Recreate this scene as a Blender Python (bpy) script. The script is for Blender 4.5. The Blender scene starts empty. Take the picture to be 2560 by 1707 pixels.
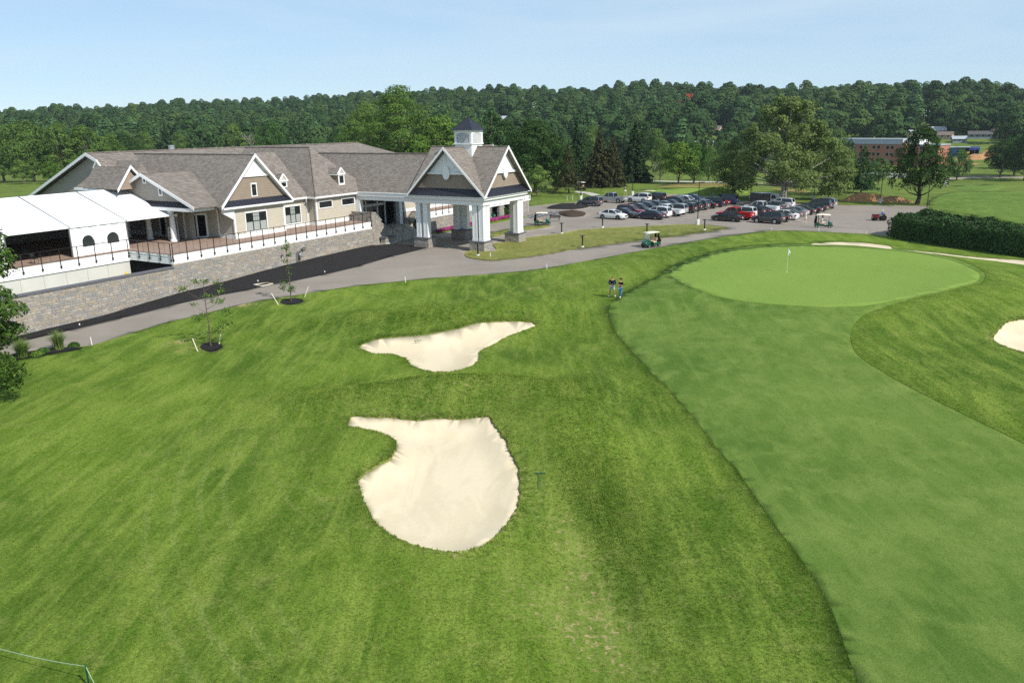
import bpy, bmesh, math, random
import numpy as np
from mathutils import Vector, Matrix
from mathutils.geometry import delaunay_2d_cdt
R = math.radians
rnd = random.Random(7)
C = bpy.context.scene.collection
SC = bpy.context.scene

# ---------------------------------------------------------------- camera (a drone 14.7 m above the car park)
pitch, roll = R(15.331), R(0.914)
fw = Vector((0, math.cos(pitch), -math.sin(pitch))); dn0 = Vector((0, -math.sin(pitch), -math.cos(pitch))); rt0 = Vector((1, 0, 0))
rt = math.cos(roll) * rt0 + math.sin(roll) * dn0
dn = -math.sin(roll) * rt0 + math.cos(roll) * dn0
cam = bpy.data.cameras.new('camera'); cam_o = bpy.data.objects.new('camera', cam); C.objects.link(cam_o)
cam.sensor_width = 36; cam.lens = 28.0; cam.clip_start = .5; cam.clip_end = 9000
m3 = Matrix((rt, -dn, -fw)).transposed()
cam_o.matrix_world = Matrix.Translation((0, 0, 14.7)) @ m3.to_4x4()
SC.camera = cam_o

# ---------------------------------------------------------------- sky and sun
SUN_EL, SUN_AZ = R(43), math.atan2(.74, -.67)          # azimuth clockwise from +Y
w = bpy.data.worlds.new('World'); SC.world = w; w.use_nodes = True
wn, wl = w.node_tree.nodes, w.node_tree.links
bg = wn['Background']; bg.inputs['Strength'].default_value = .105
sky = wn.new('ShaderNodeTexSky'); sky.sky_type = 'NISHITA'; sky.sun_disc = False
sky.sun_elevation = SUN_EL; sky.sun_rotation = SUN_AZ; sky.altitude = 60; sky.air_density = .8; sky.dust_density = .0; sky.ozone_density = 4.0
# thin cirrus streaks all round the sky
tc = wn.new('ShaderNodeTexCoord'); mp = wn.new('ShaderNodeMapping'); mp.inputs['Scale'].default_value = (1.3, 1.3, 9); mp.inputs['Rotation'].default_value = (0, .12, .4)
n1 = wn.new('ShaderNodeTexNoise'); n1.inputs['Scale'].default_value = 1.7; n1.inputs['Detail'].default_value = 6; n1.inputs['Roughness'].default_value = .55; n1.inputs['Distortion'].default_value = .5
cr = wn.new('ShaderNodeMapRange'); cr.inputs['From Min'].default_value = .38; cr.inputs['From Max'].default_value = .72; cr.inputs['To Max'].default_value = .5
mx = wn.new('ShaderNodeMix'); mx.data_type = 'RGBA'; mx.inputs['B'].default_value = (5.0, 5.9, 6.6, 1)
wl.new(tc.outputs['Generated'], mp.inputs['Vector']); wl.new(mp.outputs['Vector'], n1.inputs['Vector']); wl.new(n1.outputs['Fac'], cr.inputs['Value'])
hz = wn.new('ShaderNodeMix'); hz.data_type = 'RGBA'; hz.inputs['Factor'].default_value = .62; hz.inputs['B'].default_value = (3.5, 4.9, 6.1, 1)      # thin summer haze veils the whole sky evenly
wl.new(cr.outputs['Result'], mx.inputs['Factor']); wl.new(sky.outputs['Color'], hz.inputs['A']); wl.new(hz.outputs['Result'], mx.inputs['A']); wl.new(mx.outputs['Result'], bg.inputs['Color'])
sd = bpy.data.lights.new('sun', 'SUN'); so = bpy.data.objects.new('sun', sd); C.objects.link(so)
sd.energy = 4.0; sd.angle = R(.53); sd.color = (1, .95, .87)
S = Vector((math.sin(SUN_AZ) * math.cos(SUN_EL), math.cos(SUN_AZ) * math.cos(SUN_EL), math.sin(SUN_EL)))
so.rotation_euler = (-S).to_track_quat('-Z', 'Y').to_euler(); so.location = S * 200
SC.view_settings.view_transform = 'Standard'; SC.view_settings.look = 'None'; SC.view_settings.exposure = .45; SC.view_settings.gamma = 1
SC.view_settings.use_curve_mapping = False
SC.cycles.max_bounces = 6; SC.cycles.diffuse_bounces = 2; SC.cycles.glossy_bounces = 2; SC.cycles.transmission_bounces = 4; SC.cycles.transparent_max_bounces = 6; SC.cycles.volume_bounces = 0
SC.cycles.use_denoising = False
HAZE = .00009

# ---------------------------------------------------------------- terrain
CREST = [(-180, .02), (-60, .015), (-35.3, .0175), (-31.4, .0202), (-28.3, .0235), (-25, .024), (-21.5, .0284), (-17.8, .0302), (-14, .0341),
         (-10.1, .0372), (-7.4, .0385), (-4.7, .0407), (.8, .0417), (3.6, .0409), (6.3, .0418), (9, .0453), (13.7, .0433),
         (16.8, .0401), (19.3, .0384), (22.8, .0399), (26.2, .039), (29.5, .0338), (31.7, .0315), (35.4, .0298), (60, .02), (180, .02)]
ORG = np.array([-3.07, 93.70]); AX = np.array([.5122, .8589]); BX = np.array([-.8589, .5122])
CAM_H = 14.7
def sst(a, b, x):
    t = np.clip((x - a) / (b - a), 0, 1); return t * t * (3 - 2 * t)
def gau(x, y, cx, cy, sx, sy, rot=0.0):
    c, s = math.cos(rot), math.sin(rot); dx, dy = x - cx, y - cy
    a, b = (dx * c + dy * s) / sx, (-dx * s + dy * c) / sy
    return np.exp(-.5 * (a * a + b * b))
def ground(x, y):
    x = np.asarray(x, float); y = np.asarray(y, float)
    u = (x - ORG[0]) * AX[0] + (y - ORG[1]) * AX[1]; v = (x - ORG[0]) * BX[0] + (y - ORG[1]) * BX[1]
    z = -1.5 * sst(-5, -50, u)
    # putting green on its shelf, the bank behind it and the mounds by the bunkers
    e = np.sqrt(((x - 29) / 17.6) ** 2 + ((y - 76) / 17.6) ** 2)
    z = z + .75 * sst(1.35, .8, e) + .012 * (y - 76) * sst(1.35, .9, e)
    z = z + 1.6 * gau(x, y, -4.8, 45.2, 5.4, 1.7, .05) + .95 * gau(x, y, -6, 64.2, 7.5, 2.4, .12)
    z = z + 1.25 * gau(x, y, 2.2, 41.0, 1.8, 2.9, .5) + .6 * gau(x, y, -8.2, 37.5, 1.6, 2.4, .3)
    z = z - .6 * gau(x, y, 2.6, 28.0, 1.6, 7, .1) + 1.1 * gau(x, y, 39, 60, 4, 4) - .5 * gau(x, y, -1, 58, 9, 3.5, .1)
    z = z + .6 * gau(x, y, 45, 104, 22, 3.2, -.25) + .35 * gau(x, y, 15, 68, 6, 2.5, .7)
    z = z + (.10 * np.sin(x * .21 + 1.3) * np.cos(y * .17) + .06 * np.sin(x * .47 + y * .31)) * sst(3, -6, u + 0 * v) * sst(95, 80, y)
    r = np.hypot(x, y); az = np.degrees(np.arctan2(x, y))
    # the course beyond the car park, the valley and the wooded hills
    z = z + (.9 * np.sin(x * .045) * np.sin(y * .038 + .7) - .5) * sst(165, 215, r) * sst(340, 290, r)
    z = z - 7 * sst(185, 330, r) * sst(-8, 18, az) - 3 * sst(240, 360, r) * sst(10, -8, az)
    rc = np.interp(az, [-180, -40, -20, 0, 12, 40, 180], [1250, 1250, 1150, 950, 820, 740, 740])
    top = CAM_H + np.interp(az, [c[0] for c in CREST], [c[1] for c in CREST]) * rc - 23
    r0 = np.interp(az, [-180, -20, 0, 15, 40, 180], [420, 420, 400, 370, 350, 350])
    t = sst(0, 1, (r - r0) / (rc - r0)); base = np.where(az > 0, -7.5, -3.5)
    z = z * (1 - t) + top * t + t * (3.5 * np.sin(x * .017 + 2) + 2.5 * np.sin(x * .041 + y * .01)) * sst(1.05, .6, t)
    z = z - 60 * sst(1.05, 2.2, r / rc)
    return z
def gz(x, y): return float(ground(x, y))
# ---------------------------------------------------------------- helpers
def link(o, parent=None):
    C.objects.link(o)
    if parent is not None: o.parent = parent
    return o
def tag(o, label=None, cat=None, group=None, kind=None):
    if label: o['label'] = label
    if cat: o['category'] = cat
    if group: o['group'] = group
    if kind: o['kind'] = kind
    return o
def thing(name, label, cat, loc=(0, 0, 0), rz=0, group=None):
    o = bpy.data.objects.new(name, None); o.empty_display_size = .2
    C.objects.link(o); o.location = loc; o.rotation_euler = (0, 0, rz)
    return tag(o, label, cat, group)
def part(name, mesh, parent=None, m=None, loc=None, rz=None):
    o = bpy.data.objects.new(name, mesh); link(o, parent)
    if m and not mesh.materials: mesh.materials.append(m)
    if loc is not None: o.location = loc
    if rz is not None: o.rotation_euler = (0, 0, rz)
    return o
def kids(o): return [c for c in o.children]
def dup(root, loc=None, rz=None, label=None, group=None, scale=None):
    r = root.copy(); C.objects.link(r)
    if loc is not None: r.location = loc
    if rz is not None: r.rotation_euler = (0, 0, rz)
    if scale is not None: r.scale = scale
    if label: r['label'] = label
    if group: r['group'] = group
    for ch in list(root.children):
        c = ch.copy(); C.objects.link(c); c.parent = r; c.matrix_parent_inverse = ch.matrix_parent_inverse
        for g in list(ch.children):
            d = g.copy(); C.objects.link(d); d.parent = c; d.matrix_parent_inverse = g.matrix_parent_inverse
    return r
class MB:
    """collects faces and links them as one mesh object"""
    def __init__(s): s.v, s.f, s.mi = [], [], []
    def poly(s, pts, mi=0):
        n = len(s.v); s.v += [tuple(p) for p in pts]; s.f.append(tuple(range(n, n + len(pts)))); s.mi.append(mi); return s
    def box(s, x0, y0, z0, x1, y1, z1, mi=0, M=None):
        n = len(s.v)
        c = [(x0, y0, z0), (x1, y0, z0), (x1, y1, z0), (x0, y1, z0), (x0, y0, z1), (x1, y0, z1), (x1, y1, z1), (x0, y1, z1)]
        if M is not None: c = [tuple(M @ Vector(p)) for p in c]
        s.v += c
        for q in ((3, 2, 1, 0), (4, 5, 6, 7), (0, 1, 5, 4), (1, 2, 6, 5), (2, 3, 7, 6), (3, 0, 4, 7)):
            s.f.append(tuple(n + i for i in q)); s.mi.append(mi)
        return s
    def hexa(s, p, mi=0):                                   # eight corners, bottom ring then top ring, counter-clockwise
        n = len(s.v); s.v += [tuple(q) for q in p]
        for q in ((3, 2, 1, 0), (4, 5, 6, 7), (0, 1, 5, 4), (1, 2, 6, 5), (2, 3, 7, 6), (3, 0, 4, 7)):
            s.f.append(tuple(n + i for i in q)); s.mi.append(mi)
        return s
    def bar(s, a, b, r, n=6, r2=None, mi=0, caps=True):
        a, b = Vector(a), Vector(b); d = (b - a).normalized(); r2 = r if r2 is None else r2
        up = Vector((0, 0, 1)) if abs(d.z) < .95 else Vector((1, 0, 0))
        x = d.cross(up).normalized(); y = d.cross(x); k = len(s.v); off = math.pi / 4 if n == 4 else 0
        for p, q in ((a, r), (b, r2)):
            for i in range(n):
                t = 2 * math.pi * i / n + off; s.v.append(tuple(p + x * (q * math.cos(t)) + y * (q * math.sin(t))))
        for i in range(n):
            j = (i + 1) % n; s.f.append((k + i, k + n + i, k + n + j, k + j)); s.mi.append(mi)
        if caps:
            s.f.append(tuple(k + i for i in range(n))); s.mi.append(mi); s.f.append(tuple(k + n + n - 1 - i for i in range(n))); s.mi.append(mi)
        return s
    def path(s, pts, r, n=6, mi=0):
        for i in range(len(pts) - 1):
            r0 = r[i] if hasattr(r, '__len__') else r; r1 = r[i + 1] if hasattr(r, '__len__') else r
            s.bar(pts[i], pts[i + 1], r0, n, r1, mi, True)
        return s
    def lathe(s, prof, n=12, c=(0, 0, 0), mi=0, ax='z'):     # prof: (radius, height) from bottom to top
        k = len(s.v)
        for r, h in prof:
            for i in range(n):
                t = 2 * math.pi * i / n; p = (r * math.cos(t), r * math.sin(t), h)
                if ax == 'y': p = (p[0], p[2], p[1])
                s.v.append((c[0] + p[0], c[1] + p[1], c[2] + p[2]))
        for j in range(len(prof) - 1):
            for i in range(n):
                a, b = k + j * n + i, k + j * n + (i + 1) % n
                q = (a, b, b + n, a + n); s.f.append(q if ax == 'z' else q[::-1]); s.mi.append(mi)
        q = tuple(k + n - 1 - i for i in range(n)); s.f.append(q if ax == 'z' else q[::-1]); s.mi.append(mi)
        q = tuple(k + (len(prof) - 1) * n + i for i in range(n)); s.f.append(q if ax == 'z' else q[::-1]); s.mi.append(mi)
        return s
    def prism(s, pts, d, mi=0):                              # planar polygon pushed along vector d
        d = Vector(d); a = [Vector(p) for p in pts]; b = [p + d for p in a]; n = len(a)
        s.poly(a, mi); s.poly(b[::-1], mi)
        for i in range(n): s.poly((a[(i + 1) % n], a[i], b[i], b[(i + 1) % n]), mi)
        return s
    def mesh(s, name, mats, smooth=None):
        me = bpy.data.meshes.new(name); me.from_pydata(s.v, [], s.f)
        for m in (mats if isinstance(mats, (list, tuple)) else [mats]):
            if m: me.materials.append(m)
        if any(s.mi): me.polygons.foreach_set('material_index', s.mi)
        if smooth:
            me.polygons.foreach_set('use_smooth', [True] * len(me.polygons)); me.set_sharp_from_angle(angle=R(smooth))
        me.update(); return me
    def build(s, name, mats, parent=None, smooth=None, loc=None, rz=None, fix=True):
        me = s.mesh(name, mats, smooth)
        if fix:
            b = bmesh.new(); b.from_mesh(me); bmesh.ops.recalc_face_normals(b, faces=b.faces); b.to_mesh(me); b.free()
        return part(name, me, parent, None, loc, rz)
def np_mesh(name, V, F, m=None, smooth=False):
    V = np.asarray(V, np.float32); F = np.asarray(F, np.int32); k = F.shape[1]
    me = bpy.data.meshes.new(name); me.vertices.add(len(V)); me.vertices.foreach_set('co', V.ravel())
    me.loops.add(F.size); me.loops.foreach_set('vertex_index', F.ravel())
    me.polygons.add(len(F)); me.polygons.foreach_set('loop_start', np.arange(0, F.size, k, dtype=np.int32))
    if smooth: me.polygons.foreach_set('use_smooth', np.ones(len(F), bool))
    me.update(calc_edges=True); me.validate()
    if m: me.materials.append(m)
    return me
def spline(pts, n=4):                                        # closed Catmull-Rom outline
    out = []; k = len(pts)
    for i in range(k):
        p0, p1, p2, p3 = (np.array(pts[(i + j) % k], float) for j in (-1, 0, 1, 2))
        for t in np.arange(n) / n:
            out.append(tuple(.5 * (2 * p1 + (p2 - p0) * t + (2 * p0 - 5 * p1 + 4 * p2 - p3) * t * t + (3 * p1 - p0 - 3 * p2 + p3) * t ** 3)))
    return out
def inside(poly, x, y):
    x = np.asarray(x); y = np.asarray(y); r = np.zeros(x.shape, bool); p = np.asarray(poly); j = len(p) - 1
    for i in range(len(p)):
        c = ((p[i, 1] > y) != (p[j, 1] > y)) & (x < (p[j, 0] - p[i, 0]) * (y - p[i, 1]) / (p[j, 1] - p[i, 1] + 1e-12) + p[i, 0])
        r ^= c; j = i
    return r
def edge_dist(poly, x, y):
    x = np.asarray(x); y = np.asarray(y); p = np.asarray(poly); d = np.full(x.shape, 1e9)
    for i in range(len(p)):
        a, b = p[i - 1], p[i]; e = b - a; L2 = (e * e).sum() + 1e-12
        t = np.clip(((x - a[0]) * e[0] + (y - a[1]) * e[1]) / L2, 0, 1)
        d = np.minimum(d, np.hypot(x - a[0] - t * e[0], y - a[1] - t * e[1]))
    return d

# ---------------------------------------------------------------- materials
class NT:
    def __init__(s, name):
        s.m = bpy.data.materials.new(name); s.m.use_nodes = True; s.n = s.m.node_tree.nodes; s.l = s.m.node_tree.links
        s.b = s.n['Principled BSDF']; s.b.inputs['Specular IOR Level'].default_value = .3
    def set(s, **k):
        names = dict(col='Base Color', rough='Roughness', metal='Metallic', spec='Specular IOR Level', coat='Coat Weight', crough='Coat Roughness', alpha='Alpha', trans='Transmission Weight', ior='IOR')
        for a, v in k.items():
            i = s.b.inputs[names[a]]
            if hasattr(v, 'is_linked') or hasattr(v, 'links'): s.l.new(v, i)
            elif isinstance(v, tuple): i.default_value = (*v[:3], 1)
            else: i.default_value = v
        return s
    def pos(s):
        g = s.n.new('ShaderNodeNewGeometry'); return g.outputs['Position']
    def obj(s):
        g = s.n.new('ShaderNodeTexCoord'); return g.outputs['Object']
    def map(s, vec, scale=(1, 1, 1), rot=(0, 0, 0), loc=(0, 0, 0)):
        g = s.n.new('ShaderNodeMapping'); s.l.new(vec, g.inputs['Vector'])
        g.inputs['Scale'].default_value = scale; g.inputs['Rotation'].default_value = rot; g.inputs['Location'].default_value = loc
        return g.outputs['Vector']
    def noise(s, scale, detail=3, rough=.5, vec=None, dist=0):
        g = s.n.new('ShaderNodeTexNoise'); g.inputs['Scale'].default_value = scale; g.inputs['Detail'].default_value = detail
        g.inputs['Roughness'].default_value = rough; g.inputs['Distortion'].default_value = dist
        s.l.new(vec if vec is not None else s.pos(), g.inputs['Vector']); return g.outputs['Fac']
    def rng(s, v, a, b, c=0, d=1):
        g = s.n.new('ShaderNodeMapRange'); s.l.new(v, g.inputs['Value'])
        for i, q in zip(('From Min', 'From Max', 'To Min', 'To Max'), (a, b, c, d)): g.inputs[i].default_value = q
        return g.outputs['Result']
    def mix(s, f, a, b, mode='MIX'):
        g = s.n.new('ShaderNodeMix'); g.data_type = 'RGBA'; g.blend_type = mode
        for i, v in (('Factor', f), ('A', a), ('B', b)):
            if isinstance(v, (int, float)): g.inputs[i].default_value = v if i == 'Factor' else (v, v, v, 1)
            elif isinstance(v, tuple): g.inputs[i].default_value = (*v[:3], 1)
            else: s.l.new(v, g.inputs[i])
        return g.outputs['Result']
    def math(s, op, a, b=0.0):
        g = s.n.new('ShaderNodeMath'); g.operation = op
        for i, v in enumerate((a, b)):
            if isinstance(v, (int, float)): g.inputs[i].default_value = v
            else: s.l.new(v, g.inputs[i])
        return g.outputs[0]
    def attr(s, name):
        g = s.n.new('ShaderNodeAttribute'); g.attribute_name = name; return g.outputs['Fac']
    def bump(s, h, strength=.3, dist=.02):
        g = s.n.new('ShaderNodeBump'); g.inputs['Strength'].default_value = strength; g.inputs['Distance'].default_value = dist
        s.l.new(h, g.inputs['Height']); s.l.new(g.outputs['Normal'], s.b.inputs['Normal']); return s
    def rand(s):
        g = s.n.new('ShaderNodeObjectInfo'); return g.outputs['Random']
    def island(s):
        g = s.n.new('ShaderNodeNewGeometry'); return g.outputs['Random Per Island']
def plain(name, col, rough=.6, var=.12, scale=6, **k):
    t = NT(name); f = t.noise(scale, 4, .6, t.obj())
    t.set(col=t.mix(t.rng(f, .3, .7), tuple(c * (1 - var) for c in col), tuple(min(1, c * (1 + var)) for c in col)), rough=rough, **k); return t.m
def grass(name, dark, mid, light, straw, grain=.35, patch=1.0, dry=0.0, streak=.6, soil=True, fine=1.0, stripes=0.0, tracks=(), aniso=(1, .38, 1)):
    t = NT(name); p = t.pos()
    big = t.noise(.075, 3, .55, p, .4); pm = t.map(p, aniso, (0, 0, R(-3))); med = t.noise(.60, 5, .62, pm, .5); sml = t.noise(3.0, 4, .6, pm, .3); fin = t.noise(11 * fine, 3, .7, p); fin2 = t.noise(34 * fine, 2, .7, p)
    sv = t.map(p, (1.9, .15, 1), (0, 0, R(-9))); st = t.noise(.9, 4, .6, sv, .5)
    sv2 = t.map(p, (1.5, .13, 1), (0, 0, R(13))); st2 = t.noise(.8, 3, .55, sv2, .35)
    c = t.mix(t.rng(big, .36, .64), dark, mid)
    c = t.mix(t.math('MULTIPLY', t.rng(med, .42, .68), .75 * patch), c, light)
    c = t.mix(t.math('MULTIPLY', t.rng(sml, .52, .74), .5 * patch), c, dark)
    c = t.mix(t.math('MULTIPLY', t.rng(st, .5, .72), streak), c, light)
    c = t.mix(t.math('MULTIPLY', t.rng(st2, .55, .75), streak * .55), c, dark)
    c = t.mix(t.math('MULTIPLY', t.rng(t.noise(.9, 5, .7, p, .6), .58 - dry * .3, .78 - dry * .3), .35 + dry * .5), c, straw)
    if stripes:
        wv = t.n.new('ShaderNodeTexWave'); wv.inputs['Scale'].default_value = .22; wv.inputs['Distortion'].default_value = 1.5; wv.inputs['Detail'].default_value = 2
        t.l.new(t.map(p, (1, 1, 1), (0, 0, R(28))), wv.inputs['Vector']); c = t.mix(t.math('MULTIPLY', wv.outputs['Fac'], stripes), c, light)
    for (tx, ty), r0, band, half, amt, tone in tracks:          # passes of the mower and cart: grass laid over in arcs
        q = t.n.new('ShaderNodeVectorMath'); q.operation = 'SUBTRACT'; t.l.new(p, q.inputs[0]); q.inputs[1].default_value = (tx, ty, 0); q2 = t.n.new('ShaderNodeVectorMath'); q2.operation = 'MULTIPLY'; t.l.new(q.outputs[0], q2.inputs[0]); q2.inputs[1].default_value = (1, 1, 0)
        q3 = t.n.new('ShaderNodeVectorMath'); q3.operation = 'LENGTH'; t.l.new(q2.outputs[0], q3.inputs[0]); v = t.math('ADD', t.math('SUBTRACT', q3.outputs['Value'], r0), t.math('MULTIPLY', t.rng(med, 0, 1, -.5, .5), .9)); pp = t.n.new('ShaderNodeMath'); pp.operation = 'PINGPONG'; t.l.new(v, pp.inputs[0]); pp.inputs[1].default_value = half
        s1 = t.math('MULTIPLY', t.rng(pp.outputs[0], half * .62, half * .9), t.rng(t.math('ABSOLUTE', v), band, band * .7)); s1 = t.math('MULTIPLY', s1, t.rng(t.noise(.11, 3, .6, p), .40, .58)); c = t.mix(t.math('MULTIPLY', s1, amt), c, tone)
    if tracks: c = t.mix(t.math('MULTIPLY', t.attr('lush'), t.rng(med, .3, .6, .25, .62)), c, tuple(q * .72 for q in dark))
    g = t.math('ADD', t.math('MULTIPLY', t.rng(fin, .25, .75, -1, 1), grain), t.math('MULTIPLY', t.rng(fin2, .25, .75, -1, 1), grain))
    c = t.mix(1.0, c, t.math('ADD', g, 1.0), 'MULTIPLY')
    if soil:
        s_ = t.math('ADD', t.math('MULTIPLY', t.attr('worn'), .72), t.rng(t.noise(3.2, 6, .75, p, .8), .3, .7, -.42, .42))
        c = t.mix(t.rng(s_, .40, .52), c, t.mix(t.noise(9, 3), (.30, .20, .11), (.46, .34, .20)))
        c = t.mix(t.math('MULTIPLY', t.rng(s_, .05, .45), .32), c, straw)
    t.set(col=c, rough=.9, spec=.03).bump(t.math('ADD', fin, t.math('MULTIPLY', fin2, .7)), .55, .05)
    return t.m
M = {}
RT = [((20.92, 45.55), 37.87, 2.2, .55, .30, (.225, .265, .085)), ((11.7, 48.78), 26.54, 1.6, .5, .26, (.22, .26, .08)), ((-131.3, 35.0), 136.8, 2.4, .9, .5, (.06, .105, .016)), ((-53.9, 31.9), 58.2, 1.6, .5, .24, (.21, .25, .075)), ((-37.1, 64.5), 67.8, 3.5, 1.1, .5, (.06, .11, .016))]
M['rough'] = grass('rough_grass', (.056, .108, .013), (.110, .178, .021), (.182, .245, .042), (.27, .25, .09), .46, 1.0, .06, .62, tracks=RT)
M['fair'] = grass('fairway_grass', (.064, .122, .020), (.110, .175, .033), (.155, .216, .050), (.19, .20, .06), .30, 1.1, .02, .45, False, 1.4, .08, aniso=(1, .75, 1))
M['green'] = grass('green_grass', (.155, .240, .046), (.178, .265, .054), (.20, .28, .068), (.22, .25, .06), .07, .35, 0, .25, False, 2.0, .10)
M['island'] = grass('island_grass', (.10, .13, .025), (.165, .175, .045), (.20, .20, .06), (.27, .24, .10), .28, 1.0, .35, .5)
M['far_grass'] = grass('far_grass', (.062, .105, .020), (.115, .165, .030), (.155, .20, .045), (.26, .22, .085), .2, 1.0, .1, .6, True, .4)
M['heather'] = grass('fescue_grass', (.16, .14, .045), (.235, .19, .07), (.20, .18, .05), (.33, .25, .11), .3, 1, .3, .4, False, .6)
def sand():
    t = NT('bunker_sand'); p = t.pos()
    a = t.noise(.5, 4, .6, t.map(p, (1, .35, 1), (0, 0, .4)), 1.2); b = t.noise(3.5, 5, .6, p, .5); c = t.noise(60, 2, .6, p)
    col = t.mix(t.rng(a, .44, .56), (.545, .462, .315), (.60, .515, .36)); col = t.mix(t.math('MULTIPLY', t.rng(b, .55, .8), .2), col, (.49, .41, .285))
    t.set(col=t.mix(.25, col, t.mix(c, (.52, .43, .30), (.75, .66, .52))), rough=.95, spec=.05)
    t.bump(t.math('ADD', t.math('MULTIPLY', a, .6), b), .3, .05); return t.m
M['sand'] = sand()
def asphalt(name, a, b, warm):
    t = NT(name); p = t.pos(); big = t.noise(.12, 5, .6, p, .8); st = t.noise(.5, 4, .6, t.map(p, (.12, 1.5, 1), (0, 0, R(62))), .3); f = t.noise(45, 2, .7, p); ck = t.noise(1.3, 6, .75, p, 1.5)
    c = t.mix(t.rng(big, .35, .65), a, b); c = t.mix(t.math('MULTIPLY', t.rng(st, .45, .7), .35), c, warm); c = t.mix(t.math('MULTIPLY', t.rng(ck, .68, .72), .3), c, tuple(q * .7 for q in a))
    t.set(col=t.mix(1.0, c, t.rng(f, .2, .8, .8, 1.2), 'MULTIPLY'), rough=.9, spec=.06).bump(f, .3, .01); return t.m
M['asphalt'] = asphalt('asphalt', (.215, .188, .160), (.262, .230, .198), (.292, .245, .205))
M['asphalt_new'] = asphalt('new_asphalt', (.052, .052, .056), (.07, .07, .074), (.09, .085, .085))
M['concrete'] = plain('concrete', (.42, .40, .36), .85, .12, .8)
M['concrete_light'] = plain('pale_concrete', (.56, .55, .51), .85, .07, .6)
def mulch(name, a, b):
    t = NT(name); p = t.pos(); f = t.noise(14, 5, .75, p); g = t.noise(.8, 4, .6, p)
    t.set(col=t.mix(t.rng(f, .42, .7), a, b), rough=.95, spec=.05).bump(f, .9, .08); return t.m
M['mulch'] = mulch('dark_mulch', (.020, .019, .020), (.048, .045, .045)); M['mulch_brown'] = mulch('brown_mulch', (.045, .032, .025), (.11, .075, .055))
M['soil'] = mulch('soil', (.20, .12, .06), (.42, .25, .13))
def dirt():
    t = NT('red_dirt'); p = t.pos(); f = t.noise(1.6, 6, .7, p); t.set(col=t.mix(t.rng(f, .35, .65), (.30, .155, .07), (.46, .27, .13)), rough=.95, spec=.05).bump(f, .8, .3); return t.m
M['dirt'] = dirt()
def shingle():
    t = NT('roof_shingles'); g = t.n.new('ShaderNodeSeparateXYZ'); t.l.new(t.obj(), g.inputs[0])
    h = t.math('ADD', g.outputs[0], g.outputs[1]); cb = t.n.new('ShaderNodeCombineXYZ'); t.l.new(h, cb.inputs[0]); t.l.new(g.outputs[2], cb.inputs[1])
    br = t.n.new('ShaderNodeTexBrick'); br.inputs['Scale'].default_value = 1; br.inputs['Brick Width'].default_value = .34; br.inputs['Row Height'].default_value = .13; br.inputs['Mortar Size'].default_value = .012; br.inputs['Mortar Smooth'].default_value = .2; br.inputs['Bias'].default_value = -.1
    br.inputs['Color1'].default_value = (.155, .134, .116, 1); br.inputs['Color2'].default_value = (.27, .242, .216, 1); br.inputs['Mortar'].default_value = (.085, .07, .06, 1)
    t.l.new(cb.outputs[0], br.inputs['Vector']); n = t.noise(.5, 4, .6, t.obj()); k = t.noise(14, 3, .6, t.obj())
    c = t.mix(t.rng(n, .3, .7, .0, .35), br.outputs['Color'], (.205, .172, .150)); c = t.mix(1.0, c, t.rng(k, .2, .8, .82, 1.18), 'MULTIPLY')
    t.set(col=c, rough=.9, spec=.15).bump(br.outputs['Fac'], -.5, .02); return t.m
M['shingle'] = shingle()
M['white'] = plain('white_trim_paint', (.78, .78, .77), .5, .03, 2)
M['siding'] = plain('pale_siding', (.47, .43, .35), .7, .05, 1.5); M['siding_dark'] = plain('brown_siding', (.27, .215, .165), .75, .08, 1.5); M['siding_gray'] = plain('taupe_siding', (.33, .29, .25), .75, .06, 1.5)
M['metal_roof'] = plain('dark_metal_roof', (.018, .018, .028), .38, .15, 2, metal=0.0, spec=.5)
M['black'] = plain('black_metal', (.012, .013, .013), .45, .1, 4, spec=.4)
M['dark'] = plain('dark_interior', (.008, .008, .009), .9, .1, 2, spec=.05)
M['gray_metal'] = plain('grey_metal', (.30, .31, .32), .4, .1, 4, metal=.8)
M['galv'] = plain('galvanised_metal', (.55, .56, .57), .35, .1, 4, metal=.7)
def glass(name, col, rough=.05):
    t = NT(name); t.set(col=col, rough=rough, spec=.7); return t.m
M['glass'] = glass('dark_window_glass', (.012, .015, .016)); M['carglass'] = glass('car_glass', (.010, .014, .017), .04); M['blind'] = plain('window_blind', (.33, .36, .34), .4, .06, 3, spec=.5)
t = NT('clear_sheet'); t.set(col=(.75, .82, .85), rough=.03, spec=.6, alpha=.28); M['clear'] = t.m
def paver():
    t = NT('deck_pavers'); br = t.n.new('ShaderNodeTexBrick'); br.inputs['Scale'].default_value = 1; br.inputs['Brick Width'].default_value = .4; br.inputs['Row Height'].default_value = .2; br.inputs['Mortar Size'].default_value = .01
    br.inputs['Color1'].default_value = (.24, .165, .125, 1); br.inputs['Color2'].default_value = (.34, .24, .185, 1); br.inputs['Mortar'].default_value = (.16, .12, .10, 1)
    t.l.new(t.obj(), br.inputs['Vector']); n = t.noise(.7, 4, .6, t.obj()); t.set(col=t.mix(t.rng(n, .3, .7, 0, .4), br.outputs['Color'], (.33, .245, .195)), rough=.85); return t.m
M['paver'] = paver()
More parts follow.
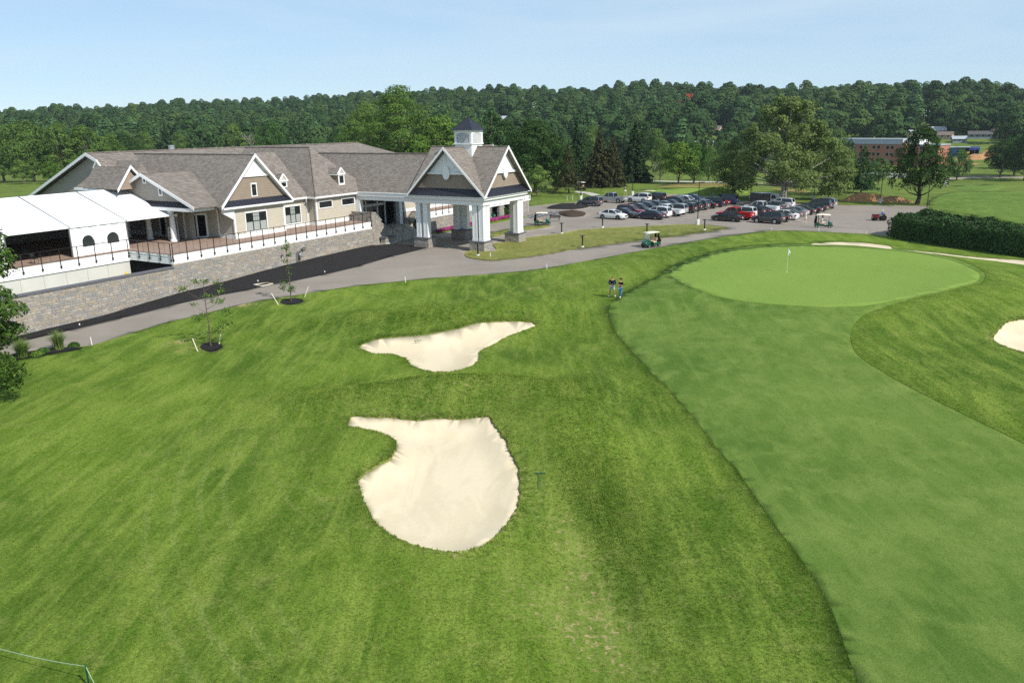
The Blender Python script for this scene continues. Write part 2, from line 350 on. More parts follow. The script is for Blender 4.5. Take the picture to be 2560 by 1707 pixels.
def stone_mat():
    t = NT('wall_stone'); r = t.rand(); i = t.island(); q = t.math('FRACT', t.math('ADD', r, i))
    cr = t.n.new('ShaderNodeValToRGB'); e = cr.color_ramp; e.interpolation = 'CONSTANT'
    cols = [(0.335, 0.302, 0.258), (0.295, 0.274, 0.248), (0.375, 0.336, 0.282), (0.264, 0.255, 0.242), (0.354, 0.302, 0.233), (0.316, 0.286, 0.251), (0.282, 0.271, 0.255), (0.394, 0.361, 0.313), (0.329, 0.28, 0.224), (0.307, 0.286, 0.261)]
    e.elements[0].color = (*cols[0], 1); e.elements[1].position = .1; e.elements[1].color = (*cols[1], 1)
    for k in range(2, 10): el = e.elements.new(k / 10); el.color = (*cols[k], 1)
    t.l.new(q, cr.inputs[0]); n = t.noise(9, 5, .65, t.pos()); t.set(col=t.mix(1.0, cr.outputs['Color'], t.rng(n, .25, .75, .72, 1.25), 'MULTIPLY'), rough=.9, spec=.15).bump(n, .6, .03); return t.m
M['stone'] = stone_mat(); M['mortar'] = plain('mortar', (.36, .335, .30), .95, .08, 5); M['bluestone'] = plain('bluestone_cap', (.115, .115, .13), .8, .12, 3)
t = NT('tent_vinyl'); n = t.noise(.8, 4, .6, t.obj()); t.set(col=t.mix(n, (.78, .79, .80), (.86, .86, .86)), rough=.45).bump(t.noise(1.6, 3, .5, t.map(t.obj(), (1, 1, .35)), .5), .25, .12); M['vinyl'] = t.m
def leaf(name, cols, trans=.34, rough=.65, spec=.15, wi=.38, dv=.38, stand=False):
    t = NT(name); r = t.rand(); i = t.island()
    cr = t.n.new('ShaderNodeValToRGB'); e = cr.color_ramp; n = len(cols); e.elements[0].color = (*cols[0], 1); e.elements[1].color = (*cols[-1], 1)
    for k in range(1, n - 1): el = e.elements.new(k / (n - 1)); el.color = (*cols[k], 1)
    q = t.math('ADD', t.math('MULTIPLY', r, 1 - wi), t.math('MULTIPLY', i, wi))
    if stand: q = t.math('ADD', t.math('MULTIPLY', q, .6), t.math('MULTIPLY', t.rng(t.noise(.011, 3, .6), .36, .64), .4))
    t.l.new(q, cr.inputs[0])
    c = t.mix(1.0, cr.outputs['Color'], t.rng(i, 0, 1, 1 - dv, 1 + dv), 'MULTIPLY'); t.set(col=c, rough=rough, spec=spec)
    tr = t.n.new('ShaderNodeBsdfTranslucent'); t.l.new(c, tr.inputs['Color']); ms = t.n.new('ShaderNodeMixShader'); ms.inputs[0].default_value = trans
    t.l.new(t.b.outputs[0], ms.inputs[1]); t.l.new(tr.outputs[0], ms.inputs[2]); t.l.new(ms.outputs[0], t.n['Material Output'].inputs['Surface']); return t.m
M['leaf'] = leaf('broad_leaves', [(.033, .084, .018), (.051, .120, .021), (.075, .158, .027), (.069, .132, .036), (.112, .203, .036)])
M['leaf_bright'] = leaf('bright_leaves', [(.083, .165, .020), (.105, .193, .024), (.132, .220, .033)])
M['leaf_mid'] = leaf('mid_leaves', [(.081, .149, .027), (.108, .182, .035), (.142, .223, .049)])
M['leaf_dark'] = leaf('dark_leaves', [(.025, .061, .012), (.035, .079, .014), (.047, .099, .020)])
M['leaf_syc'] = leaf('sycamore_leaves', [(.09, .145, .034), (.125, .185, .048), (.175, .225, .07)], .36)
M['leaf_hill'] = leaf('hill_leaves', [(.022, .054, .018), (.032, .072, .018), (.042, .088, .024), (.056, .104, .028), (.075, .132, .032), (.120, .175, .048)], .25, .7, .08, .10, .16, True)
M['needle'] = leaf('needles', [(.020, .046, .015), (.028, .061, .018), (.041, .079, .025)], .1)
M['needle_brown'] = leaf('brown_needles', [(.042, .043, .017), (.057, .060, .021), (.071, .074, .029)], .1)
M['needle_pine'] = leaf('pine_needles', [(.041, .092, .030), (.057, .119, .035), (.074, .142, .046)], .15)
M['leaf_red'] = leaf('red_leaves', [(.30, .06, .03), (.38, .09, .04), (.26, .05, .03)])
M['leaf_hedge'] = leaf('hedge_leaves', [(.026, .064, .018), (.042, .094, .022), (.075, .147, .038)], .12)
M['blade'] = grass('grass_blades', (.074, .140, .018), (.142, .222, .028), (.222, .288, .054), (.31, .285, .11), .18, 1.15, .10, .70, False)
M['reed'] = leaf('reed_blades', [(.10, .17, .03), (.14, .22, .045), (.20, .26, .08)], .25)
M['bark'] = plain('bark', (.12, .095, .07), .95, .3, 5, spec=.1); M['bark_pale'] = plain('pale_bark', (.36, .33, .27), .9, .35, 1.2, spec=.1); M['bark_dark'] = plain('dark_bark', (.05, .042, .034), .95, .3, 5, spec=.1)
t = NT('tent_window_shade'); t.set(col=(.035, .04, .042), rough=.08, spec=.6, alpha=.86); M['tentwin_shade'] = t.m  # dark tint stands in for the shaded tent interior behind clear windows
M['petunia'] = leaf('pink_flowers', [(.05, .09, .02), (.36, .05, .17), (.48, .09, .27), (.28, .03, .12)])
def paint(name, col, metal=0.0, rough=.3):
    t = NT(name); t.set(col=col, rough=rough, metal=metal, coat=.8, crough=.06, spec=.5); return t.m
CARCOL = dict(white=(.72, .73, .73), black=(.006, .006, .007), navy=(.008, .014, .035), silver=(.42, .44, .46), grey=(.13, .14, .15), maroon=(.12, .008, .014), red=(.48, .012, .014), blue=(.018, .05, .14), charcoal=(.028, .030, .034), green=(.01, .03, .025))
for k, v in CARCOL.items(): M['car_' + k] = paint('car_paint_' + k, v, .5 if k in ('silver', 'grey') else 0)
M['tyre'] = plain('tyre_rubber', (.012, .012, .012), .85, .1, 8, spec=.15); M['rim'] = plain('alloy_rim', (.48, .49, .50), .3, .08, 8, metal=.8)
M['lamp_red'] = paint('red_lamp', (.45, .01, .01)); M['lamp_white'] = paint('clear_lamp', (.75, .76, .78), 0, .1); M['plastic'] = plain('black_plastic', (.018, .018, .019), .6, .1, 8)
M['cart_green'] = paint('cart_green_paint', (.004, .075, .040)); M['tan'] = plain('tan_vinyl', (.55, .40, .25), .6, .08, 5); M['cream'] = plain('cream_plastic', (.74, .66, .52), .5, .05, 4)
M['skin'] = plain('skin', (.50, .30, .21), .6, .08, 8); M['skin_dark'] = plain('tanned_skin', (.34, .185, .12), .6, .08, 8)
M['hair_dark'] = plain('dark_hair', (.035, .018, .012), .6, .2, 30); M['hair_brown'] = plain('brown_hair', (.09, .04, .022), .6, .2, 30)
for k, v in dict(navy_cloth=(.008, .012, .035), grey_cloth=(.46, .46, .50), black_cloth=(.010, .010, .012), denim=(.10, .23, .42), white_cloth=(.72, .72, .72), blue_cloth=(.02, .16, .55), shoe=(.75, .73, .70), grey_mid=(.2, .2, .22)).items(): M[k] = plain(k, v, .85, .12, 12, spec=.1)
M['red_plastic'] = plain('red_plastic', (.55, .03, .02), .5, .05, 5); M['yellow'] = plain('yellow_paint', (.70, .46, .03), .5, .06, 3); M['brick'] = None
# ---------------------------------------------------------------- ground: one triangulation, cut into lawn, fairway, green, sand, asphalt ...
def WL(u, v): return (ORG[0] + u * AX[0] + v * BX[0], ORG[1] + u * AX[1] + v * BX[1])
asphalt_pts = [(-38.89,55.45), (-36.63,57.54), (-34.62,58.81), (-32.71,59.88), (-31.14,63.29), (-29.24,65.92), (-27.32,67.55), (-25.20,70.58), (-23.08,72.65), (-20.71,73.50), (-18.36,75.11), (-14.94,77.48), (-7.98,78.77), (-1.52,80.15), (1.76,80.96), (4.33,82.82), (9.31,87.16), (13.57,90.52), (17.55,94.28), (20.97,98.10), (27.94,103.20), (33.21,105.02), (36.17,104.89), (40.50,103.12), (45.69,100.86), (47.18,99.67),
               (59.73,112.89), (71.36,136.64), (66.82,137.84), (58.50,139.87), (52.44,145.20), (44.61,149.58), (40.83,159.42), (35.25,166.87), (27.06,167.44), (18.80,160.68), (13.37,153.64), (7.34,149.95), (2.49,145.50), (-2.42,139.83)] \
    + [WL(34, 13.2), WL(11, 14.6), WL(11, 19), WL(-.5, 19), WL(-1.2, 15.6)] + [(-14.75,102.02), (-12.18,99.81), (-10.37,97.82), (-13.76,91.73), (-16.49,86.24), (-19.98,82.30), (-22.55,79.21), (-23.86,78.76), (-26.04,76.52), (-28.69,74.20), (-31.37,71.15), (-34.30,68.23), (-36.91,64.26), (-39.20,60.85), (-40.81,58.43)]
mulch_pts = [(-40.81,58.43), (-39.20,60.85), (-36.91,64.26), (-34.30,68.23), (-31.37,71.15), (-28.69,74.20), (-26.04,76.52), (-23.86,78.76), (-22.55,79.21), (-19.98,82.30), (-16.49,86.24), (-13.76,91.73), (-10.37,97.82), (-12.18,99.81), (-14.75,102.02)] + [WL(-1.2, 15.6), WL(-1.2, 16.4), WL(-62, 16.4), WL(-64, 12)]
island_pts = spline([(-2.17,99.95), (-1.74,94.39), (-4.80,94.71), (-5.33,92.94), (-4.96,90.30), (-3.27,88.36), (-1.19,87.88), (3.35,90.93), (8.11,95.24), (15.93,100.74), (24.50,105.43), (28.56,107.25), (29.66,109.37), (28.54,114.87), (24.73,116.21), (17.46,113.22), (9.97,111.36), (7.17,108.68), (2.12,105.24), (-0.72,101.54)], 3)
strip_pts = spline([(-4.14,108.70), (-2.00,111.59), (2.02,116.53), (4.10,117.52), (6.04,117.50), (4.74,114.56), (1.94,112.34), (0.02,110.12), (-1.93,107.25), (-4.00,104.82)], 2)
fair_pts = spline([(8.58,66.07), (9.79,68.01), (11.83,70.72), (14.18,74.49), (15.12,76.86), (17.46,80.17), (21.99,85.83), (26.59,89.14), (31.60,90.38), (36.76,89.80), (44.25,90.82), (45.30,81.85), (44.71,75.54), (43.06,71.09), (39.75,66.48), (36.40,63.64), (32.38,62.15), (28.17,59.88), (27.12,59.28), (25.93,57.94), (24.69,55.91), (23.73,53.65), (23.05,51.31), (22.95,49.47), (23.17,47.75), (23.52,45.34), (24.51,41.01), (25.46,36.87), (26.13,32.23), (19.49,19.88), (13.71,15.76),
                   (8.56,14.19), (9.04,16.48), (9.58,18.31), (10.11,20.14), (10.61,22.87), (10.82,24.61), (10.84,27.51), (10.67,30.41), (10.66,35.11), (10.43,36.80), (10.12,41.08), (9.43,46.37), (8.84,49.60), (8.16,56.10), (7.84,61.16), (7.98,63.91)], 4)
green_pts = spline([(15.23,74.83), (16.24,77.35), (17.84,79.69), (21.65,84.46), (26.20,87.80), (31.17,89.11), (36.15,88.20), (41.62,85.32), (44.13,79.68), (43.62,74.16), (42.70,71.35), (40.50,68.14), (37.00,64.73), (32.73,62.86), (28.29,61.11), (25.50,61.20), (23.92,61.53), (19.60,63.33), (16.29,66.22), (15.05,70.27)], 5)
def ragged(pts, amp, seed):
    r = random.Random(seed); out = spline(pts, 7)
    return [(x + r.uniform(-amp, amp), y + r.uniform(-amp, amp)) for x, y in out]
bunk1 = ragged([(-11.47,57.63), (-10.70,58.89), (-9.16,59.44), (-7.02,59.87), (-5.57,60.51), (-4.12,61.16), (-2.78,61.86), (-0.72,62.12), (1.18,62.03), (1.90,61.64), (1.84,61.17), (0.77,60.41), (-0.35,59.65), (-1.43,58.29), (-2.32,56.70), (-2.38,54.37), (-2.65,52.62), (-3.54,51.17), (-4.79,50.86), (-5.95,51.47), (-7.09,52.95), (-7.61,54.46), (-8.65,55.63), (-10.11,56.01)], .07, 1)
bunk2 = ragged([(-9.09,42.33), (-8.06,42.23), (-6.88,42.23), (-5.66,41.96), (-4.19,42.11), (-2.82,41.93), (-1.93,41.94), (-1.27,41.64), (-0.97,40.64), (-0.44,39.01), (-0.12,37.50), (0.19,36.45), (0.29,34.33), (0.22,32.63), (-0.14,31.01), (-0.67,29.48), (-1.24,28.47), (-2.18,27.96), (-2.89,28.03), (-3.89,28.48), (-5.08,29.42), (-5.90,30.53), (-6.63,32.15), (-7.05,33.35), (-7.30,34.35), (-6.80,35.29), (-6.10,36.73), (-6.08,38.42), (-6.50,39.52), (-7.47,40.36), (-9.05,41.15)], .06, 2)
bunk3 = ragged([(33.78,53.78), (33.23,52.94), (33.18,51.68), (33.70,50.24), (34.64,48.10), (37.35,49.48), (40.10,54.32), (38.39,56.13), (37.14,55.98), (35.88,55.73), (34.82,54.86)], .08, 3)
bunk4 = ragged([(34.45,90.68), (38.43,96.95), (42.16,96.89), (43.81,95.50), (44.73,93.01), (41.64,87.08), (39.04,89.63), (34.98,89.68)], .05, 4)
bunk5 = ragged([(42.57,87.35), (46.60,88.47), (49.56,85.55), (53.98,82.83), (56.29,81.24), (54.23,78.12), (52.17,79.92), (50.00,82.50), (45.27,84.82)], .05, 5)
isle_b = spline([(8.19,134.45), (10.33,137.91), (12.55,134.42), (11.62,129.21), (9.34,128.96)], 4); isle_d = spline([(6.62,142.48), (8.90,148.57), (13.04,149.40), (14.16,144.09), (11.56,140.36), (8.79,140.79)], 4)
bed_l = spline([(-37.66,53.53), (-37.09,55.34), (-35.69,56.48), (-34.57,57.34), (-33.21,58.64), (-33.13,59.19), (-34.79,59.14), (-36.94,58.07), (-38.08,56.97), (-39.02,55.65)], 3)
ring1 = spline([(-23.70,58.32), (-22.39,56.95), (-21.88,57.98), (-22.58,59.04), (-23.61,59.33)], 3); ring2 = spline([(-21.16,71.26), (-19.98,70.39), (-19.03,71.28), (-19.82,72.51), (-21.03,72.45)], 3)
far_fair = spline([(70.76,135.19), (79.87,151.00), (100.68,176.98), (112.55,181.92), (102.10,150.28), (72.66,105.92), (71.87,119.12), (70.20,127.13)], 3)
far_green = spline([(29.46,170.79), (34.29,179.37), (43.27,179.77), (49.93,174.94), (48.73,165.39), (40.62,158.58), (33.90,164.31)], 3)
far_green2 = spline([(114.25,207.40), (150.03,259.67), (159.75,260.78), (119.12,196.63), (108.76,189.59)], 3)
far_sand = spline([(28.80,176.17), (30.58,177.43), (31.85,175.65), (30.08,174.47)], 3)
fescue = spline([(33.61,185.53), (40.75,193.36), (51.11,196.44), (54.98,189.58), (47.51,182.41), (38.29,181.54)], 3); fescue2 = spline([(58.04,178.62), (63.44,173.91), (61.21,165.39), (57.15,167.98)], 3)
far_road = [(28.10,289.93), (40.91,289.40), (53.92,282.59), (73.84,259.22), (57.38,201.36), (38.55,201.95), (39.39,278.60), (27.62,277.89)]
far_path = [(14.63,177.91), (17.35,174.21), (18.82,168.03), (16.90,165.54), (15.81,171.54), (14.04,174.94)]
lane_r = [(153.62,294.26), (176.55,301.25), (188.20,296.07), (182.26,286.56), (170.93,291.50), (150.91,286.19)]
regions = [('meadow', None, 'far_grass', 0, 0), ('lawn', None, 'rough', 0, 0), ('far_fairway', far_fair, 'fair', -.02, 0), ('fescue_patch', fescue, 'heather', .02, 0), ('fescue_patch', fescue2, 'heather', .02, 0), ('far_green', far_green, 'green', -.02, 0), ('far_green', far_green2, 'fair', -.02, 0),
           ('far_bunker', far_sand, 'sand', -.03, 0), ('road', far_road, 'concrete', .01, 0), ('cart_path', far_path, 'concrete', .01, 0), ('road', lane_r, 'asphalt', .01, 0),
           ('mulch_bed', mulch_pts, 'mulch', .02, 0), ('asphalt_drive', asphalt_pts, 'asphalt', -.02, 0), ('grass_island', island_pts, 'island', .06, 0), ('grass_strip', strip_pts, 'island', .06, 0),
           ('fairway', fair_pts, 'fair', -.02, 0), ('putting_green', green_pts, 'green', -.035, 0), ('bunker_sand', bunk1, 'sand', -.12, .35), ('bunker_sand', bunk2, 'sand', -.12, .40), ('bunker_sand', bunk3, 'sand', -.12, .4), ('bunker_sand', bunk4, 'sand', -.06, .1), ('bunker_sand', bunk5, 'sand', -.06, .1),
           ('mulch_mound', isle_b, 'mulch_brown', .10, -.35), ('mulch_mound', isle_d, 'mulch', .10, -.35), ('planting_bed', bed_l, 'mulch', .02, 0), ('tree_ring', ring1, 'mulch', .03, -.12), ('tree_ring', ring2, 'mulch', .03, -.10)]
pts, edges = [], []
def add_poly(poly):
    k = len(pts); n = len(poly); pts.extend(poly); edges.extend((k + i, k + (i + 1) % n) for i in range(n))
for rg in regions:
    if rg[1]: add_poly(rg[1])
jr = np.random.RandomState(3)
def grid(y0, y1, st, wide):
    for yy in np.arange(y0, y1, st):
        xs = np.arange(-(wide * yy + 12), wide * yy + 12, st)
        for xx in xs: pts.append((xx + jr.uniform(-.15, .15) * st, yy + jr.uniform(-.15, .15) * st))
grid(9, 52, .62, .78); grid(52, 95, 1.0, .78); grid(95, 175, 2.0, .78); grid(175, 290, 4.5, .85)
for r_ in list(np.arange(300, 1300, 18)) + [1350, 1450, 1600, 1800, 2100, 2600, 3400]:
    for a in np.arange(-62, 62, max(1.2, 16 / r_ * 57)): pts.append((r_ * math.sin(R(a)), r_ * math.cos(R(a))))
for r_ in (25, 60, 120, 220, 400, 800, 1600, 3400):
    for a in list(np.arange(66, 296, 8)): pts.append((r_ * math.sin(R(a)), r_ * math.cos(R(a))))
out = delaunay_2d_cdt([Vector(p) for p in pts], edges, [], 0, 1e-4)
GV = np.array([(v.x, v.y) for v in out[0]]); GF = np.array([f for f in out[2] if len(f) == 3])
GH = ground(GV[:, 0], GV[:, 1])
cx, cy = GV[GF, 0].mean(1), GV[GF, 1].mean(1); cls = np.where(np.hypot(cx, cy) > 200, 0, 1)
cls = np.where((cls == 1) & ((cy > 128 - .12 * cx) | (cx * AX[1] - cy * AX[0] < -1e9)), 0, cls)
for k, rg in enumerate(regions):
    if rg[1] is not None: cls[inside(rg[1], cx, cy)] = k
# worn grass: round the bunkers, in the hollow beside them and along the drive
worn = np.zeros(len(GV)); near = (np.hypot(GV[:, 0], GV[:, 1]) < 130)
X, Y = GV[near, 0], GV[near, 1]; wv = np.zeros(near.sum())
wv += .34 * np.exp(-edge_dist(bunk2, X, Y) / .55) + .40 * gau(X, Y, 2.6, 27.5, .8, 6.5, .12) + .36 * gau(X, Y, .9, 24.5, .9, 2.4, .5) + .26 * gau(X, Y, -4.0, 44.2, 5.0, 1.0, .05) + .2 * np.exp(-edge_dist(bunk1, X, Y) / .5) + .3 * np.exp(-edge_dist(bunk3, X, Y) / .6)
wv += .30 * np.exp(-edge_dist(asphalt_pts, X, Y) / .35) + .33 * np.exp(-edge_dist(ring1, X, Y) / .6) + .33 * np.exp(-edge_dist(ring2, X, Y) / .6) + .28 * np.exp(-edge_dist(island_pts, X, Y) / .5)
for q in ((-26.69,59.51), (-25.41,60.37), (-24.93,57.93), (-23.67,70.51), (-24.73,70.99), (6.11,73.73), (1.74,72.45)): wv += .48 * gau(X, Y, q[0], q[1], .8, .55, .6)
worn[near] = wv
lush = np.zeros(len(GV)); lush[near] = np.exp(-(edge_dist(fair_pts, X, Y) / .75) ** 2) + .55 * gau(X, Y, -4.6, 43.6, 5.6, 1.5, .05) + .45 * gau(X, Y, -6, 62, 7.5, 1.5, .12) + .4 * gau(X, Y, 2.8, 37, 1.5, 4.5, .4)
GOBJ = {}
for k, (name, poly, m, off, depth) in enumerate(regions):
    F = GF[cls == k]
    if len(F) == 0: continue
    idx, inv = np.unique(F, return_inverse=True); F = inv.reshape(F.shape)
    z = GH[idx] + off
    if depth:
        d = edge_dist(poly, GV[idx, 0], GV[idx, 1]); z = z - depth * sst(0, 1.3 if depth > 0 else 1.6, d)
        if depth > 0: z = z + .03 * np.sin(GV[idx, 0] * 1.9 + 1) * np.sin(GV[idx, 1] * 1.4) * sst(.3, 1.2, d)
    V = np.c_[GV[idx], z]
    ar = (V[F[:, 1], 0] - V[F[:, 0], 0]) * (V[F[:, 2], 1] - V[F[:, 0], 1]) - (V[F[:, 1], 1] - V[F[:, 0], 1]) * (V[F[:, 2], 0] - V[F[:, 0], 0]); F[ar < 0] = F[ar < 0][:, ::-1]
    # skirt along the outline so that the sheets meet without a gap
    E = np.sort(np.r_[F[:, :2], F[:, 1:], F[:, ::2]], 1); ue, cnt = np.unique(E, axis=0, return_counts=True); be = ue[cnt == 1]
    n = len(V); low = V.copy(); low[:, 2] -= .3; bi = np.unique(be); mp_ = -np.ones(n, int); mp_[bi] = n + np.arange(len(bi))
    V2 = np.r_[V, low[bi]]; sk = np.r_[np.c_[be[:, 0], be[:, 1], mp_[be[:, 1]]], np.c_[be[:, 0], mp_[be[:, 1]], mp_[be[:, 0]]]]
    me = np_mesh(name, V2, np.r_[F, sk], M[m], True)
    a = me.attributes.new('worn', 'FLOAT', 'POINT'); a.data.foreach_set('value', np.r_[worn[idx], worn[idx][bi]].astype(np.float32)); a = me.attributes.new('lush', 'FLOAT', 'POINT'); a.data.foreach_set('value', np.r_[lush[idx], lush[idx][bi]].astype(np.float32))
    sm = np.ones(len(me.polygons), bool); sm[len(F):] = False; me.polygons.foreach_set('use_smooth', sm)
    o = part(name, me); tag(o, kind='structure'); GOBJ.setdefault(name, []).append((o, V, F))
# ---------------------------------------------------------------- clubhouse, in its own frame: x along the front, y to the back, front faces -y, left end faces -x
AA = R(59.19)
def club_frame(name, label, cat, group=None): return thing(name, label, cat, (ORG[0], ORG[1], 0), AA, group)
def lap(mb, a, b, n, z0, z1, fl=None, fr=None, step=.2):
    """clapboards between plan points a and b facing n; fl/fr give the cut at each height (0..1)"""
    a, b, n = np.array(a, float), np.array(b, float), np.array(n, float); z = z0
    while z < z1 - .02:
        zt = min(z + step, z1); l0, l1 = (fl(z), fl(zt)) if fl else (0, 0); r0, r1 = (fr(z), fr(zt)) if fr else (1, 1)
        if r0 > l0:
            r1 = max(r1, l1); p = lambda s, zz, o: (*(a + (b - a) * s + n * o), zz)
            mb.poly((p(l0, z, .026), p(r0, z, .026), p(r1, zt, .004), p(l1, zt, .004)))
            mb.poly((p(l0, z, .0), p(r0, z, .0), p(r0, z, .026), p(l0, z, .026)))
        z = zt
def frame2(o, d, n):                                        # local (along, out, up) -> building
    d, n = Vector((d[0], d[1], 0)), Vector((n[0], n[1], 0))
    return Matrix((d, n, Vector((0, 0, 1)))).transposed().to_4x4() if o is None else Matrix.Translation(o) @ Matrix((d, n, Vector((0, 0, 1)))).transposed().to_4x4()
def window(par, o, d, n, w, h, lights=1, cols=0, blind=False, dark=True, tr=.12, name='window'):
    """white casing, dark sashes with bars, one pane per light; o = middle of the sill on the wall face"""
    T = frame2(Vector(o), d, n); mb = MB(); g = .06
    mb.box(-w / 2 - tr, 0, -tr, w / 2 + tr, g, 0, 0, T).box(-w / 2 - tr, 0, h, w / 2 + tr, g + .02, h + tr + .03, 0, T).box(-w / 2 - tr, 0, 0, -w / 2, g, h, 0, T).box(w / 2, 0, 0, w / 2 + tr, g, h, 0, T)
    win = mb.build(name, M['white'], par)
    k = w / lights; fr = MB()
    for i in range(lights):
        x0, x1 = -w / 2 + i * k, -w / 2 + (i + 1) * k; f = .055
        fr.box(x0, .005, 0, x0 + f, .045, h, 0, T).box(x1 - f, .005, 0, x1, .045, h, 0, T).box(x0 + f, .005, 0, x1 - f, .045, f, 0, T).box(x0 + f, .005, h - f, x1 - f, .045, h, 0, T)
        if cols:
            fr.box(x0 + f, .006, h * .52, x1 - f, .05, h * .52 + .06, 0, T)
            for c_ in range(1, cols): xx = x0 + f + (k - 2 * f) * c_ / cols; fr.box(xx - .012, .012, h * .52 + .06, xx + .012, .04, h - f, 0, T)
            zz = h * .78; fr.box(x0 + f, .011, zz - .012, x1 - f, .041, zz + .012, 0, T)
        if blind:
            MB().box(x0 + f, .008, f, x1 - f, .02, h * .5, 0, T).build('blind', M['blind'], win)
            MB().box(x0 + f, .008, h * .52 + .06, x1 - f, .02, h - f, 0, T).build('pane', M['blind'] if i % 2 else M['glass'], win)
        else: MB().box(x0 + f, .008, f, x1 - f, .02, h - f, 0, T).build('pane', M['glass'], win)
    fr.build('sash', M['black'] if dark else M['white'], win); return win
def roofslab(mb, pts, t=.14):
    a, b, c = (Vector(p) for p in pts[:3]); n = (b - a).cross(c - a).normalized(); n = n if n.z > 0 else -n; mb.prism(pts, -n * t)
def board(mb, a, b, h, side, t):                             # a plank hanging h below the line a-b, t thick towards side
    a, b, s_ = Vector(a), Vector(b), Vector(side) * t; d = Vector((0, 0, -h)); mb.hexa((a + d, b + d, b + d + s_, a + d + s_, a, b, b + s_, a + s_))
def seams(mb, p0, p1, up, n, r=.025):
    p0, p1, up = Vector(p0), Vector(p1), Vector(up)
    for i in range(n + 1): q = p0.lerp(p1, i / n); mb.bar(q, q + up, r, 4)

club = club_frame('clubhouse', 'long taupe clubhouse with brown shingle roofs and white trimmed gables behind the stone wall', 'clubhouse')
DK = 2.92
# walls
mb = MB(); lap(mb, (-19.4, 19.75), (-12.2, 19.75), (0, -1), DK, 6.5); lap(mb, (-19.4, 22.3), (-19.4, 19.75), (-1, 0), DK, 6.5)
lap(mb, (-12.2, 21.4), (-6.6, 21.4), (0, -1), DK, 6.5); lap(mb, (-6.6, 21.5), (-6.6, 20.0), (-1, 0), DK, 6.4); lap(mb, (-6.6, 20.0), (.7, 20.0), (0, -1), DK, 6.4)
lap(mb, (-21.3, 26.6), (-21.3, 23.9), (-1, 0), DK, 6.6); lap(mb, (-19.4, 24.4), (-19.4, 22.3), (-1, 0), DK, 6.6); lap(mb, (-21.3, 40), (-21.3, 26.6), (-1, 0), DK, 6.6); lap(mb, (-26, 60), (-26, 40), (-1, 0), .5, 6.4) if False else None
d_ = math.hypot(1.9, 1.6); lap(mb, (-21.3, 25.6), (-19.4, 24.0), (-1.6 / d_, -1.9 / d_), DK, 6.6)
lap(mb, (9.8, 19.4), (40, 19.4), (0, -1), DK, 6.4); lap(mb, (9.8, 23), (9.8, 19.4), (-1, 0), DK, 6.4)
mb.build('wall_siding', M['siding'], club)
mb = MB()                                                    # solid bodies behind the boards
mb.box(-19.38, 19.78, 0, -12.22, 30, 6.5).box(-12.2, 21.42, 0, -6.58, 30, 6.4).box(-6.58, 20.02, 0, .68, 30, 6.35).box(-21.28, 26.2, 0, -19, 40.5, 6.5).box(-21.2, 30, 0, 30, 52, 6.3).box(9.82, 19.42, 0, 40, 30, 6.3)
mb.hexa([(-21.27, 25.62, 0), (-19.38, 24.02, 0), (-19.3, 26.3, 0), (-21.27, 26.3, 0), (-21.27, 25.62, 6.5), (-19.38, 24.02, 6.5), (-19.3, 26.3, 6.5), (-21.27, 26.3, 6.5)]).box(-19.38, 22.3, 0, -12.3, 25, 6.45)
mb.build('wall_core', M['siding'], club)
mb = MB()                                                    # white corner boards and base boards
for x, y in ((-19.4, 19.75), (-12.2, 19.75), (-6.6, 21.4), (-6.6, 20.0), (.7, 20.0), (-21.3, 25.6), (-19.4, 22.3), (9.8, 19.4)): mb.box(x - .10, y - .06, DK, x + .10, y + .12, 6.45)
for a, b in (((-19.3, 19.7), (-12.3, 19.7)), ((-12.1, 21.35), (-6.7, 21.35)), ((-6.5, 19.95), (.6, 19.95)), ((9.9, 19.35), (40, 19.35))): mb.box(a[0], a[1], DK, b[0], a[1] + .045, DK + .42)
mb.box(-19.46, 19.9, DK, -19.41, 22.2, DK + .42).box(-21.36, 26.7, DK, -21.31, 40, DK + .42).box(-6.66, 20.1, DK, -6.61, 21.3, DK + .42)
mb.build('corner_board', M['white'], club)
# roofs
Z0, ZA = 6.5, 11.74
mb = MB(); roofslab(mb, [(-21.35, 19.25, Z0), (-16.1, 19.25, ZA), (-16.1, 42, ZA), (-21.35, 42, Z0)]); roofslab(mb, [(-16.1, 19.25, ZA), (-11.0, 19.25, Z0), (-11.0, 42, Z0), (-16.1, 42, ZA)]); mb.build('bay_roof', M['shingle'], club)
mb = MB(); roofslab(mb, [(-7.1, 19.5, 6.4), (-1.75, 25.1, 12.05), (-1.75, 37, 12.05), (-7.1, 37, 6.4)]); roofslab(mb, [(-7.1, 19.5, 6.4), (3.6, 19.5, 6.4), (-1.75, 25.1, 12.05)]); roofslab(mb, [(3.6, 19.5, 6.4), (3.6, 37, 6.4), (-1.75, 37, 12.05), (-1.75, 25.1, 12.05)])
roofslab(mb, [(-12.5, 20.95, 6.42), (-6.9, 20.95, 6.42), (-6.9, 26, 11.68), (-12.5, 26, 11.68)]); mb.build('hip_roof', M['shingle'], club)
mb = MB(); roofslab(mb, [(.6, 10.2, 6.47), (4.85, 10.2, 11.05), (4.85, 30.4, 11.05), (.6, 30.4, 6.47)]); roofslab(mb, [(4.85, 10.2, 11.05), (9.1, 10.2, 6.47), (9.1, 30.4, 6.47), (4.85, 30.4, 11.05)]); mb.build('breezeway_roof', M['shingle'], club)
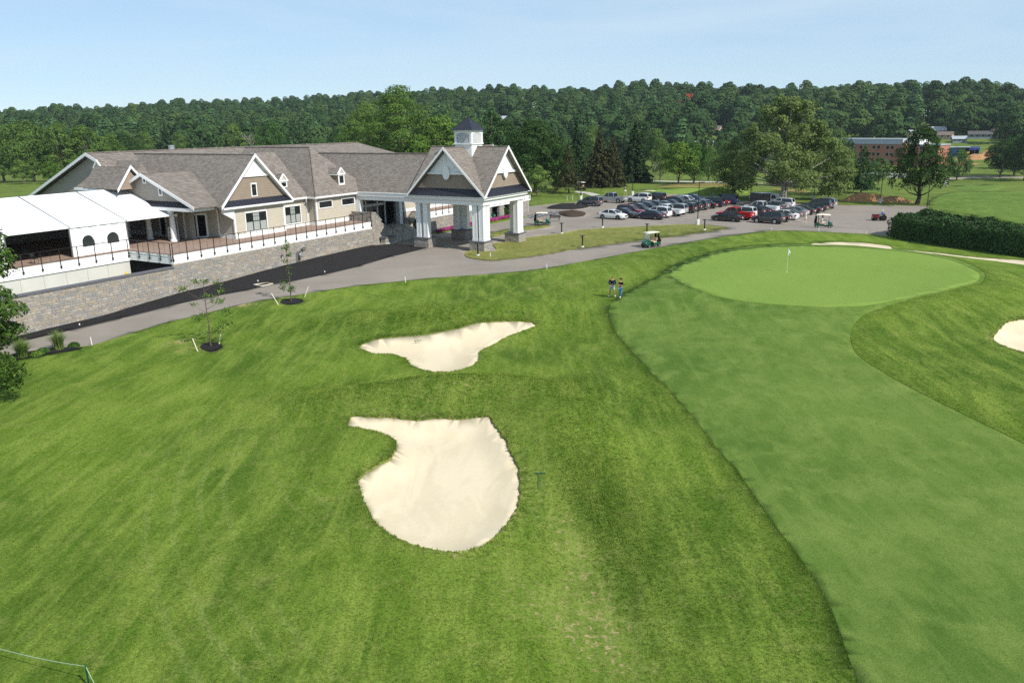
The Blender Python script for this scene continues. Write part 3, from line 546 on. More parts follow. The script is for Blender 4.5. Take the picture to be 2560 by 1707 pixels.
mb = MB(); roofslab(mb, [(-22.0, 41, 12.0), (-22.0, 54.6, 6.6), (25.8, 54.6, 6.6), (25.8, 41, 12.0)]); roofslab(mb, [(-22.0, 41, 12.0), (25.8, 41, 11.88), (25.8, 27.4, 6.6), (-22.0, 27.4, 6.6)]); roofslab(mb, [(25.8, 41, 11.88), (25.8, 27.4, 6.6), (40, 27.4, 6.6), (40, 54.6, 6.6)][:3] + [(38.5, 27.4, 6.6)]) ; roofslab(mb, [(25.8, 41, 11.88), (38.5, 27.4, 6.6), (38.5, 54.6, 6.6)])
roofslab(mb, [(9.5, 18.9, 6.4), (41, 18.9, 6.4), (41, 26, 9.2), (9.5, 26, 9.2)]); mb.build('main_roof', M['shingle'], club)
mb = MB(); mb.path([(-16.1, 19.2, ZA + .04), (-16.1, 42, ZA + .04)], .09, 5); mb.path([(-22, 41, 12.05), (25.8, 41, 11.93)], .09, 5); mb.path([(-1.75, 25.1, 12.09), (-1.75, 37, 12.09)], .09, 5); mb.path([(4.85, 10.2, 11.1), (4.85, 30, 11.1)], .09, 5); mb.path([(-7.1, 19.5, 6.44), (-1.75, 25.1, 12.09)], .08, 5); mb.build('ridge_cap', M['shingle'], club)
# rakes, gutters, soffits
mb = MB()
board(mb, (-21.35, 19.25, Z0 + .1), (-16.1, 19.25, ZA + .16), .36, (0, -1, 0), .06); board(mb, (-16.1, 19.25, ZA + .16), (-11.0, 19.25, Z0 + .1), .36, (0, -1, 0), .06); mb.build('rake_board', M['white'], club); mb = MB()
board(mb, (-22.0, 54.6, 6.68), (-22.0, 41, 12.1), .36, (-1, 0, 0), .06); board(mb, (-22.0, 41, 12.1), (-22.0, 36.6, 10.4), .36, (-1, 0, 0), .06)
mb.build('rake_board', M['white'], club)
mb = MB()
for a, b in (((-21.1, 19.2), (-11.1, 19.2)), ((-10.7, 20.85), (-7.2, 20.85)), ((-7.15, 19.42), (.9, 19.42))): mb.box(a[0], a[1], 6.22, b[0], a[1] + .13, 6.42); mb.box(a[0], a[1] + .13, 6.12, b[0], a[1] + .5, 6.2)
mb.box(-7.24, 19.42, 6.2, -7.1, 21.3, 6.4).box(-21.48, 22, 6.3, -21.35, 26, 6.5).box(-21.4, 22, 6.22, -19.3, 26, 6.3)
mb.build('gutter', M['white'], club)
mb = MB(); mb.path([(-7.4, 20.82, 6.2), (-7.3, 20.95, 5.8), (-6.95, 21.3, 5.55), (-6.95, 21.3, 3.0)], .055, 6); mb.build('downspout', M['white'], club); mb = MB(); mb.path([(-19.75, 22.15, 6.2), (-19.5, 22.2, 5.9), (-19.5, 22.2, 3.0)], .055, 6); mb.build('downspout', M['white'], club)
# bracket that carries the overhanging eave left of the bay
mb = MB(); mb.hexa([(-20.9, 19.6, 5.8), (-19.5, 19.6, 5.0), (-19.5, 19.9, 5.0), (-20.9, 19.9, 5.8), (-20.9, 19.6, 6.2), (-19.5, 19.6, 6.2), (-19.5, 19.9, 6.2), (-20.9, 19.9, 6.2)]); mb.build('eave_bracket', M['white'], club)
# bay gable: brown boards, white panel with dentils, metal pent roof
hw = lambda z: max(0, (ZA - .28 - z) / 1.015)
mb = MB(); W_ = 11.0; lap(mb, (-21.6, 19.75), (-10.6, 19.75), (0, -1), 6.9, 9.6, lambda z: .5 - hw(z) / 11, lambda z: .5 + hw(z) / 11); mb.build('gable_siding', M['siding_dark'], club)
mb = MB(); mb.prism([(-16.1 - hw(9.55), 19.68, 9.55), (-16.1 + hw(9.55), 19.68, 9.55), (-16.1, 19.68, ZA - .28)], (0, .3, 0)); mb.box(-16.1 - hw(9.5), 19.6, 9.42, -16.1 + hw(9.5), 19.7, 9.62)
for i in range(14): x = -17.7 + i * .25; mb.box(x, 19.6, 9.62, x + .12, 19.68, 9.70)
mb.build('gable_panel', M['white'], club)
MB().prism([(-21.2, 19.78, 6.5), (-11.1, 19.78, 6.5), (-16.1, 19.78, ZA - .2)], (0, .25, 0)).build('gable_core', M['siding_dark'], club)
mb = MB(); roofslab(mb, [(-21.0, 19.26, 6.46), (-11.25, 19.26, 6.46), (-11.75, 19.76, 7.08), (-20.4, 19.76, 7.08)], .05); seams(mb, (-20.7, 19.26, 6.48), (-11.6, 19.26, 6.48), (0, .5, .62), 20); mb.build('pent_roof', M['metal_roof'], club)
mb = MB(); s45 = 1 / 1.414
for a, b in (((-21.3, 6.42), (-16.1, 11.64)), ((-16.1, 11.64), (-11.05, 6.42))): mb.poly([(a[0], 19.26, a[1] - .1), (b[0], 19.26, b[1] - .1), (b[0], 19.76, b[1] - .1), (a[0], 19.76, a[1] - .1)])
mb.build('soffit', M['white'], club, fix=False)
window(club, (-16.33, 19.73, 7.37), (1, 0), (0, -1), .62, 1.22)
window(club, (-16.4, 19.73, 3.5), (1, 0), (0, -1), 2.95, 2.05, 3, 3, True); window(club, (-9.25, 21.38, 3.45), (1, 0), (0, -1), 2.45, 1.98, 3, 3, True)
window(club, (-5.05, 19.98, 5.0), (1, 0), (0, -1), 2.2, .72); window(club, (-.95, 19.98, 4.98), (1, 0), (0, -1), 2.25, .74); window(club, (13.2, 19.38, 4.6), (1, 0), (0, -1), 2.2, .74); window(club, (20, 19.38, 3.5), (1, 0), (0, -1), 2.4, 1.9, 3, 3)
# dormers
def dormer(u, v0, zb, w, h, rise, depth, boards='siding_dark', facing='front'):
    mat = Matrix.Translation((u, v0, zb)) @ (Matrix.Rotation(-math.pi / 2, 4, 'Z') if facing == 'left' else Matrix.Identity(4))
    d = part('dormer', MB().box(-w / 2 + .05, .02, -.2, w / 2 - .05, depth, h, 0, mat).mesh('dormer', M[boards]), club)
    mb = MB(); mb.box(-w / 2, -.03, -.08, -w / 2 + .17, .06, h, 0, mat).box(w / 2 - .17, -.03, -.08, w / 2, .06, h, 0, mat).box(-w / 2 + .17, -.03, -.08, w / 2 - .17, .06, .16, 0, mat).box(-w / 2 + .17, -.03, h - .12, w / 2 - .17, .06, h, 0, mat)
    e = w / 2 + .14; mb.box(-e, -.12, h, e, .06, h + .16, 0, mat).box(-e - .03, .06, h - .04, -e + .1, depth, h + .1, 0, mat).box(e - .1, .06, h - .04, e + .03, depth, h + .1, 0, mat)
    P3 = lambda x, y, z: tuple(mat @ Vector((x, y, z)))
    for s_ in (-1, 1): mb.hexa([P3(s_ * e, -.12, h + .16), P3(s_ * (e - .2), -.12, h + .16), P3(s_ * (e - .2), .04, h + .16), P3(s_ * e, .04, h + .16), P3(s_ * .02, -.12, h + rise + .14), P3(-s_ * .0, -.12, h + rise - .08), P3(-s_ * .0, .04, h + rise - .08), P3(s_ * .02, .04, h + rise + .14)])
    mb.build('casing', M['white'], d); mb = MB(); mb.box(-w / 2 + .17, -.01, .16, w / 2 - .17, .05, h - .12, 0, mat); mb.build('pane', M['glass'], d)
    mb = MB(); mb.prism([P3(-e + .15, -.03, h + .16), P3(e - .15, -.03, h + .16), P3(0, -.03, h + rise - .05)], mat.to_3x3() @ Vector((0, .08, 0))); mb.build('gable', M['siding'], d)
    mb = MB()
    for s_ in (-1, 1): roofslab(mb, [P3(s_ * e, -.05, h + .16), P3(0, -.05, h + rise + .12), P3(0, depth + 1.2, h + rise + .12), P3(s_ * e, depth + 1.2, h + .16)], .06)
    mb.build('roof', M['shingle'], d)
dormer(-1.35, 20.45, 7.5, 1.1, 1.2, .78, 2.1); dormer(-9.5, 22.2, 7.62, 1.1, .75, .8, 1.4)
# left end: main gable, low roof with dormer, little front gable, porch gable
mb = MB(); hz = lambda z: (11.7 - z) / .40
lap(mb, (-21.3, 54.0), (-21.3, 28.0), (-1, 0), 6.6, 11.6, lambda z: max(0, .5 - hz(z) / 26), lambda z: min(1, .5 + hz(z) / 26)); mb.build('gable_siding', M['siding_gray'], club)
MB().prism([(-21.2, 54, 6.5), (-21.2, 28, 6.5), (-21.2, 41, 11.75)], (.2, 0, 0)).build('gable_core', M['siding_gray'], club); MB().box(-21.25, 26, 0, -21.0, 54, 6.5).build('wall_core', M['siding_gray'], club)
mb = MB(); mb.poly([(-21.95, 54.4, 6.58), (-21.95, 41, 11.9), (-21.3, 41, 11.9), (-21.3, 54.4, 6.58)]); mb.build('soffit', M['white'], club, fix=False)
mb = MB(); roofslab(mb, [(-23.6, 41.4, 8.2), (-23.6, 33, 8.2), (-20.2, 33, 11.2), (-20.2, 39.4, 11.2)]); mb.build('entry_roof', M['shingle'], club)
mb = MB(); mb.box(-23.75, 33, 7.95, -23.6, 41.4, 8.22).box(-23.6, 33, 7.9, -21.3, 41.2, 7.98); mb.build('entry_gutter', M['white'], club)
dormer(-22.6, 38.0, 9.0, 1.3, 1.35, .85, 2.0, 'siding_gray', 'left')
mb = MB(); roofslab(mb, [(-26.0, 29.6, 8.5), (-24.2, 29.6, 10.8), (-24.2, 36, 10.8), (-26.0, 36, 8.5)]); roofslab(mb, [(-24.2, 29.6, 10.8), (-22.6, 29.6, 9.0), (-22.6, 36, 9.0), (-24.2, 36, 10.8)]); mb.build('small_gable_roof', M['shingle'], club)
mb = MB(); board(mb, (-26.1, 29.6, 8.5), (-24.2, 29.6, 10.95), .34, (0, -1, 0), .08); board(mb, (-24.2, 29.6, 10.95), (-23.2, 29.6, 9.8), .34, (0, -1, 0), .08); mb.build('small_rake', M['white'], club); MB().prism([(-25.9, 29.9, 8.4), (-22.8, 29.9, 8.4), (-24.25, 29.9, 10.6)], (0, .2, 0)).build('small_gable', M['siding_dark'], club)
PA, PV = 10.02, 28.0                                         # porch gable: apex height, ridge position
mb = MB(); roofslab(mb, [(-24.3, PV, PA), (-24.3, 19.9, 6.7), (-18.5, 19.9, 6.7), (-17.6, PV, PA)]); roofslab(mb, [(-24.3, PV, PA), (-24.3, 33.4, 7.8), (-17.6, 33.4, 7.8), (-17.6, PV, PA)]); mb.build('porch_roof', M['shingle'], club)
mb = MB(); board(mb, (-24.3, 33.4, 7.9), (-24.3, PV, PA + .12), .34, (-1, 0, 0), .06); board(mb, (-24.3, PV, PA + .12), (-24.3, 19.9, 6.82), .34, (-1, 0, 0), .06); mb.box(-24.28, 20.4, 6.28, -23.9, 33, 6.62).box(-24.28, 20.3, 6.28, -21.4, 20.6, 6.62); mb.build('porch_beam', M['white'], club)
mb = MB(); hp = lambda z: (PA - .2 - z) / .41; lap(mb, (-23.7, 36.0), (-23.7, 20.0), (-1, 0), 7.2, 9.8, lambda z: max(0, .5 - hp(z) / 16), lambda z: min(1, .5 + hp(z) / 16)); mb.build('gable_siding', M['siding_gray'], club)
MB().prism([(-23.65, 34, 6.6), (-23.65, 20.6, 6.6), (-23.65, PV, PA - .15)], (.2, 0, 0)).build('gable_core', M['siding_gray'], club)
mb = MB(); roofslab(mb, [(-24.25, 33, 6.62), (-24.25, 20.4, 6.62), (-23.7, 21.4, 7.2), (-23.7, 32.6, 7.2)], .05); seams(mb, (-24.25, 32.6, 6.64), (-24.25, 20.8, 6.64), (.55, 0, .56), 24); mb.build('pent_roof', M['metal_roof'], club)
window(club, (-23.72, 28.2, 9.08), (0, -1), (-1, 0), .42, .42, 1, 0, False, False, .1, 'vent'); window(club, (-23.72, 25.7, 7.85), (0, -1), (-1, 0), .5, .85, 1, 0, False, False, .1, 'vent')
for v in (24.6, 28.7, 32.6): mb = MB(); mb.lathe([(.42, DK), (.42, DK + .16), (.33, DK + .24), (.27, 6.0), (.36, 6.06), (.36, 6.28)], 14, (-23.6, v, 0)); mb.build('porch_column', M['white'], club, 40)
def door(o, d, n, w, h, leaves, wide=.12):
    T = frame2(Vector(o), d, n); mb = MB(); mb.box(-w / 2 - wide, 0, 0, -w / 2, .09, h + wide, 0, T).box(w / 2, 0, 0, w / 2 + wide, .09, h + wide, 0, T).box(-w / 2, 0, h, w / 2, .09, h + wide, 0, T)
    D = mb.build('door', M['white'], club); k = w / leaves
    for i in range(leaves):
        x0 = -w / 2 + i * k; mb = MB(); mb.box(x0, .01, 0, x0 + .09, .06, h, 0, T).box(x0 + k - .09, .01, 0, x0 + k, .06, h, 0, T).box(x0 + .09, .01, h - .1, x0 + k - .09, .06, h, 0, T).box(x0 + .09, .01, 0, x0 + k - .09, .06, .12, 0, T); mb.build('leaf_frame', M['white'], D)
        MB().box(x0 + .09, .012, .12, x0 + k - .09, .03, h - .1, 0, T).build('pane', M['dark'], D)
    return D
dn_ = (-1.6 / d_, -1.9 / d_); dd_ = (1.9 / d_, -1.6 / d_)
door((-20.35 + dn_[0] * .03, 24.8 + dn_[1] * .03, DK), dd_, dn_, 2.0, 2.55, 2); door((-21.33, 29.3, DK), (0, -1), (-1, 0), 1.0, 2.4, 1)
# entrance under the breezeway: stone cladding, glass doors and transoms
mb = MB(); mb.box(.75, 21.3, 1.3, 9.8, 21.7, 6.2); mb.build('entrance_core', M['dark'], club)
def glazed(x0, x1, z0, z1): MB().box(x0, 21.2, z0, x1, 21.26, z1).build('pane', M['glass'], club)
for x0, x1 in ((2.3, 3.6), (3.85, 6.0), (6.25, 7.6)): glazed(x0, x1, 1.45, 4.1); glazed(x0, x1, 4.45, 5.5)
mb = MB(); mb.box(2.1, 21.14, 4.1, 7.8, 21.28, 4.45).box(2.1, 21.14, 5.5, 7.8, 21.28, 5.9)
for x in (2.1, 3.6, 6.0, 7.6): mb.box(x, 21.12, 1.4, x + .25, 21.28, 5.5)
mb.build('entrance_frame', M['white'], club)
# beams of the breezeway with posts where they meet the walls
mb = MB()
for u in (.75, 8.95): mb.box(u - .22, 10.3, 5.45, u + .22, 19.9, 5.95).box(u - .36, 10.3, 5.95, u + .36, 19.9, 6.36).box(u - .42, 10.3, 6.36, u + .42, 19.9, 6.46)
mb.build('breezeway_beam', M['white'], club)
for x0 in (.5, 8.6): MB().box(x0, 19.3, 1.4, x0 + .65, 19.98, 5.45).build('breezeway_post', M['white'], club)
MB().box(.97, 10.3, 5.9, 8.73, 19.9, 5.98).build('breezeway_ceiling', M['white'], club)
# vents on the roof
for u, v, z, r, h in ((-9.5, 42.0, 11.7, .38, .75),): MB().lathe([(r, z), (r, z + h), (r * 1.15, z + h), (r * 1.15, z + h + .12)], 14, (u, v, 0)).build('roof_vent', M['galv'], club, 40)
for u, v, z in ((-4.8, 27.0, 8.7), (-9.9, 23.2, 8.6)): MB().lathe([(.06, z - .1), (.06, z + .55)], 8, (u, v, 0)).build('vent_pipe', M['white'], club, 40)

# ---------------------------------------------------------------- entrance portico
por = club_frame('entrance_portico', 'white columned entrance portico with crossed shingle gables and a louvred cupola', 'portico')
CU, CV, HWU, HWV, EZ, AZ = 4.95, 5.1, 5.5, 5.65, 6.43, 11.95
c4_ = [(CU - HWU, CV - HWV), (CU + HWU, CV - HWV), (CU + HWU, CV + HWV), (CU - HWU, CV + HWV)]; mid = [(CU, CV - HWV), (CU + HWU, CV), (CU, CV + HWV), (CU - HWU, CV)]
mb = MB()
for k in range(4):
    for c_ in (c4_[k], c4_[(k + 1) % 4]): roofslab(mb, [(*mid[k], AZ), (CU, CV, AZ), (*c_, EZ)], .12)
mb.build('roof', M['shingle'], por)
mb = MB(); mb.path([(mid[0][0], mid[0][1], AZ + .03), (mid[2][0], mid[2][1], AZ + .03)], .08, 5); mb.path([(mid[1][0], mid[1][1], AZ + .03), (mid[3][0], mid[3][1], AZ + .03)], .08, 5); mb.build('ridge_cap', M['shingle'], por)
mb = MB()
for k, nn in ((0, (0, -1, 0)), (3, (-1, 0, 0)), (1, (1, 0, 0))):
    for c_ in (c4_[k], c4_[(k + 1) % 4]): board(mb, (*c_, EZ + .1), (*mid[k], AZ + .16), .34, nn, .07)
mb.build('rake_board', M['white'], por)
def pgable(T, hw_, nm):
    """T maps (along, out, up) onto one gable; wall is recessed .75 behind the rake"""
    rec = -.75; k = (AZ - EZ) / hw_; half = lambda z: max(0, (AZ - .25 - z) / k)
    q = lambda x, o, z: tuple(T @ Vector((x, o, z)))
    mb = MB(); z = 7.1
    while z < 8.95:
        zt = z + .2; mb.poly([q(-half(z), rec + .026, z), q(half(z), rec + .026, z), q(half(zt), rec + .004, zt), q(-half(zt), rec + .004, zt)]); mb.poly([q(-half(z), rec, z), q(half(z), rec, z), q(half(z), rec + .026, z), q(-half(z), rec + .026, z)]); z = zt
    mb.build('gable_siding', M['siding_dark'], por)
    mb = MB(); mb.prism([q(-half(6.5), rec - .01, 6.5), q(half(6.5), rec - .01, 6.5), q(0, rec - .01, AZ - .2)], T.to_3x3() @ Vector((0, -.2, 0))); mb.build('gable_core', M['siding_dark'], por)
    mb = MB(); mb.prism([q(-half(8.95), rec + .12, 8.95), q(half(8.95), rec + .12, 8.95), q(0, rec + .12, AZ - .25)], T.to_3x3() @ Vector((0, -.11, 0)))
    mb.box(-half(9.0), rec + .12, 8.92, half(9.0), rec + .24, 9.14, 0, T)
    for i in range(16): x = -half(9.2) + .1 + i * (2 * half(9.2) - .3) / 15; mb.box(x, rec + .12, 9.14, x + .1, rec + .19, 9.22, 0, T)
    for x0, z0, x1, z1 in ((0, 10.2, 0, 11.4), (-.7, 9.4, -1.3, 10.0), (.7, 9.4, 1.3, 10.0)): mb.bar(q(x0, rec + .14, z0), q(x1, rec + .14, z1), .035, 4)
    mb.build('gable_panel', M['white'], por)
    mb = MB(); prof = [(math.sin(t) * .5, 9.1 + math.cos(t) * .8) for t in np.linspace(0, 2 * math.pi, 25)[:-1]]; mb.prism([q(x, rec + .36, z) for x, z in prof], T.to_3x3() @ Vector((0, -.22, 0))); mb.build('medallion', M['white'], por)
    mb = MB(); roofslab(mb, [q(-hw_ + .25, -.03, 6.45), q(hw_ - .25, -.03, 6.45), q(half(7.25), rec + .02, 7.28), q(-half(7.25), rec + .02, 7.28)], .05)
    seams(mb, q(-hw_ + .7, -.03, 6.47), q(hw_ - .7, -.03, 6.47), T.to_3x3() @ Vector((0, rec + .05, .82)), 22); mb.build('pent_roof', M['metal_roof'], por)
    mb = MB()
    for s_ in (-1, 1): mb.poly([q(s_ * hw_, -.02, EZ - .06), q(0, -.02, AZ - .09), q(0, rec, AZ - .09), q(s_ * hw_, rec, EZ - .06)])
    mb.build('soffit', M['white'], por, fix=False)
pgable(frame2(Vector((CU, CV - HWV, 0)), (1, 0), (0, -1)), HWU, 'front'); pgable(frame2(Vector((CU - HWU, CV, 0)), (0, -1), (-1, 0)), HWV, 'left'); pgable(frame2(Vector((CU + HWU, CV, 0)), (0, 1), (1, 0)), HWV, 'right')
mb = MB()                                                    # entablature
for z0, z1, o in ((5.42, 5.9, .08), (5.9, 6.02, .16), (6.02, 6.3, .36), (6.3, 6.44, .52)):
    a, b, c_, d = .12 - o, 9.78 + o, .12 - o, 10.18 + o; t = .55 + o
    mb.box(a, c_, z0, b, c_ + t, z1).box(a, d - t, z0, b, d, z1).box(a, c_ + t, z0, a + t, d - t, z1).box(b - t, c_ + t, z0, b, d - t, z1)
mb.build('entablature', M['white'], por); MB().box(.4, .4, 6.05, 9.5, 10, 6.12).build('ceiling', M['white'], por)
def stones(par, o, d, n, L, zf, ztop, seed, single=0, hmin=.13, hmax=.25, lmin=.22, lmax=.62):
    """random ashlar on a face: o start, d along, n out; zf(s) bottom, ztop(s) top. Returns boxes as (s0, s1, z0, z1)"""
    r = random.Random(seed); z = min(zf(0), zf(L)) - .05; res = []
    while z < max(ztop(0), ztop(L)):
        h = r.uniform(hmin, hmax); s_ = -r.uniform(0, lmax)
        while s_ < L:
            l = r.uniform(lmin, lmax) * (1.25 if r.random() < .15 else 1); a, b = max(0, s_ + .006), min(L, s_ + l - .006); s_ += l
            if b - a < .06: continue
            m = (a + b) / 2; lo, hi = max(z + .006, zf(m) - .1), min(z + h - .006, ztop(m) - .004)
            if hi - lo > .04: res.append((a, b, lo, hi, r.uniform(.025, .06)))
        z += h
    return res
def stone_stuff(par, T, boxes, name='stonework'):
    mb = MB()
    for a, b, lo, hi, pr in boxes:
        e = .012; c8 = [(a, 0, lo), (b, 0, lo), (b - e, pr, lo + e), (a + e, pr, lo + e), (a, 0, hi), (b, 0, hi), (b - e, pr, hi - e), (a + e, pr, hi - e)]
        p = [tuple(T @ Vector(q)) for q in c8]; k = len(mb.v); mb.v += p
        for f in ((2, 3, 7, 6), (3, 2, 1, 0), (4, 5, 6, 7), (0, 4, 7, 3), (1, 2, 6, 5)): mb.f.append(tuple(k + i for i in f)); mb.mi.append(0)
    o = mb.build(name, M['stone'], par); o['kind'] = 'stuff'; return o
def stone_box(par, x0, y0, z0, x1, y1, z1, seed, faces='nwes', cap=.1):
    MB().box(x0 + .03, y0 + .03, z0 - .4, x1 - .03, y1 - .03, z1).build('pier_core', M['mortar'], par); bx = []
    for f, (o, d, n, L) in dict(s=((x0 + .03, y0 + .03), (1, 0), (0, -1), x1 - x0 - .06), n=((x1 - .03, y1 - .03), (-1, 0), (0, 1), x1 - x0 - .06), w=((x0 + .03, y1 - .03), (0, -1), (-1, 0), y1 - y0 - .06), e=((x1 - .03, y0 + .03), (0, 1), (1, 0), y1 - y0 - .06)).items():
        if f in faces: stone_stuff(par, frame2(Vector((*o, 0)), d, n), stones(par, o, d, n, L, lambda s: z0, lambda s: z1, seed + ord(f)))
    if cap: MB().box(x0 - .08, y0 - .08, z1, x1 + .08, y1 + .08, z1 + cap).build('pier_cap', M['bluestone'], par)
piers = [(0, 0, 1.75, 2.15, [(.22, .22), (.22, 1.12), (.98, .22)]), (8.15, 0, 9.85, 2.15, [(8.95, .22), (8.25, .22), (8.95, 1.12)]), (0, 8.15, 1.5, 10.4, [(.22, 8.35), (.22, 9.4)]), (8.1, 8.15, 9.85, 10.4, [(8.95, 9.4), (8.95, 8.4), (8.2, 9.4)])]
for i, (x0, y0, x1, y1, cols) in enumerate(piers):
    stone_box(por, x0, y0, -.1, x1, y1, 1.12, 20 + i, 'swen')
    for cx_, cy_ in cols:
        mb = MB(); s_ = .66; mb.box(cx_ - .03, cy_ - .03, 1.22, cx_ + s_ + .03, cy_ + s_ + .03, 1.5).box(cx_, cy_, 1.5, cx_ + s_, cy_ + s_, 5.2).box(cx_ - .03, cy_ - .03, 5.2, cx_ + s_ + .03, cy_ + s_ + .03, 5.42)
        for a, b in ((.02, .12), (s_ - .12, s_ - .02)):
            mb.box(cx_ + a, cy_ - .018, 1.5, cx_ + b, cy_, 5.2).box(cx_ - .018, cy_ + a, 1.5, cx_, cy_ + b, 5.2).box(cx_ + s_, cy_ + a, 1.5, cx_ + s_ + .018, cy_ + b, 5.2)
        mb.build('column', M['white'], por)
# cupola
MB().box(CU - 1.2, CV - 1.2, 10.4, CU + 1.2, CV + 1.2, 12.25).build('cupola_base', M['white'], por)
mb = MB(); mb.box(CU - 1.32, CV - 1.32, 12.25, CU + 1.32, CV + 1.32, 12.42).box(CU - 1.05, CV - 1.05, 12.42, CU + 1.05, CV + 1.05, 13.9).box(CU - 1.3, CV - 1.3, 13.72, CU + 1.3, CV + 1.3, 13.94)
for sx in (-1, 1):
    for sy in (-1, 1): x, y = CU + sx * 1.1, CV + sy * 1.1; mb.box(x - .15, y - .15, 12.42, x + .15, y + .15, 13.72)
mb.build('cupola_body', M['white'], por)
def arch(T):
    mb = MB(); q = lambda x, o, z: tuple(T @ Vector((x, o, z))); pts = [(.95, .0), (.95, .98)] + [(.95 * math.cos(t), .98 + .22 * math.sin(t)) for t in np.linspace(0, math.pi, 9)] + [(-.95, 0)]
    mb.prism([q(x, .02, z) for x, z in [(.95, .95), (.95, 1.3), (-.95, 1.3), (-.95, .95)] + [(-.95 * math.cos(t), .95 + .25 * math.sin(t)) for t in np.linspace(0, math.pi, 9)][1:-1]], T.to_3x3() @ Vector((0, .1, 0))); mb.build('cupola_arch', M['white'], por)
    for i in range(9): z = .06 + i * .125; MB().hexa([q(-.93, -.05, z + .07), q(.93, -.05, z + .07), q(.93, .1, z), q(-.93, .1, z), q(-.93, -.05, z + .1), q(.93, -.05, z + .1), q(.93, .1, z + .03), q(-.93, .1, z + .03)]).build('louvre_slat', M['white'], por)
arch(frame2(Vector((CU, CV - 1.12, 12.42)), (1, 0), (0, -1))); arch(frame2(Vector((CU - 1.12, CV, 12.42)), (0, -1), (-1, 0))); arch(frame2(Vector((CU + 1.12, CV, 12.42)), (0, 1), (1, 0)))
mb = MB(); e = 1.55; top = (CU, CV, 15.42); cs = [(CU - e, CV - e, 13.94), (CU + e, CV - e, 13.94), (CU + e, CV + e, 13.94), (CU - e, CV + e, 13.94)]
for i in range(4):
    a, b = Vector(cs[i]), Vector(cs[(i + 1) % 4]); mb.poly([a, b, top]); mb.bar(a, top, .045, 4)
    for j in range(1, 7): p = a.lerp(b, j / 7); f = min(j, 7 - j) / 3.5; q_ = p.lerp(Vector(top), f if f < 1 else .99); base_m = a.lerp(b, .5); q_ = p + (Vector(top) - base_m) * min(.98, f); mb.bar(p, q_, .022, 4)
mb.poly(cs[::-1]); mb.build('cupola_roof', M['metal_roof'], por); MB().lathe([(.09, 15.35), (.12, 15.45), (.05, 15.55), (.01, 15.6)], 8, (CU, CV, 0)).build('finial', M['metal_roof'], por)

# ---------------------------------------------------------------- terrace, its fascia, the stone retaining wall, railings, steps
ter = club_frame('terrace', 'raised brick paved terrace with white board fascia in front of the clubhouse', 'terrace')
MB().box(-30.2, 16.3, 2.6, -.9, 26, DK).build('paving', M['paver'], ter); MB().box(-62, 22.9, 2.6, -21.3, 41, DK - .005).build('paving', M['paver'], ter); MB().box(11.2, 16.3, 2.6, 40, 20, DK).build('paving', M['paver'], ter); MB().box(.9, 18.0, 1.0, 9.2, 21.3, 1.42).build('landing', M['concrete'], ter)
def fascia(x0, y0, x1, y1, n, z0=2.08, k=4):
    L = math.hypot(x1 - x0, y1 - y0); cnt = max(1, round(L / 6)); h = (DK + .03 - z0) / k
    for j in range(cnt):
        for i in range(k):
            a = (x0 + (x1 - x0) * j / cnt, y0 + (y1 - y0) * j / cnt); b = (x0 + (x1 - x0) * (j + 1) / cnt, y0 + (y1 - y0) * (j + 1) / cnt)
            T = frame2(Vector((*a, 0)), ((b[0] - a[0]) * cnt / L, (b[1] - a[1]) * cnt / L), n); MB().hexa([tuple(T @ Vector(q)) for q in ((.004, .0, z0 + i * h), (L / cnt - .004, 0, z0 + i * h), (L / cnt - .004, .05, z0 + i * h), (.004, .05, z0 + i * h), (.004, 0, z0 + (i + 1) * h - .012), (L / cnt - .004, 0, z0 + (i + 1) * h - .012), (L / cnt - .004, .034, z0 + (i + 1) * h - .012), (.004, .034, z0 + (i + 1) * h - .012))]).build('board', M['white'], ter)
fascia(-30.2, 16.25, -1.0, 16.25, (0, -1)); fascia(-30.25, 22.85, -30.25, 16.25, (-1, 0)); fascia(-62, 22.85, -30.25, 22.85, (0, -1), 1.98); fascia(11.1, 16.25, 40, 16.25, (0, -1))
mb = MB(); mb.box(-62, 22.92, -2.2, -30.3, 23.3, 1.97); mb.build('concrete_wall', M['concrete_light'], ter)
mb = MB(); [mb.box(u - .012, 22.9, -2, u + .012, 22.925, 1.96) for u in np.arange(-60, -31, 2.1)]; mb.build('joint', M['mortar'], ter)
mb = MB(); mb.box(-30.2, 16.7, -2.2, -29.9, 22.8, 2.05); mb.build('garage_opening', M['dark'], ter); MB().box(-29.95, 16.4, 1.2, -1, 22, 2.6).build('under_slab', M['concrete'], ter)
MB().lathe([(.16, -1.5), (.16, .9), (.1, .98)], 10, (-31.2, 22.3, 0)).build('bollard_post', M['yellow'], ter)
wall = club_frame('retaining_wall', 'long stone retaining wall with grey cap beside the dark mulch bed', 'stone wall')
zb = lambda u: float(ground(*WL(u, 16.15))) - .15
MB().hexa([(-62, 16.2, -2.6), (-.9, 16.2, -.6), (-.9, 16.7, -.6), (-62, 16.7, -2.6), (-62, 16.2, 1.72), (-.9, 16.2, 1.72), (-.9, 16.7, 1.72), (-62, 16.7, 1.72)]).build('wall_core', M['mortar'], wall); MB().box(-30.2, 16.2, 1.72, -.9, 16.6, 2.07).build('wall_core', M['mortar'], wall)
MB().box(-62, 16.08, 1.72, -30.25, 16.8, 1.84).build('wall_cap', M['bluestone'], wall)
U0 = -62; Tw = frame2(Vector((U0, 16.2, 0)), (1, 0), (0, -1))
allst = stones(wall, None, None, None, 61, lambda s: zb(U0 + s), lambda s: 1.72 if U0 + s < -30.2 else 2.06, 5, hmin=.12, hmax=.27, lmin=.22, lmax=.68)
vis = sorted([b for b in allst if -50.5 < U0 + b[0]], key=lambda b: b[0]); single = vis[:300]; sset = set(single)
unit = MB(); e = .06
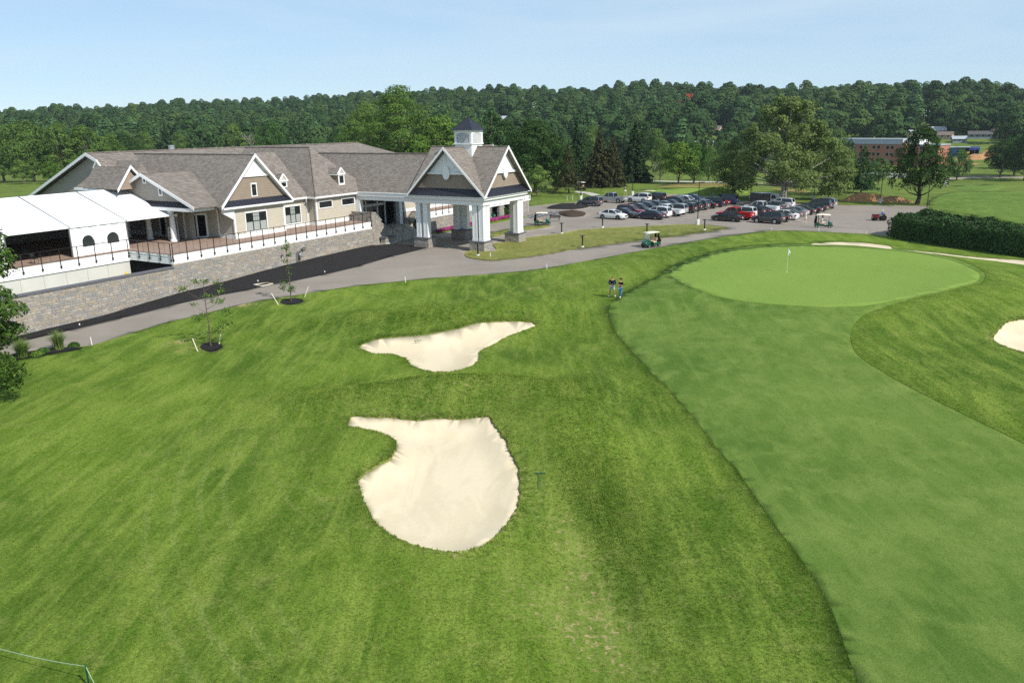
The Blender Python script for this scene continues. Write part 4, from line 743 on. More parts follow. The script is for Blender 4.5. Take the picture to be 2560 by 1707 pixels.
for f in [[(0, 0, 0), (1, 0, 0), (1 - e, 1, e * 1.5), (e, 1, e * 1.5)], [(e, 1, 1 - e * 1.5), (1 - e, 1, 1 - e * 1.5), (1, 0, 1), (0, 0, 1)], [(0, 0, 0), (e, 1, e * 1.5), (e, 1, 1 - e * 1.5), (0, 0, 1)], [(1, 0, 0), (1, 0, 1), (1 - e, 1, 1 - e * 1.5), (1 - e, 1, e * 1.5)], [(e, 1, e * 1.5), (1 - e, 1, e * 1.5), (1 - e, 1, 1 - e * 1.5), (e, 1, 1 - e * 1.5)]]: unit.poly(f)
um = unit.mesh('stone', M['stone']); b_ = bmesh.new(); b_.from_mesh(um); bmesh.ops.remove_doubles(b_, verts=b_.verts, dist=1e-4); bmesh.ops.recalc_face_normals(b_, faces=b_.faces); b_.to_mesh(um); b_.free()
for a, b, lo, hi, pr in single:
    o = bpy.data.objects.new('stone', um); C.objects.link(o); o.parent = wall; o.matrix_local = Tw @ Matrix.Translation((a, 0, lo)) @ Matrix.Diagonal((b - a, pr, hi - lo, 1))
stone_stuff(wall, Tw, [b for b in allst if b not in sset])
wall2 = club_frame('terrace_wall', 'stone wall with two low openings under the terrace right of the entrance steps', 'stone wall')
Tr = frame2(Vector((11.2, 16.2, 0)), (1, 0), (0, -1)); op = lambda s, z: (16.2 < s < 18.8 or 20.1 < s < 22.3) and z > .0
rs = [b for b in stones(None, None, None, None, 28, lambda s: -.25, lambda s: 2.06, 9) if not op((b[0] + b[1]) / 2, (b[2] + b[3]) / 2)]
stone_stuff(wall2, Tr, rs); MB().box(11.2, 16.22, -.5, 27.4, 16.7, 2.07).box(30, 16.22, -.5, 31.3, 16.7, 2.07).box(33.5, 16.22, -.5, 39.5, 16.7, 2.07).box(27.4, 16.22, -.5, 33.5, 16.7, -.02).build('wall_core', M['mortar'], wall2); MB().box(27.4, 17.2, -.5, 34, 22, 2.5).build('recess', M['dark'], wall2)
# stone cheek walls of the entrance steps
st = club_frame('entrance_steps', 'entrance steps between sloping stone cheek walls under the breezeway', 'steps')
def cheek(x0, x1, y0, y1, zt0, zt1, seed):
    T = frame2(Vector((x0, y0, 0)), (1, 0), (0, -1)); f = lambda s: zt0 + (zt1 - zt0) * s / (x1 - x0)
    MB().hexa([(x0, y0, -.4), (x1, y0, -.4), (x1, y1, -.4), (x0, y1, -.4), (x0, y0, zt0), (x1, y0, zt1), (x1, y1, zt1), (x0, y1, zt0)]).build('cheek_core', M['mortar'], st)
    stone_stuff(st, T, stones(None, None, None, None, x1 - x0, lambda s: -.2, f, seed)); stone_stuff(st, frame2(Vector((x0, y1, 0)), (0, -1), (-1, 0)), stones(None, None, None, None, y1 - y0, lambda s: -.2, lambda s: zt0, seed + 1))
    MB().hexa([(x0 - .06, y0 - .1, zt0), (x1 + .06, y0 - .1, zt1), (x1 + .06, y1 + .05, zt1), (x0 - .06, y1 + .05, zt0), (x0 - .06, y0 - .1, zt0 + .09), (x1 + .06, y0 - .1, zt1 + .09), (x1 + .06, y1 + .05, zt1 + .09), (x0 - .06, y1 + .05, zt0 + .09)]).build('coping', M['concrete'], st)
cheek(-.95, -.3, 16.15, 19.5, 4.05, 3.95, 31); cheek(-.28, .75, 16.15, 16.7, 3.9, 2.9, 33); cheek(.77, 2.0, 16.15, 16.7, 2.6, 1.75, 35)
stone_box(st, .2, 15.1, -.1, 2.1, 15.9, .75, 37, 'swe', .1); MB().box(.0, 14.95, -.2, 2.3, 16.0, .12).build('plinth', M['concrete'], st)
for i in range(8): MB().box(9.3 + i * .28, 18.0, 1.42 + i * .188, 9.3 + (i + 1) * .28, 21.2, 1.42 + (i + 1) * .188).build('step', M['concrete'], st)
for i in range(8): MB().box(2.2, 15.0 + i * .36, -.05 + i * .18, 8.6, 15.0 + (i + 1) * .36 + (.4 if i == 7 else 0), -.05 + (i + 1) * .18).build('step', M['concrete'], st)
mb = MB()
for u in (3.2, 5.4, 7.6): mb.path([(u, 14.8, 0), (u, 14.8, 1.0), (u, 17.8, 2.4), (u, 17.8, 1.4)], .03, 6); mb.bar((u, 16.3, .7), (u, 16.3, 1.7), .022, 6); mb.build('handrail', M['black'], st)
mb = MB(); mb.path([(9.2, 18.2, 2.4), (11.4, 18.2, 3.9)], .03, 6); mb.path([(9.2, 18.2, 1.42), (9.2, 18.2, 2.4)], .03, 6); mb.build('handrail', M['black'], st)
mb = MB(); mb.path([(-1.2, 19.3, 3.9), (-.7, 19.3, 3.9), (.3, 19.3, 3.2)], .03, 6); mb.build('handrail', M['gray_metal'], st); mb = MB(); mb.path([(-1.2, 19.3, 3.6), (-.7, 19.3, 3.6), (.3, 19.3, 2.9)], .03, 6); mb.build('handrail', M['gray_metal'], st)
# railings
def railing(name, label, a, b, n, cnt, zr=4.1):
    """posts bolted to the fascia, a top rail, a bottom rail and one thin baluster in each bay"""
    L = math.hypot(b[0] - a[0], b[1] - a[1]); d = ((b[0] - a[0]) / L, (b[1] - a[1]) / L); q = WL(*a)
    t = thing(name, label, 'railing', (q[0], q[1], 0), AA + math.atan2(d[1], d[0]), 'black railings along the terrace edge'); s_ = 1 if (d[0] * n[1] - d[1] * n[0]) > 0 else -1
    mb = MB(); mb.box(-.03, s_ * .06 - .03, 2.38, .03, s_ * .06 + .03, zr); mb.box(-.07, min(s_ * .03, s_ * .12), 2.36, .07, max(s_ * .03, s_ * .12), 2.56); pm = mb.mesh('post', M['black']); bm_ = MB().bar((0, s_ * .06, DK + .12), (0, s_ * .06, zr), .011, 4).mesh('baluster', M['black'])
    for i in range(cnt + 1):
        part('post', pm, t, None, (L * i / cnt, 0, 0))
        if i < cnt: part('baluster', bm_, t, None, (L * (i + .5) / cnt, 0, 0))
    MB().box(0, s_ * .06 - .025, zr - .02, L, s_ * .06 + .025, zr + .035).build('top_rail', M['black'], t); MB().box(0, s_ * .06 - .012, DK + .1, L, s_ * .06 + .012, DK + .135).build('bottom_rail', M['black'], t)
railing('terrace_railing', 'long black railing on the terrace edge above the middle of the stone wall', (-30.2, 16.2), (-1.15, 16.2), (0, -1), 18)
railing('terrace_railing', 'short black railing on the recessed corner between tent and stone wall', (-30.3, 22.8), (-30.3, 16.25), (-1, 0), 4)
railing('terrace_railing', 'black railing in front of the white tent at the left edge', (-61.5, 22.8), (-30.4, 22.8), (0, -1), 18)
railing('terrace_railing', 'black railing on the terrace seen behind the portico columns', (11.2, 16.2), (39.5, 16.2), (0, -1), 18)
# ---------------------------------------------------------------- event tent on the left of the terrace
tent = club_frame('event_tent', 'large white event tent with arched clear windows on the terrace at left', 'tent')
TE, TR, TV, TRV, TB = 5.8, 8.4, 24.4, 32.2, 40.0
fu = [-23.2 - 5.95 * i for i in range(7)]
for i in range(6):
    x1, x0 = fu[i] - .06, fu[i + 1] + .06; mb = MB(); n = 8
    for s_, ve in ((0, TV - .15), (1, TB + .15)):
        for j in range(n):
            xa, xb = x0 + (x1 - x0) * j / n, x0 + (x1 - x0) * (j + 1) / n; sag = lambda x: -.09 * math.sin(math.pi * (x - x0) / (x1 - x0))
            for k in range(4):
                f0, f1 = k / 4, (k + 1) / 4; p = lambda x, f: (x, ve + (TRV - ve) * f, TE + (TR - TE) * f + sag(x) * math.sin(math.pi * min(1, .15 + f * .8)))
                q = [p(xa, f0), p(xb, f0), p(xb, f1), p(xa, f1)]; mb.poly(q if s_ == 0 else q[::-1])
    mb.poly([(x0, TV - .15, TE - .12), (x1, TV - .15, TE - .12), (x1, TV - .15, TE), (x0, TV - .15, TE)])
    mb.build('roof_panel', M['vinyl'], tent, 30, fix=False)
for u in fu:
    mb = MB(); mb.path([(u, TV, DK), (u, TV, TE), (u, TRV, TR + .02), (u, TB, TE), (u, TB, DK)], .085, 4); mb.build('frame', M['gray_metal'], tent)
MB().box(fu[0] - .1, TV - .14, 5.55, fu[0] + .06, TV + .1, 5.85).build('corner_block', M['white'], tent)
def sidewall(x0, x1, wins):
    n = 36; mb = MB(); zt = TE - .1
    def arch_in(x, z): return any(abs(x - w_) < .62 and .75 + DK < z < (4.35 if abs(x - w_) > .3 else 4.75) + .22 * 0 + (math.sqrt(max(0, .62 ** 2 - (x - w_) ** 2)) if abs(x - w_) <= .3 else math.sqrt(max(0, .62 ** 2 - (x - w_) ** 2))) * .0 + (0 if True else 0) for w_ in wins)
    xs = sorted(set(list(np.linspace(x0, x1, n)) + [w_ + s_ for w_ in wins for s_ in (-.62, .62)])); wav = lambda x, z: .035 * math.sin(x * 5.1 + z) + .02 * math.sin(x * 11)
    for i in range(len(xs) - 1):
        a, b = xs[i], xs[i + 1]; m = (a + b) / 2; hit = [w_ for w_ in wins if abs(m - w_) < .62]
        if hit:
            w_ = hit[0]; top = lambda x: 4.2 + math.sqrt(max(0, .62 ** 2 - (x - w_) ** 2)); segs = [(DK, DK, 3.75, 3.75), (top(a), top(b), zt, zt)]
        else: segs = [(DK, DK, 3.75, 3.75), (3.75, 3.75, zt, zt)]
        for z00, z01, z10, z11 in segs: mb.poly([(a, TV - .04 + wav(a, z00), z00), (b, TV - .04 + wav(b, z01), z01), (b, TV - .04 + wav(b, z11), z11), (a, TV - .04 + wav(a, z10), z10)])
    mb.build('side_wall', M['vinyl'], tent, 40, fix=False)
    for w_ in wins:
        pts = [(w_ - .62, 3.75), (w_ + .62, 3.75)] + [(w_ + .62 * math.cos(t), 4.2 + .62 * math.sin(t)) for t in np.linspace(0, math.pi, 12)]; MB().prism([(x, TV - .02, z) for x, z in pts], (0, .02, 0)).build('window', M['tentwin_shade'], tent)
sidewall(fu[2], fu[1], (-33.35, -30.75)); sidewall(fu[4], fu[3], (-45.4, -42.9)); sidewall(fu[5], fu[4], (-51.4,))
mb = MB(); mb.poly([(x, TB, z) for x, z in ((fu[6], DK), (-21.5, DK), (-21.5, TE), (fu[6], TE))]); mb.poly([(fu[6], y, z) for y, z in ((TV, DK), (TB, DK), (TB, TE), (TRV, TR), (TV, TE))]); mb.build('added_back_wall', M['siding_gray'], tent, fix=False)  # back and end walls added to dim the tent inside, taupe to darken it
# folding chairs, tables, heater under the tent
def chair_proto():
    t = thing('stacking_chair', 'black chair just inside the open tent bay near the railing', 'chair', (0, 0, 0), 0, 'black chairs in the open tent bay')
    MB().box(-.22, -.22, .44, .22, .22, .49).build('seat', M['black'], t); MB().hexa([(-.22, .2, .62), (.22, .2, .62), (.22, .24, .62), (-.22, .24, .62), (-.22, .27, .95), (.22, .27, .95), (.22, .31, .95), (-.22, .31, .95)]).build('backrest', M['black'], t)
    for x in (-.2, .2):
        for y0, y1, z1 in ((-.2, -.24, .45), (.2, .26, .95)): MB().bar((x, y0, z1 if y0 > 0 else .45), (x, y1 if y0 < 0 else .28, 0), .016, 5).build('leg', M['black'], t)
    return t
ch = chair_proto(); lab = ['black chair in the open tent bay, second row behind the railing', 'black chair beside the side wall of the open tent bay', 'black chair in the shade at the back of the open tent bay', 'black chair beside the dark table in the open tent bay', 'lone black chair close behind the railing, left of the white tent wall']
for i, (u, v, a) in enumerate(((-36.6, 28.2, .3), (-37.7, 27.4, .1), (-39.0, 29.0, 2.4), (-40.2, 27.2, 1.2), (-38.9, 24.1, .15))):
    q = WL(u, v)
    if i == 0: ch.location = (*q, DK); ch.rotation_euler = (0, 0, AA + a); ch['label'] = lab[0]
    else: dup(ch, (*q, DK), AA + a, lab[i])
for i, (u, v) in enumerate(((-39.4, 27.9),)):
    q = WL(u, v); t = thing('round_table', 'dark round table among the chairs in the open tent bay', 'table', (*q, DK), AA); MB().lathe([(.75, .72), (.75, .76)], 16).build('table_top', M['black'], t); MB().lathe([(.3, 0), (.05, .05), (.05, .72)], 10).build('pedestal', M['black'], t)
# sandwich board, fire extinguisher, heater
q = WL(-22.6, 26.3); t = thing('sandwich_board', 'white sandwich board with yellow and grey panels by the porch column', 'sign', (*q, DK), AA - .95)
MB().hexa([(-.34, -.2, 0), (.34, -.2, 0), (.34, -.16, 0), (-.34, -.16, 0), (-.34, .0, 1.35), (.34, 0, 1.35), (.34, .04, 1.35), (-.34, .04, 1.35)]).build('board', M['white'], t); MB().hexa([(-.34, .24, 0), (.34, .24, 0), (.34, .28, 0), (-.34, .28, 0), (-.34, .05, 1.35), (.34, .05, 1.35), (.34, .09, 1.35), (-.34, .09, 1.35)]).build('board', M['white'], t)
def sb(x0, z0, x1, z1, m): y = lambda z: -.2 + .2 * z / 1.35 - .006; MB().hexa([(x0, y(z0), z0), (x1, y(z0), z0), (x1, y(z0) + .01, z0), (x0, y(z0) + .01, z0), (x0, y(z1), z1), (x1, y(z1), z1), (x1, y(z1) + .01, z1), (x0, y(z1) + .01, z1)]).build('print_panel', M[m], t)
sb(-.25, 1.0, .25, 1.14, 'black'); sb(-.25, .74, .25, .95, 'grey_cloth'); sb(-.22, .5, .22, .68, 'grey_mid'); sb(-.22, .28, .22, .45, 'yellow'); sb(-.22, .1, .22, .24, 'grey_mid')
q = WL(-21.55, 32.0); t = thing('fire_extinguisher', 'red fire extinguisher on the siding wall beside the tent', 'fire extinguisher', (*q, DK + .9), AA)
MB().lathe([(.09, 0), (.1, .05), (.1, .5), (.05, .6), (.03, .66)], 10).build('cylinder_body', M['red_plastic'], t, 40); MB().box(-.03, -.12, .66, .03, .08, .72).path([(0, -.1, .66), (-.1, -.16, .4), (-.1, -.12, .15)], .02, 5).build('valve_hose', M['black'], t)
# ---------------------------------------------------------------- vehicles (x forward)
def wheel_mesh(r, w_):
    t = MB().lathe([(r * .62, -w_ / 2), (r * .94, -w_ / 2), (r, -w_ / 2 + .03), (r, w_ / 2 - .03), (r * .94, w_ / 2), (r * .62, w_ / 2)], 16, ax='y').mesh('tyre', M['tyre'], 40)
    m = MB().lathe([(r * .64, -w_ / 2 - .004), (r * .64, -w_ / 2 + .02), (r * .64, w_ / 2 - .02), (r * .64, w_ / 2 + .004)], 14, ax='y')
    for k in range(5):
        a = 2 * math.pi * k / 5
        for s_ in (-1, 1): m.bar((0, s_ * (w_ / 2 + .008), 0), (r * .58 * math.cos(a), s_ * (w_ / 2 + .008), r * .58 * math.sin(a)), .035, 4)
    return t, m.mesh('rim', M['rim'])
WH = {r: wheel_mesh(r, w_) for r, w_ in ((.33, .22), (.37, .25), (.40, .27))}
def wheels(t, xf, xr, y, r):
    for x in (xf, xr):
        for s_ in (-1, 1):
            a = part('wheel', WH[r][0], t, None, (x, s_ * y, r)); part('rim', WH[r][1], a)
def loft(mb, secs, mi=0, cap=True):
    """secs: list of closed rings with equal counts"""
    k = len(mb.v); n = len(secs[0])
    for s_ in secs: mb.v += [tuple(p) for p in s_]
    for j in range(len(secs) - 1):
        for i in range(n): mb.f.append((k + j * n + i, k + j * n + (i + 1) % n, k + (j + 1) * n + (i + 1) % n, k + (j + 1) * n + i)); mb.mi.append(mi)
    if cap: mb.f.append(tuple(k + i for i in range(n))[::-1]); mb.mi.append(mi); mb.f.append(tuple(k + (len(secs) - 1) * n + i for i in range(n))); mb.mi.append(mi)
TYPES = {}
TYPES['sedan'] = dict(st=[(-2.38, .62, .42, .66, .70), (-2.30, .78, .28, .88, .93), (-2.0, .86, .22, .96, 1.02), (-1.4, .90, .2, .96, 1.02), (0, .91, .2, .94, 1.0), (1.05, .90, .2, .93, .99), (1.7, .88, .2, .84, .93), (2.15, .80, .22, .72, .82), (2.36, .62, .32, .56, .62)],
                      gl=[(-1.85, .70, 1.0), (-1.0, .80, 1.0), (.35, .80, .97), (1.22, .70, .96)], rf=[(-1.05, .58, 1.40), (-.75, .60, 1.45), (.1, .60, 1.45), (.38, .58, 1.41)], wb=(1.38, -1.36), r=.33, y=.80)
TYPES['suv'] = dict(st=[(-2.34, .70, .45, .9, 1.0), (-2.28, .84, .35, 1.05, 1.1), (-1.9, .92, .28, 1.08, 1.13), (-1.2, .94, .26, 1.07, 1.12), (0, .94, .26, 1.05, 1.1), (.95, .93, .26, 1.04, 1.1), (1.6, .91, .26, .98, 1.07), (2.1, .84, .3, .86, .98), (2.34, .66, .4, .66, .74)],
                    gl=[(-2.28, .74, 1.08), (-1.4, .84, 1.1), (.25, .84, 1.09), (1.18, .74, 1.08)], rf=[(-2.1, .64, 1.64), (-1.6, .66, 1.72), (-.1, .66, 1.73), (.36, .64, 1.66)], wb=(1.36, -1.34), r=.37, y=.82)
TYPES['pickup'] = dict(st=[(-.72, .93, .36, 1.12, 1.14), (-.70, .95, .34, 1.14, 1.16), (.2, .96, .34, 1.13, 1.16), (1.3, .95, .34, 1.12, 1.17), (1.9, .93, .34, 1.08, 1.16), (2.55, .88, .36, .98, 1.1), (2.8, .74, .44, .74, .84)],
                       gl=[(-.74, .80, 1.13), (-.3, .86, 1.14), (.9, .86, 1.14), (1.5, .76, 1.14)], rf=[(-.62, .70, 1.80), (-.3, .72, 1.86), (.5, .72, 1.86), (.8, .70, 1.80)], wb=(1.85, -1.75), r=.40, y=.84)
CARS = {}
def car_body(kind):
    T = TYPES[kind]; mb = MB(); secs = []
    for x, w_, zb_, zs, zc in T['st']: secs.append([(x, -w_ * .90, zb_), (x, w_ * .90, zb_), (x, w_, zb_ + .18), (x, w_, (zb_ + zs) / 2 + .06), (x, w_ * .95, zs), (x, w_ * .55, zc), (x, -w_ * .55, zc), (x, -w_ * .95, zs), (x, -w_, (zb_ + zs) / 2 + .06), (x, -w_, zb_ + .18)])
    loft(mb, secs)
    if kind == 'pickup':
        mb.box(-2.85, -.95, .5, -.74, -.86, 1.14).box(-2.85, .86, .5, -.74, .95, 1.14).box(-2.9, -.94, .55, -2.8, .94, 1.14).box(-2.8, -.86, .5, -.74, .86, .66)
    r_ = T['rf']; rr = [[(x, -w_, z - .05), (x, w_, z - .05), (x, w_ * .92, z), (x, -w_ * .92, z)] for x, w_, z in r_]; loft(mb, rr)
    g = T['gl']                                               # pillars
    for s_ in (-1, 1):
        for a, b in ((g[0], r_[0]), (g[-1], r_[-1])): mb.bar((a[0], s_ * (a[1] + .01), a[2] - .03), (b[0], s_ * (b[1] + .015), b[2] - .02), .045, 4)
        xm, xb = (-.35, -.38) if kind != 'pickup' else (.35, .32); wm = max(q[1] for q in g); wr = max(q[1] for q in r_); mb.bar((xm, s_ * (wm + .005), 1.0), (xb, s_ * (wr + .012), r_[1][2] - .03), .04, 4)
        mb.box(g[-1][0] - .32, s_ * (wm + .04) - .06, g[-1][2] + .06, g[-1][0] - .18, s_ * (wm + .04) + .08, g[-1][2] + .2)
    if kind == 'suv':
        for s_ in (-1, 1): mb.bar((-1.7, s_ * .56, 1.77), (-.1, s_ * .56, 1.78), .022, 4)
    return mb.mesh('body', None, 38)
def car_glass(kind):
    T = TYPES[kind]; mb = MB(); g, r_ = T['gl'], T['rf']; lo = [(x, -w_, z - .02) for x, w_, z in g] + [(x, w_, z - .02) for x, w_, z in reversed(g)]; hi = [(x, -w_, z - .02) for x, w_, z in r_] + [(x, w_, z - .02) for x, w_, z in reversed(r_)]
    loft(mb, [lo, hi]); b = mb.mesh('windows', M['carglass']); q = bmesh.new(); q.from_mesh(b); bmesh.ops.recalc_face_normals(q, faces=q.faces); q.to_mesh(b); q.free(); return b
for k in TYPES:
    b = car_body(k); q = bmesh.new(); q.from_mesh(b); bmesh.ops.recalc_face_normals(q, faces=q.faces); q.to_mesh(b); q.free(); b.set_sharp_from_angle(angle=R(38)); CARS[k] = (b, car_glass(k))
BODYCOL = {}
def car(kind, col, label, x, y, rz, group):
    T = TYPES[kind]; t = thing({'sedan': 'parked_car', 'suv': 'parked_suv', 'pickup': 'pickup_truck'}[kind], label, {'sedan': 'car', 'suv': 'car', 'pickup': 'pickup'}[kind], (x, y, gz(x, y) - .02), rz, group)
    if (kind, col) not in BODYCOL: me = CARS[kind][0].copy(); me.materials.append(M['car_' + col]); BODYCOL[kind, col] = me
    part('body', BODYCOL[kind, col], t); part('windows', CARS[kind][1], t); wheels(t, *T['wb'], T['y'], T['r'])
    st_ = T['st']; xf, xr = st_[-1][0], (st_[0][0] if kind != 'pickup' else -2.9); zf, zr = st_[-2][3] - .06, st_[1][3] - .1 if kind != 'pickup' else .95
    for nm in ('arch', 'lamp_h', 'lamp_t', 'trim'):
        if (kind, nm) in EXTRA: continue
        if nm == 'arch': EXTRA[kind, nm] = MB().lathe([(T['r'] + .07, -.03), (T['r'] + .07, .03)], 16, ax='y').mesh('wheel_arch', M['plastic'])
        if nm == 'lamp_h': EXTRA[kind, nm] = MB().hexa([(-.22, -.16, -.07), (.06, -.12, -.07), (.02, .14, -.07), (-.22, .16, -.07), (-.22, -.16, .07), (.0, -.12, .05), (-.04, .14, .05), (-.22, .16, .07)]).mesh('headlight', M['lamp_white'])
        if nm == 'lamp_t': EXTRA[kind, nm] = MB().box(-.03, -.13, -.1, .16, .13, .1).mesh('tail_light', M['lamp_red'])
        if nm == 'trim': EXTRA[kind, nm] = MB().box(-.04, -.45, -.09, .04, .45, .09).mesh('grille', M['plastic'])
    for x_ in T['wb']:
        for s_ in (-1, 1): part('wheel_arch', EXTRA[kind, 'arch'], t, None, (x_, s_ * (T['y'] + .09), T['r'] + .02))
    for s_ in (-1, 1): part('headlight', EXTRA[kind, 'lamp_h'], t, None, (xf - .16, s_ * .60, zf)); part('tail_light', EXTRA[kind, 'lamp_t'], t, None, (xr + .03, s_ * .72, zr))
    part('grille', EXTRA[kind, 'trim'], t, None, (xf, 0, zf - .08)); part('number_plate', PLATE, t, None, (xr - .01, 0, zr - .12)); return t
EXTRA = {}; PLATE = MB().box(-.015, -.16, -.07, .015, .16, .07).mesh('number_plate', M['white'])
# the four rows of the car park: noses in pairs; row direction and the direction the cars face
u0 = np.array([*WL(39, -5.5)]); u1 = np.array([*WL(66, -9.4)]); rd = (u1 - u0) / np.linalg.norm(u1 - u0); fd = np.array([-rd[1], rd[0]]); FZ = math.atan2(fd[1], fd[0])
ORD = ['first', 'second', 'third', 'fourth', 'fifth', 'sixth', 'seventh', 'eighth', 'ninth', 'tenth', 'eleventh', 'twelfth']
def row(name, uv, cars, flip, seed, near):
    b = np.array(WL(*uv)); r = random.Random(seed)
    for i, c_ in enumerate(cars):
        if not c_: continue
        kind, col, extra = c_; p = b + rd * 2.72 * i + fd * r.uniform(-.25, .25); L_ = {'sedan': 'sedan', 'suv': 'SUV', 'pickup': 'pickup'}[kind]
        lbl = extra if extra else '%s %s, %s from the near end in the %s' % (col, L_, ORD[i], near)
        car(kind, col, lbl, p[0], p[1], FZ + (math.pi if flip else 0) + r.uniform(-.03, .03), 'cars in the golf club car park')
S_, V_, K_ = 'sedan', 'suv', 'pickup'
row('a', (38.9, -5.5), [(S_, 'navy', 'navy sedan at the near end of the row beside the white sedan'), (V_, 'white', 'white SUV parked behind the navy sedan'), (K_, 'white', 'white pickup with open bed behind the white SUV'), (V_, 'silver', 'silver SUV just beyond the white pickup'), (V_, 'charcoal', ''), (V_, 'black', ''), (V_, 'grey', ''), (S_, 'black', ''), (V_, 'navy', ''), (S_, 'maroon', ''), (V_, 'blue', '')], False, 1, 'row of the white open bed pickup')
row('b', (36.9, -.5), [(S_, 'white', 'white sedan nearest the drive with its side to the light bollard'), (S_, 'black', 'black sedan mostly hidden behind the white sedan'), (V_, 'maroon', 'maroon SUV behind the white and black sedans'), (V_, 'charcoal', ''), (V_, 'navy', ''), (V_, 'black', ''), (S_, 'grey', ''), (S_, 'navy', ''), (V_, 'charcoal', ''), (V_, 'white', ''), (V_, 'blue', '')], True, 2, 'row of the maroon SUV')
row('c', (41.0, -17.0), [(S_, 'black', 'black sedan in front of the red pickup'), (K_, 'red', 'bright red pickup behind the black sedan'), (V_, 'white', 'white SUV behind the red pickup'), (V_, 'charcoal', ''), (S_, 'navy', ''), (K_, 'white', 'white pickup with crew cab in the row behind the red pickup'), (S_, 'navy', ''), (S_, 'silver', ''), (V_, 'white', 'white jeep-like SUV under the sycamore at the far end of the row'), None], False, 3, 'row of the red pickup')
row('d', (41.0, -23.0), [(V_, 'charcoal', 'charcoal SUV at the near right corner of the car park'), (S_, 'black', 'black sedan tucked behind the charcoal corner SUV'), (S_, 'white', ''), (S_, 'grey', ''), (S_, 'silver', ''), (S_, 'charcoal', ''), (S_, 'navy', ''), (S_, 'green', ''), (V_, 'black', 'big black SUV second from the far end of the right row'), (V_, 'silver', 'silver SUV alone at the far right end beside the dirt pile')], False, 4, 'row of the corner charcoal SUV')
q = WL(53.8, 11.6); car(V_, 'grey', 'grey SUV by the mulch patch left of the car rows', q[0], q[1], FZ + .03, 'cars in the golf club car park')
q = WL(61.0, 10.4); car(K_, 'silver', 'silver pickup truck behind the grey SUV', q[0], q[1], FZ + .05, 'cars in the golf club car park')
q = WL(63.4, 6.0); car(V_, 'white', 'white SUV behind the tail of the silver pickup', q[0], q[1], FZ + .05, 'cars in the golf club car park')
q = WL(65.8, 4.0); car(V_, 'black', 'black SUV with red tail lights beyond the silver pickup', q[0], q[1], FZ + .1, 'cars in the golf club car park')
# dump trailer truck parked at the far side
q = WL(65.7, -17.2); t = thing('box_truck', 'dark truck with a flat sided cargo box beyond the car rows', 'truck', (*q, gz(*q) - .02), FZ + math.pi)
MB().box(-2.9, -1.0, .7, .6, 1.0, 2.15).build('cargo_box', M['car_charcoal'], t); mb = MB(); loft(mb, [[(x, -.95, .55), (x, .95, .55), (x, .9, z), (x, -.9, z)] for x, z in ((.75, 2.1), (1.5, 2.1), (2.0, 1.35), (2.9, 1.2))]); mb.build('cab', M['car_silver'], t); MB().hexa([(.9, -.96, 1.35), (1.9, -.96, 1.35), (1.9, .96, 1.35), (.9, .96, 1.35), (.95, -.93, 1.95), (1.5, -.93, 1.95), (1.5, .93, 1.95), (.95, .93, 1.95)]).build('windows', M['carglass'], t); wheels(t, 2.0, -1.9, .86, .40)

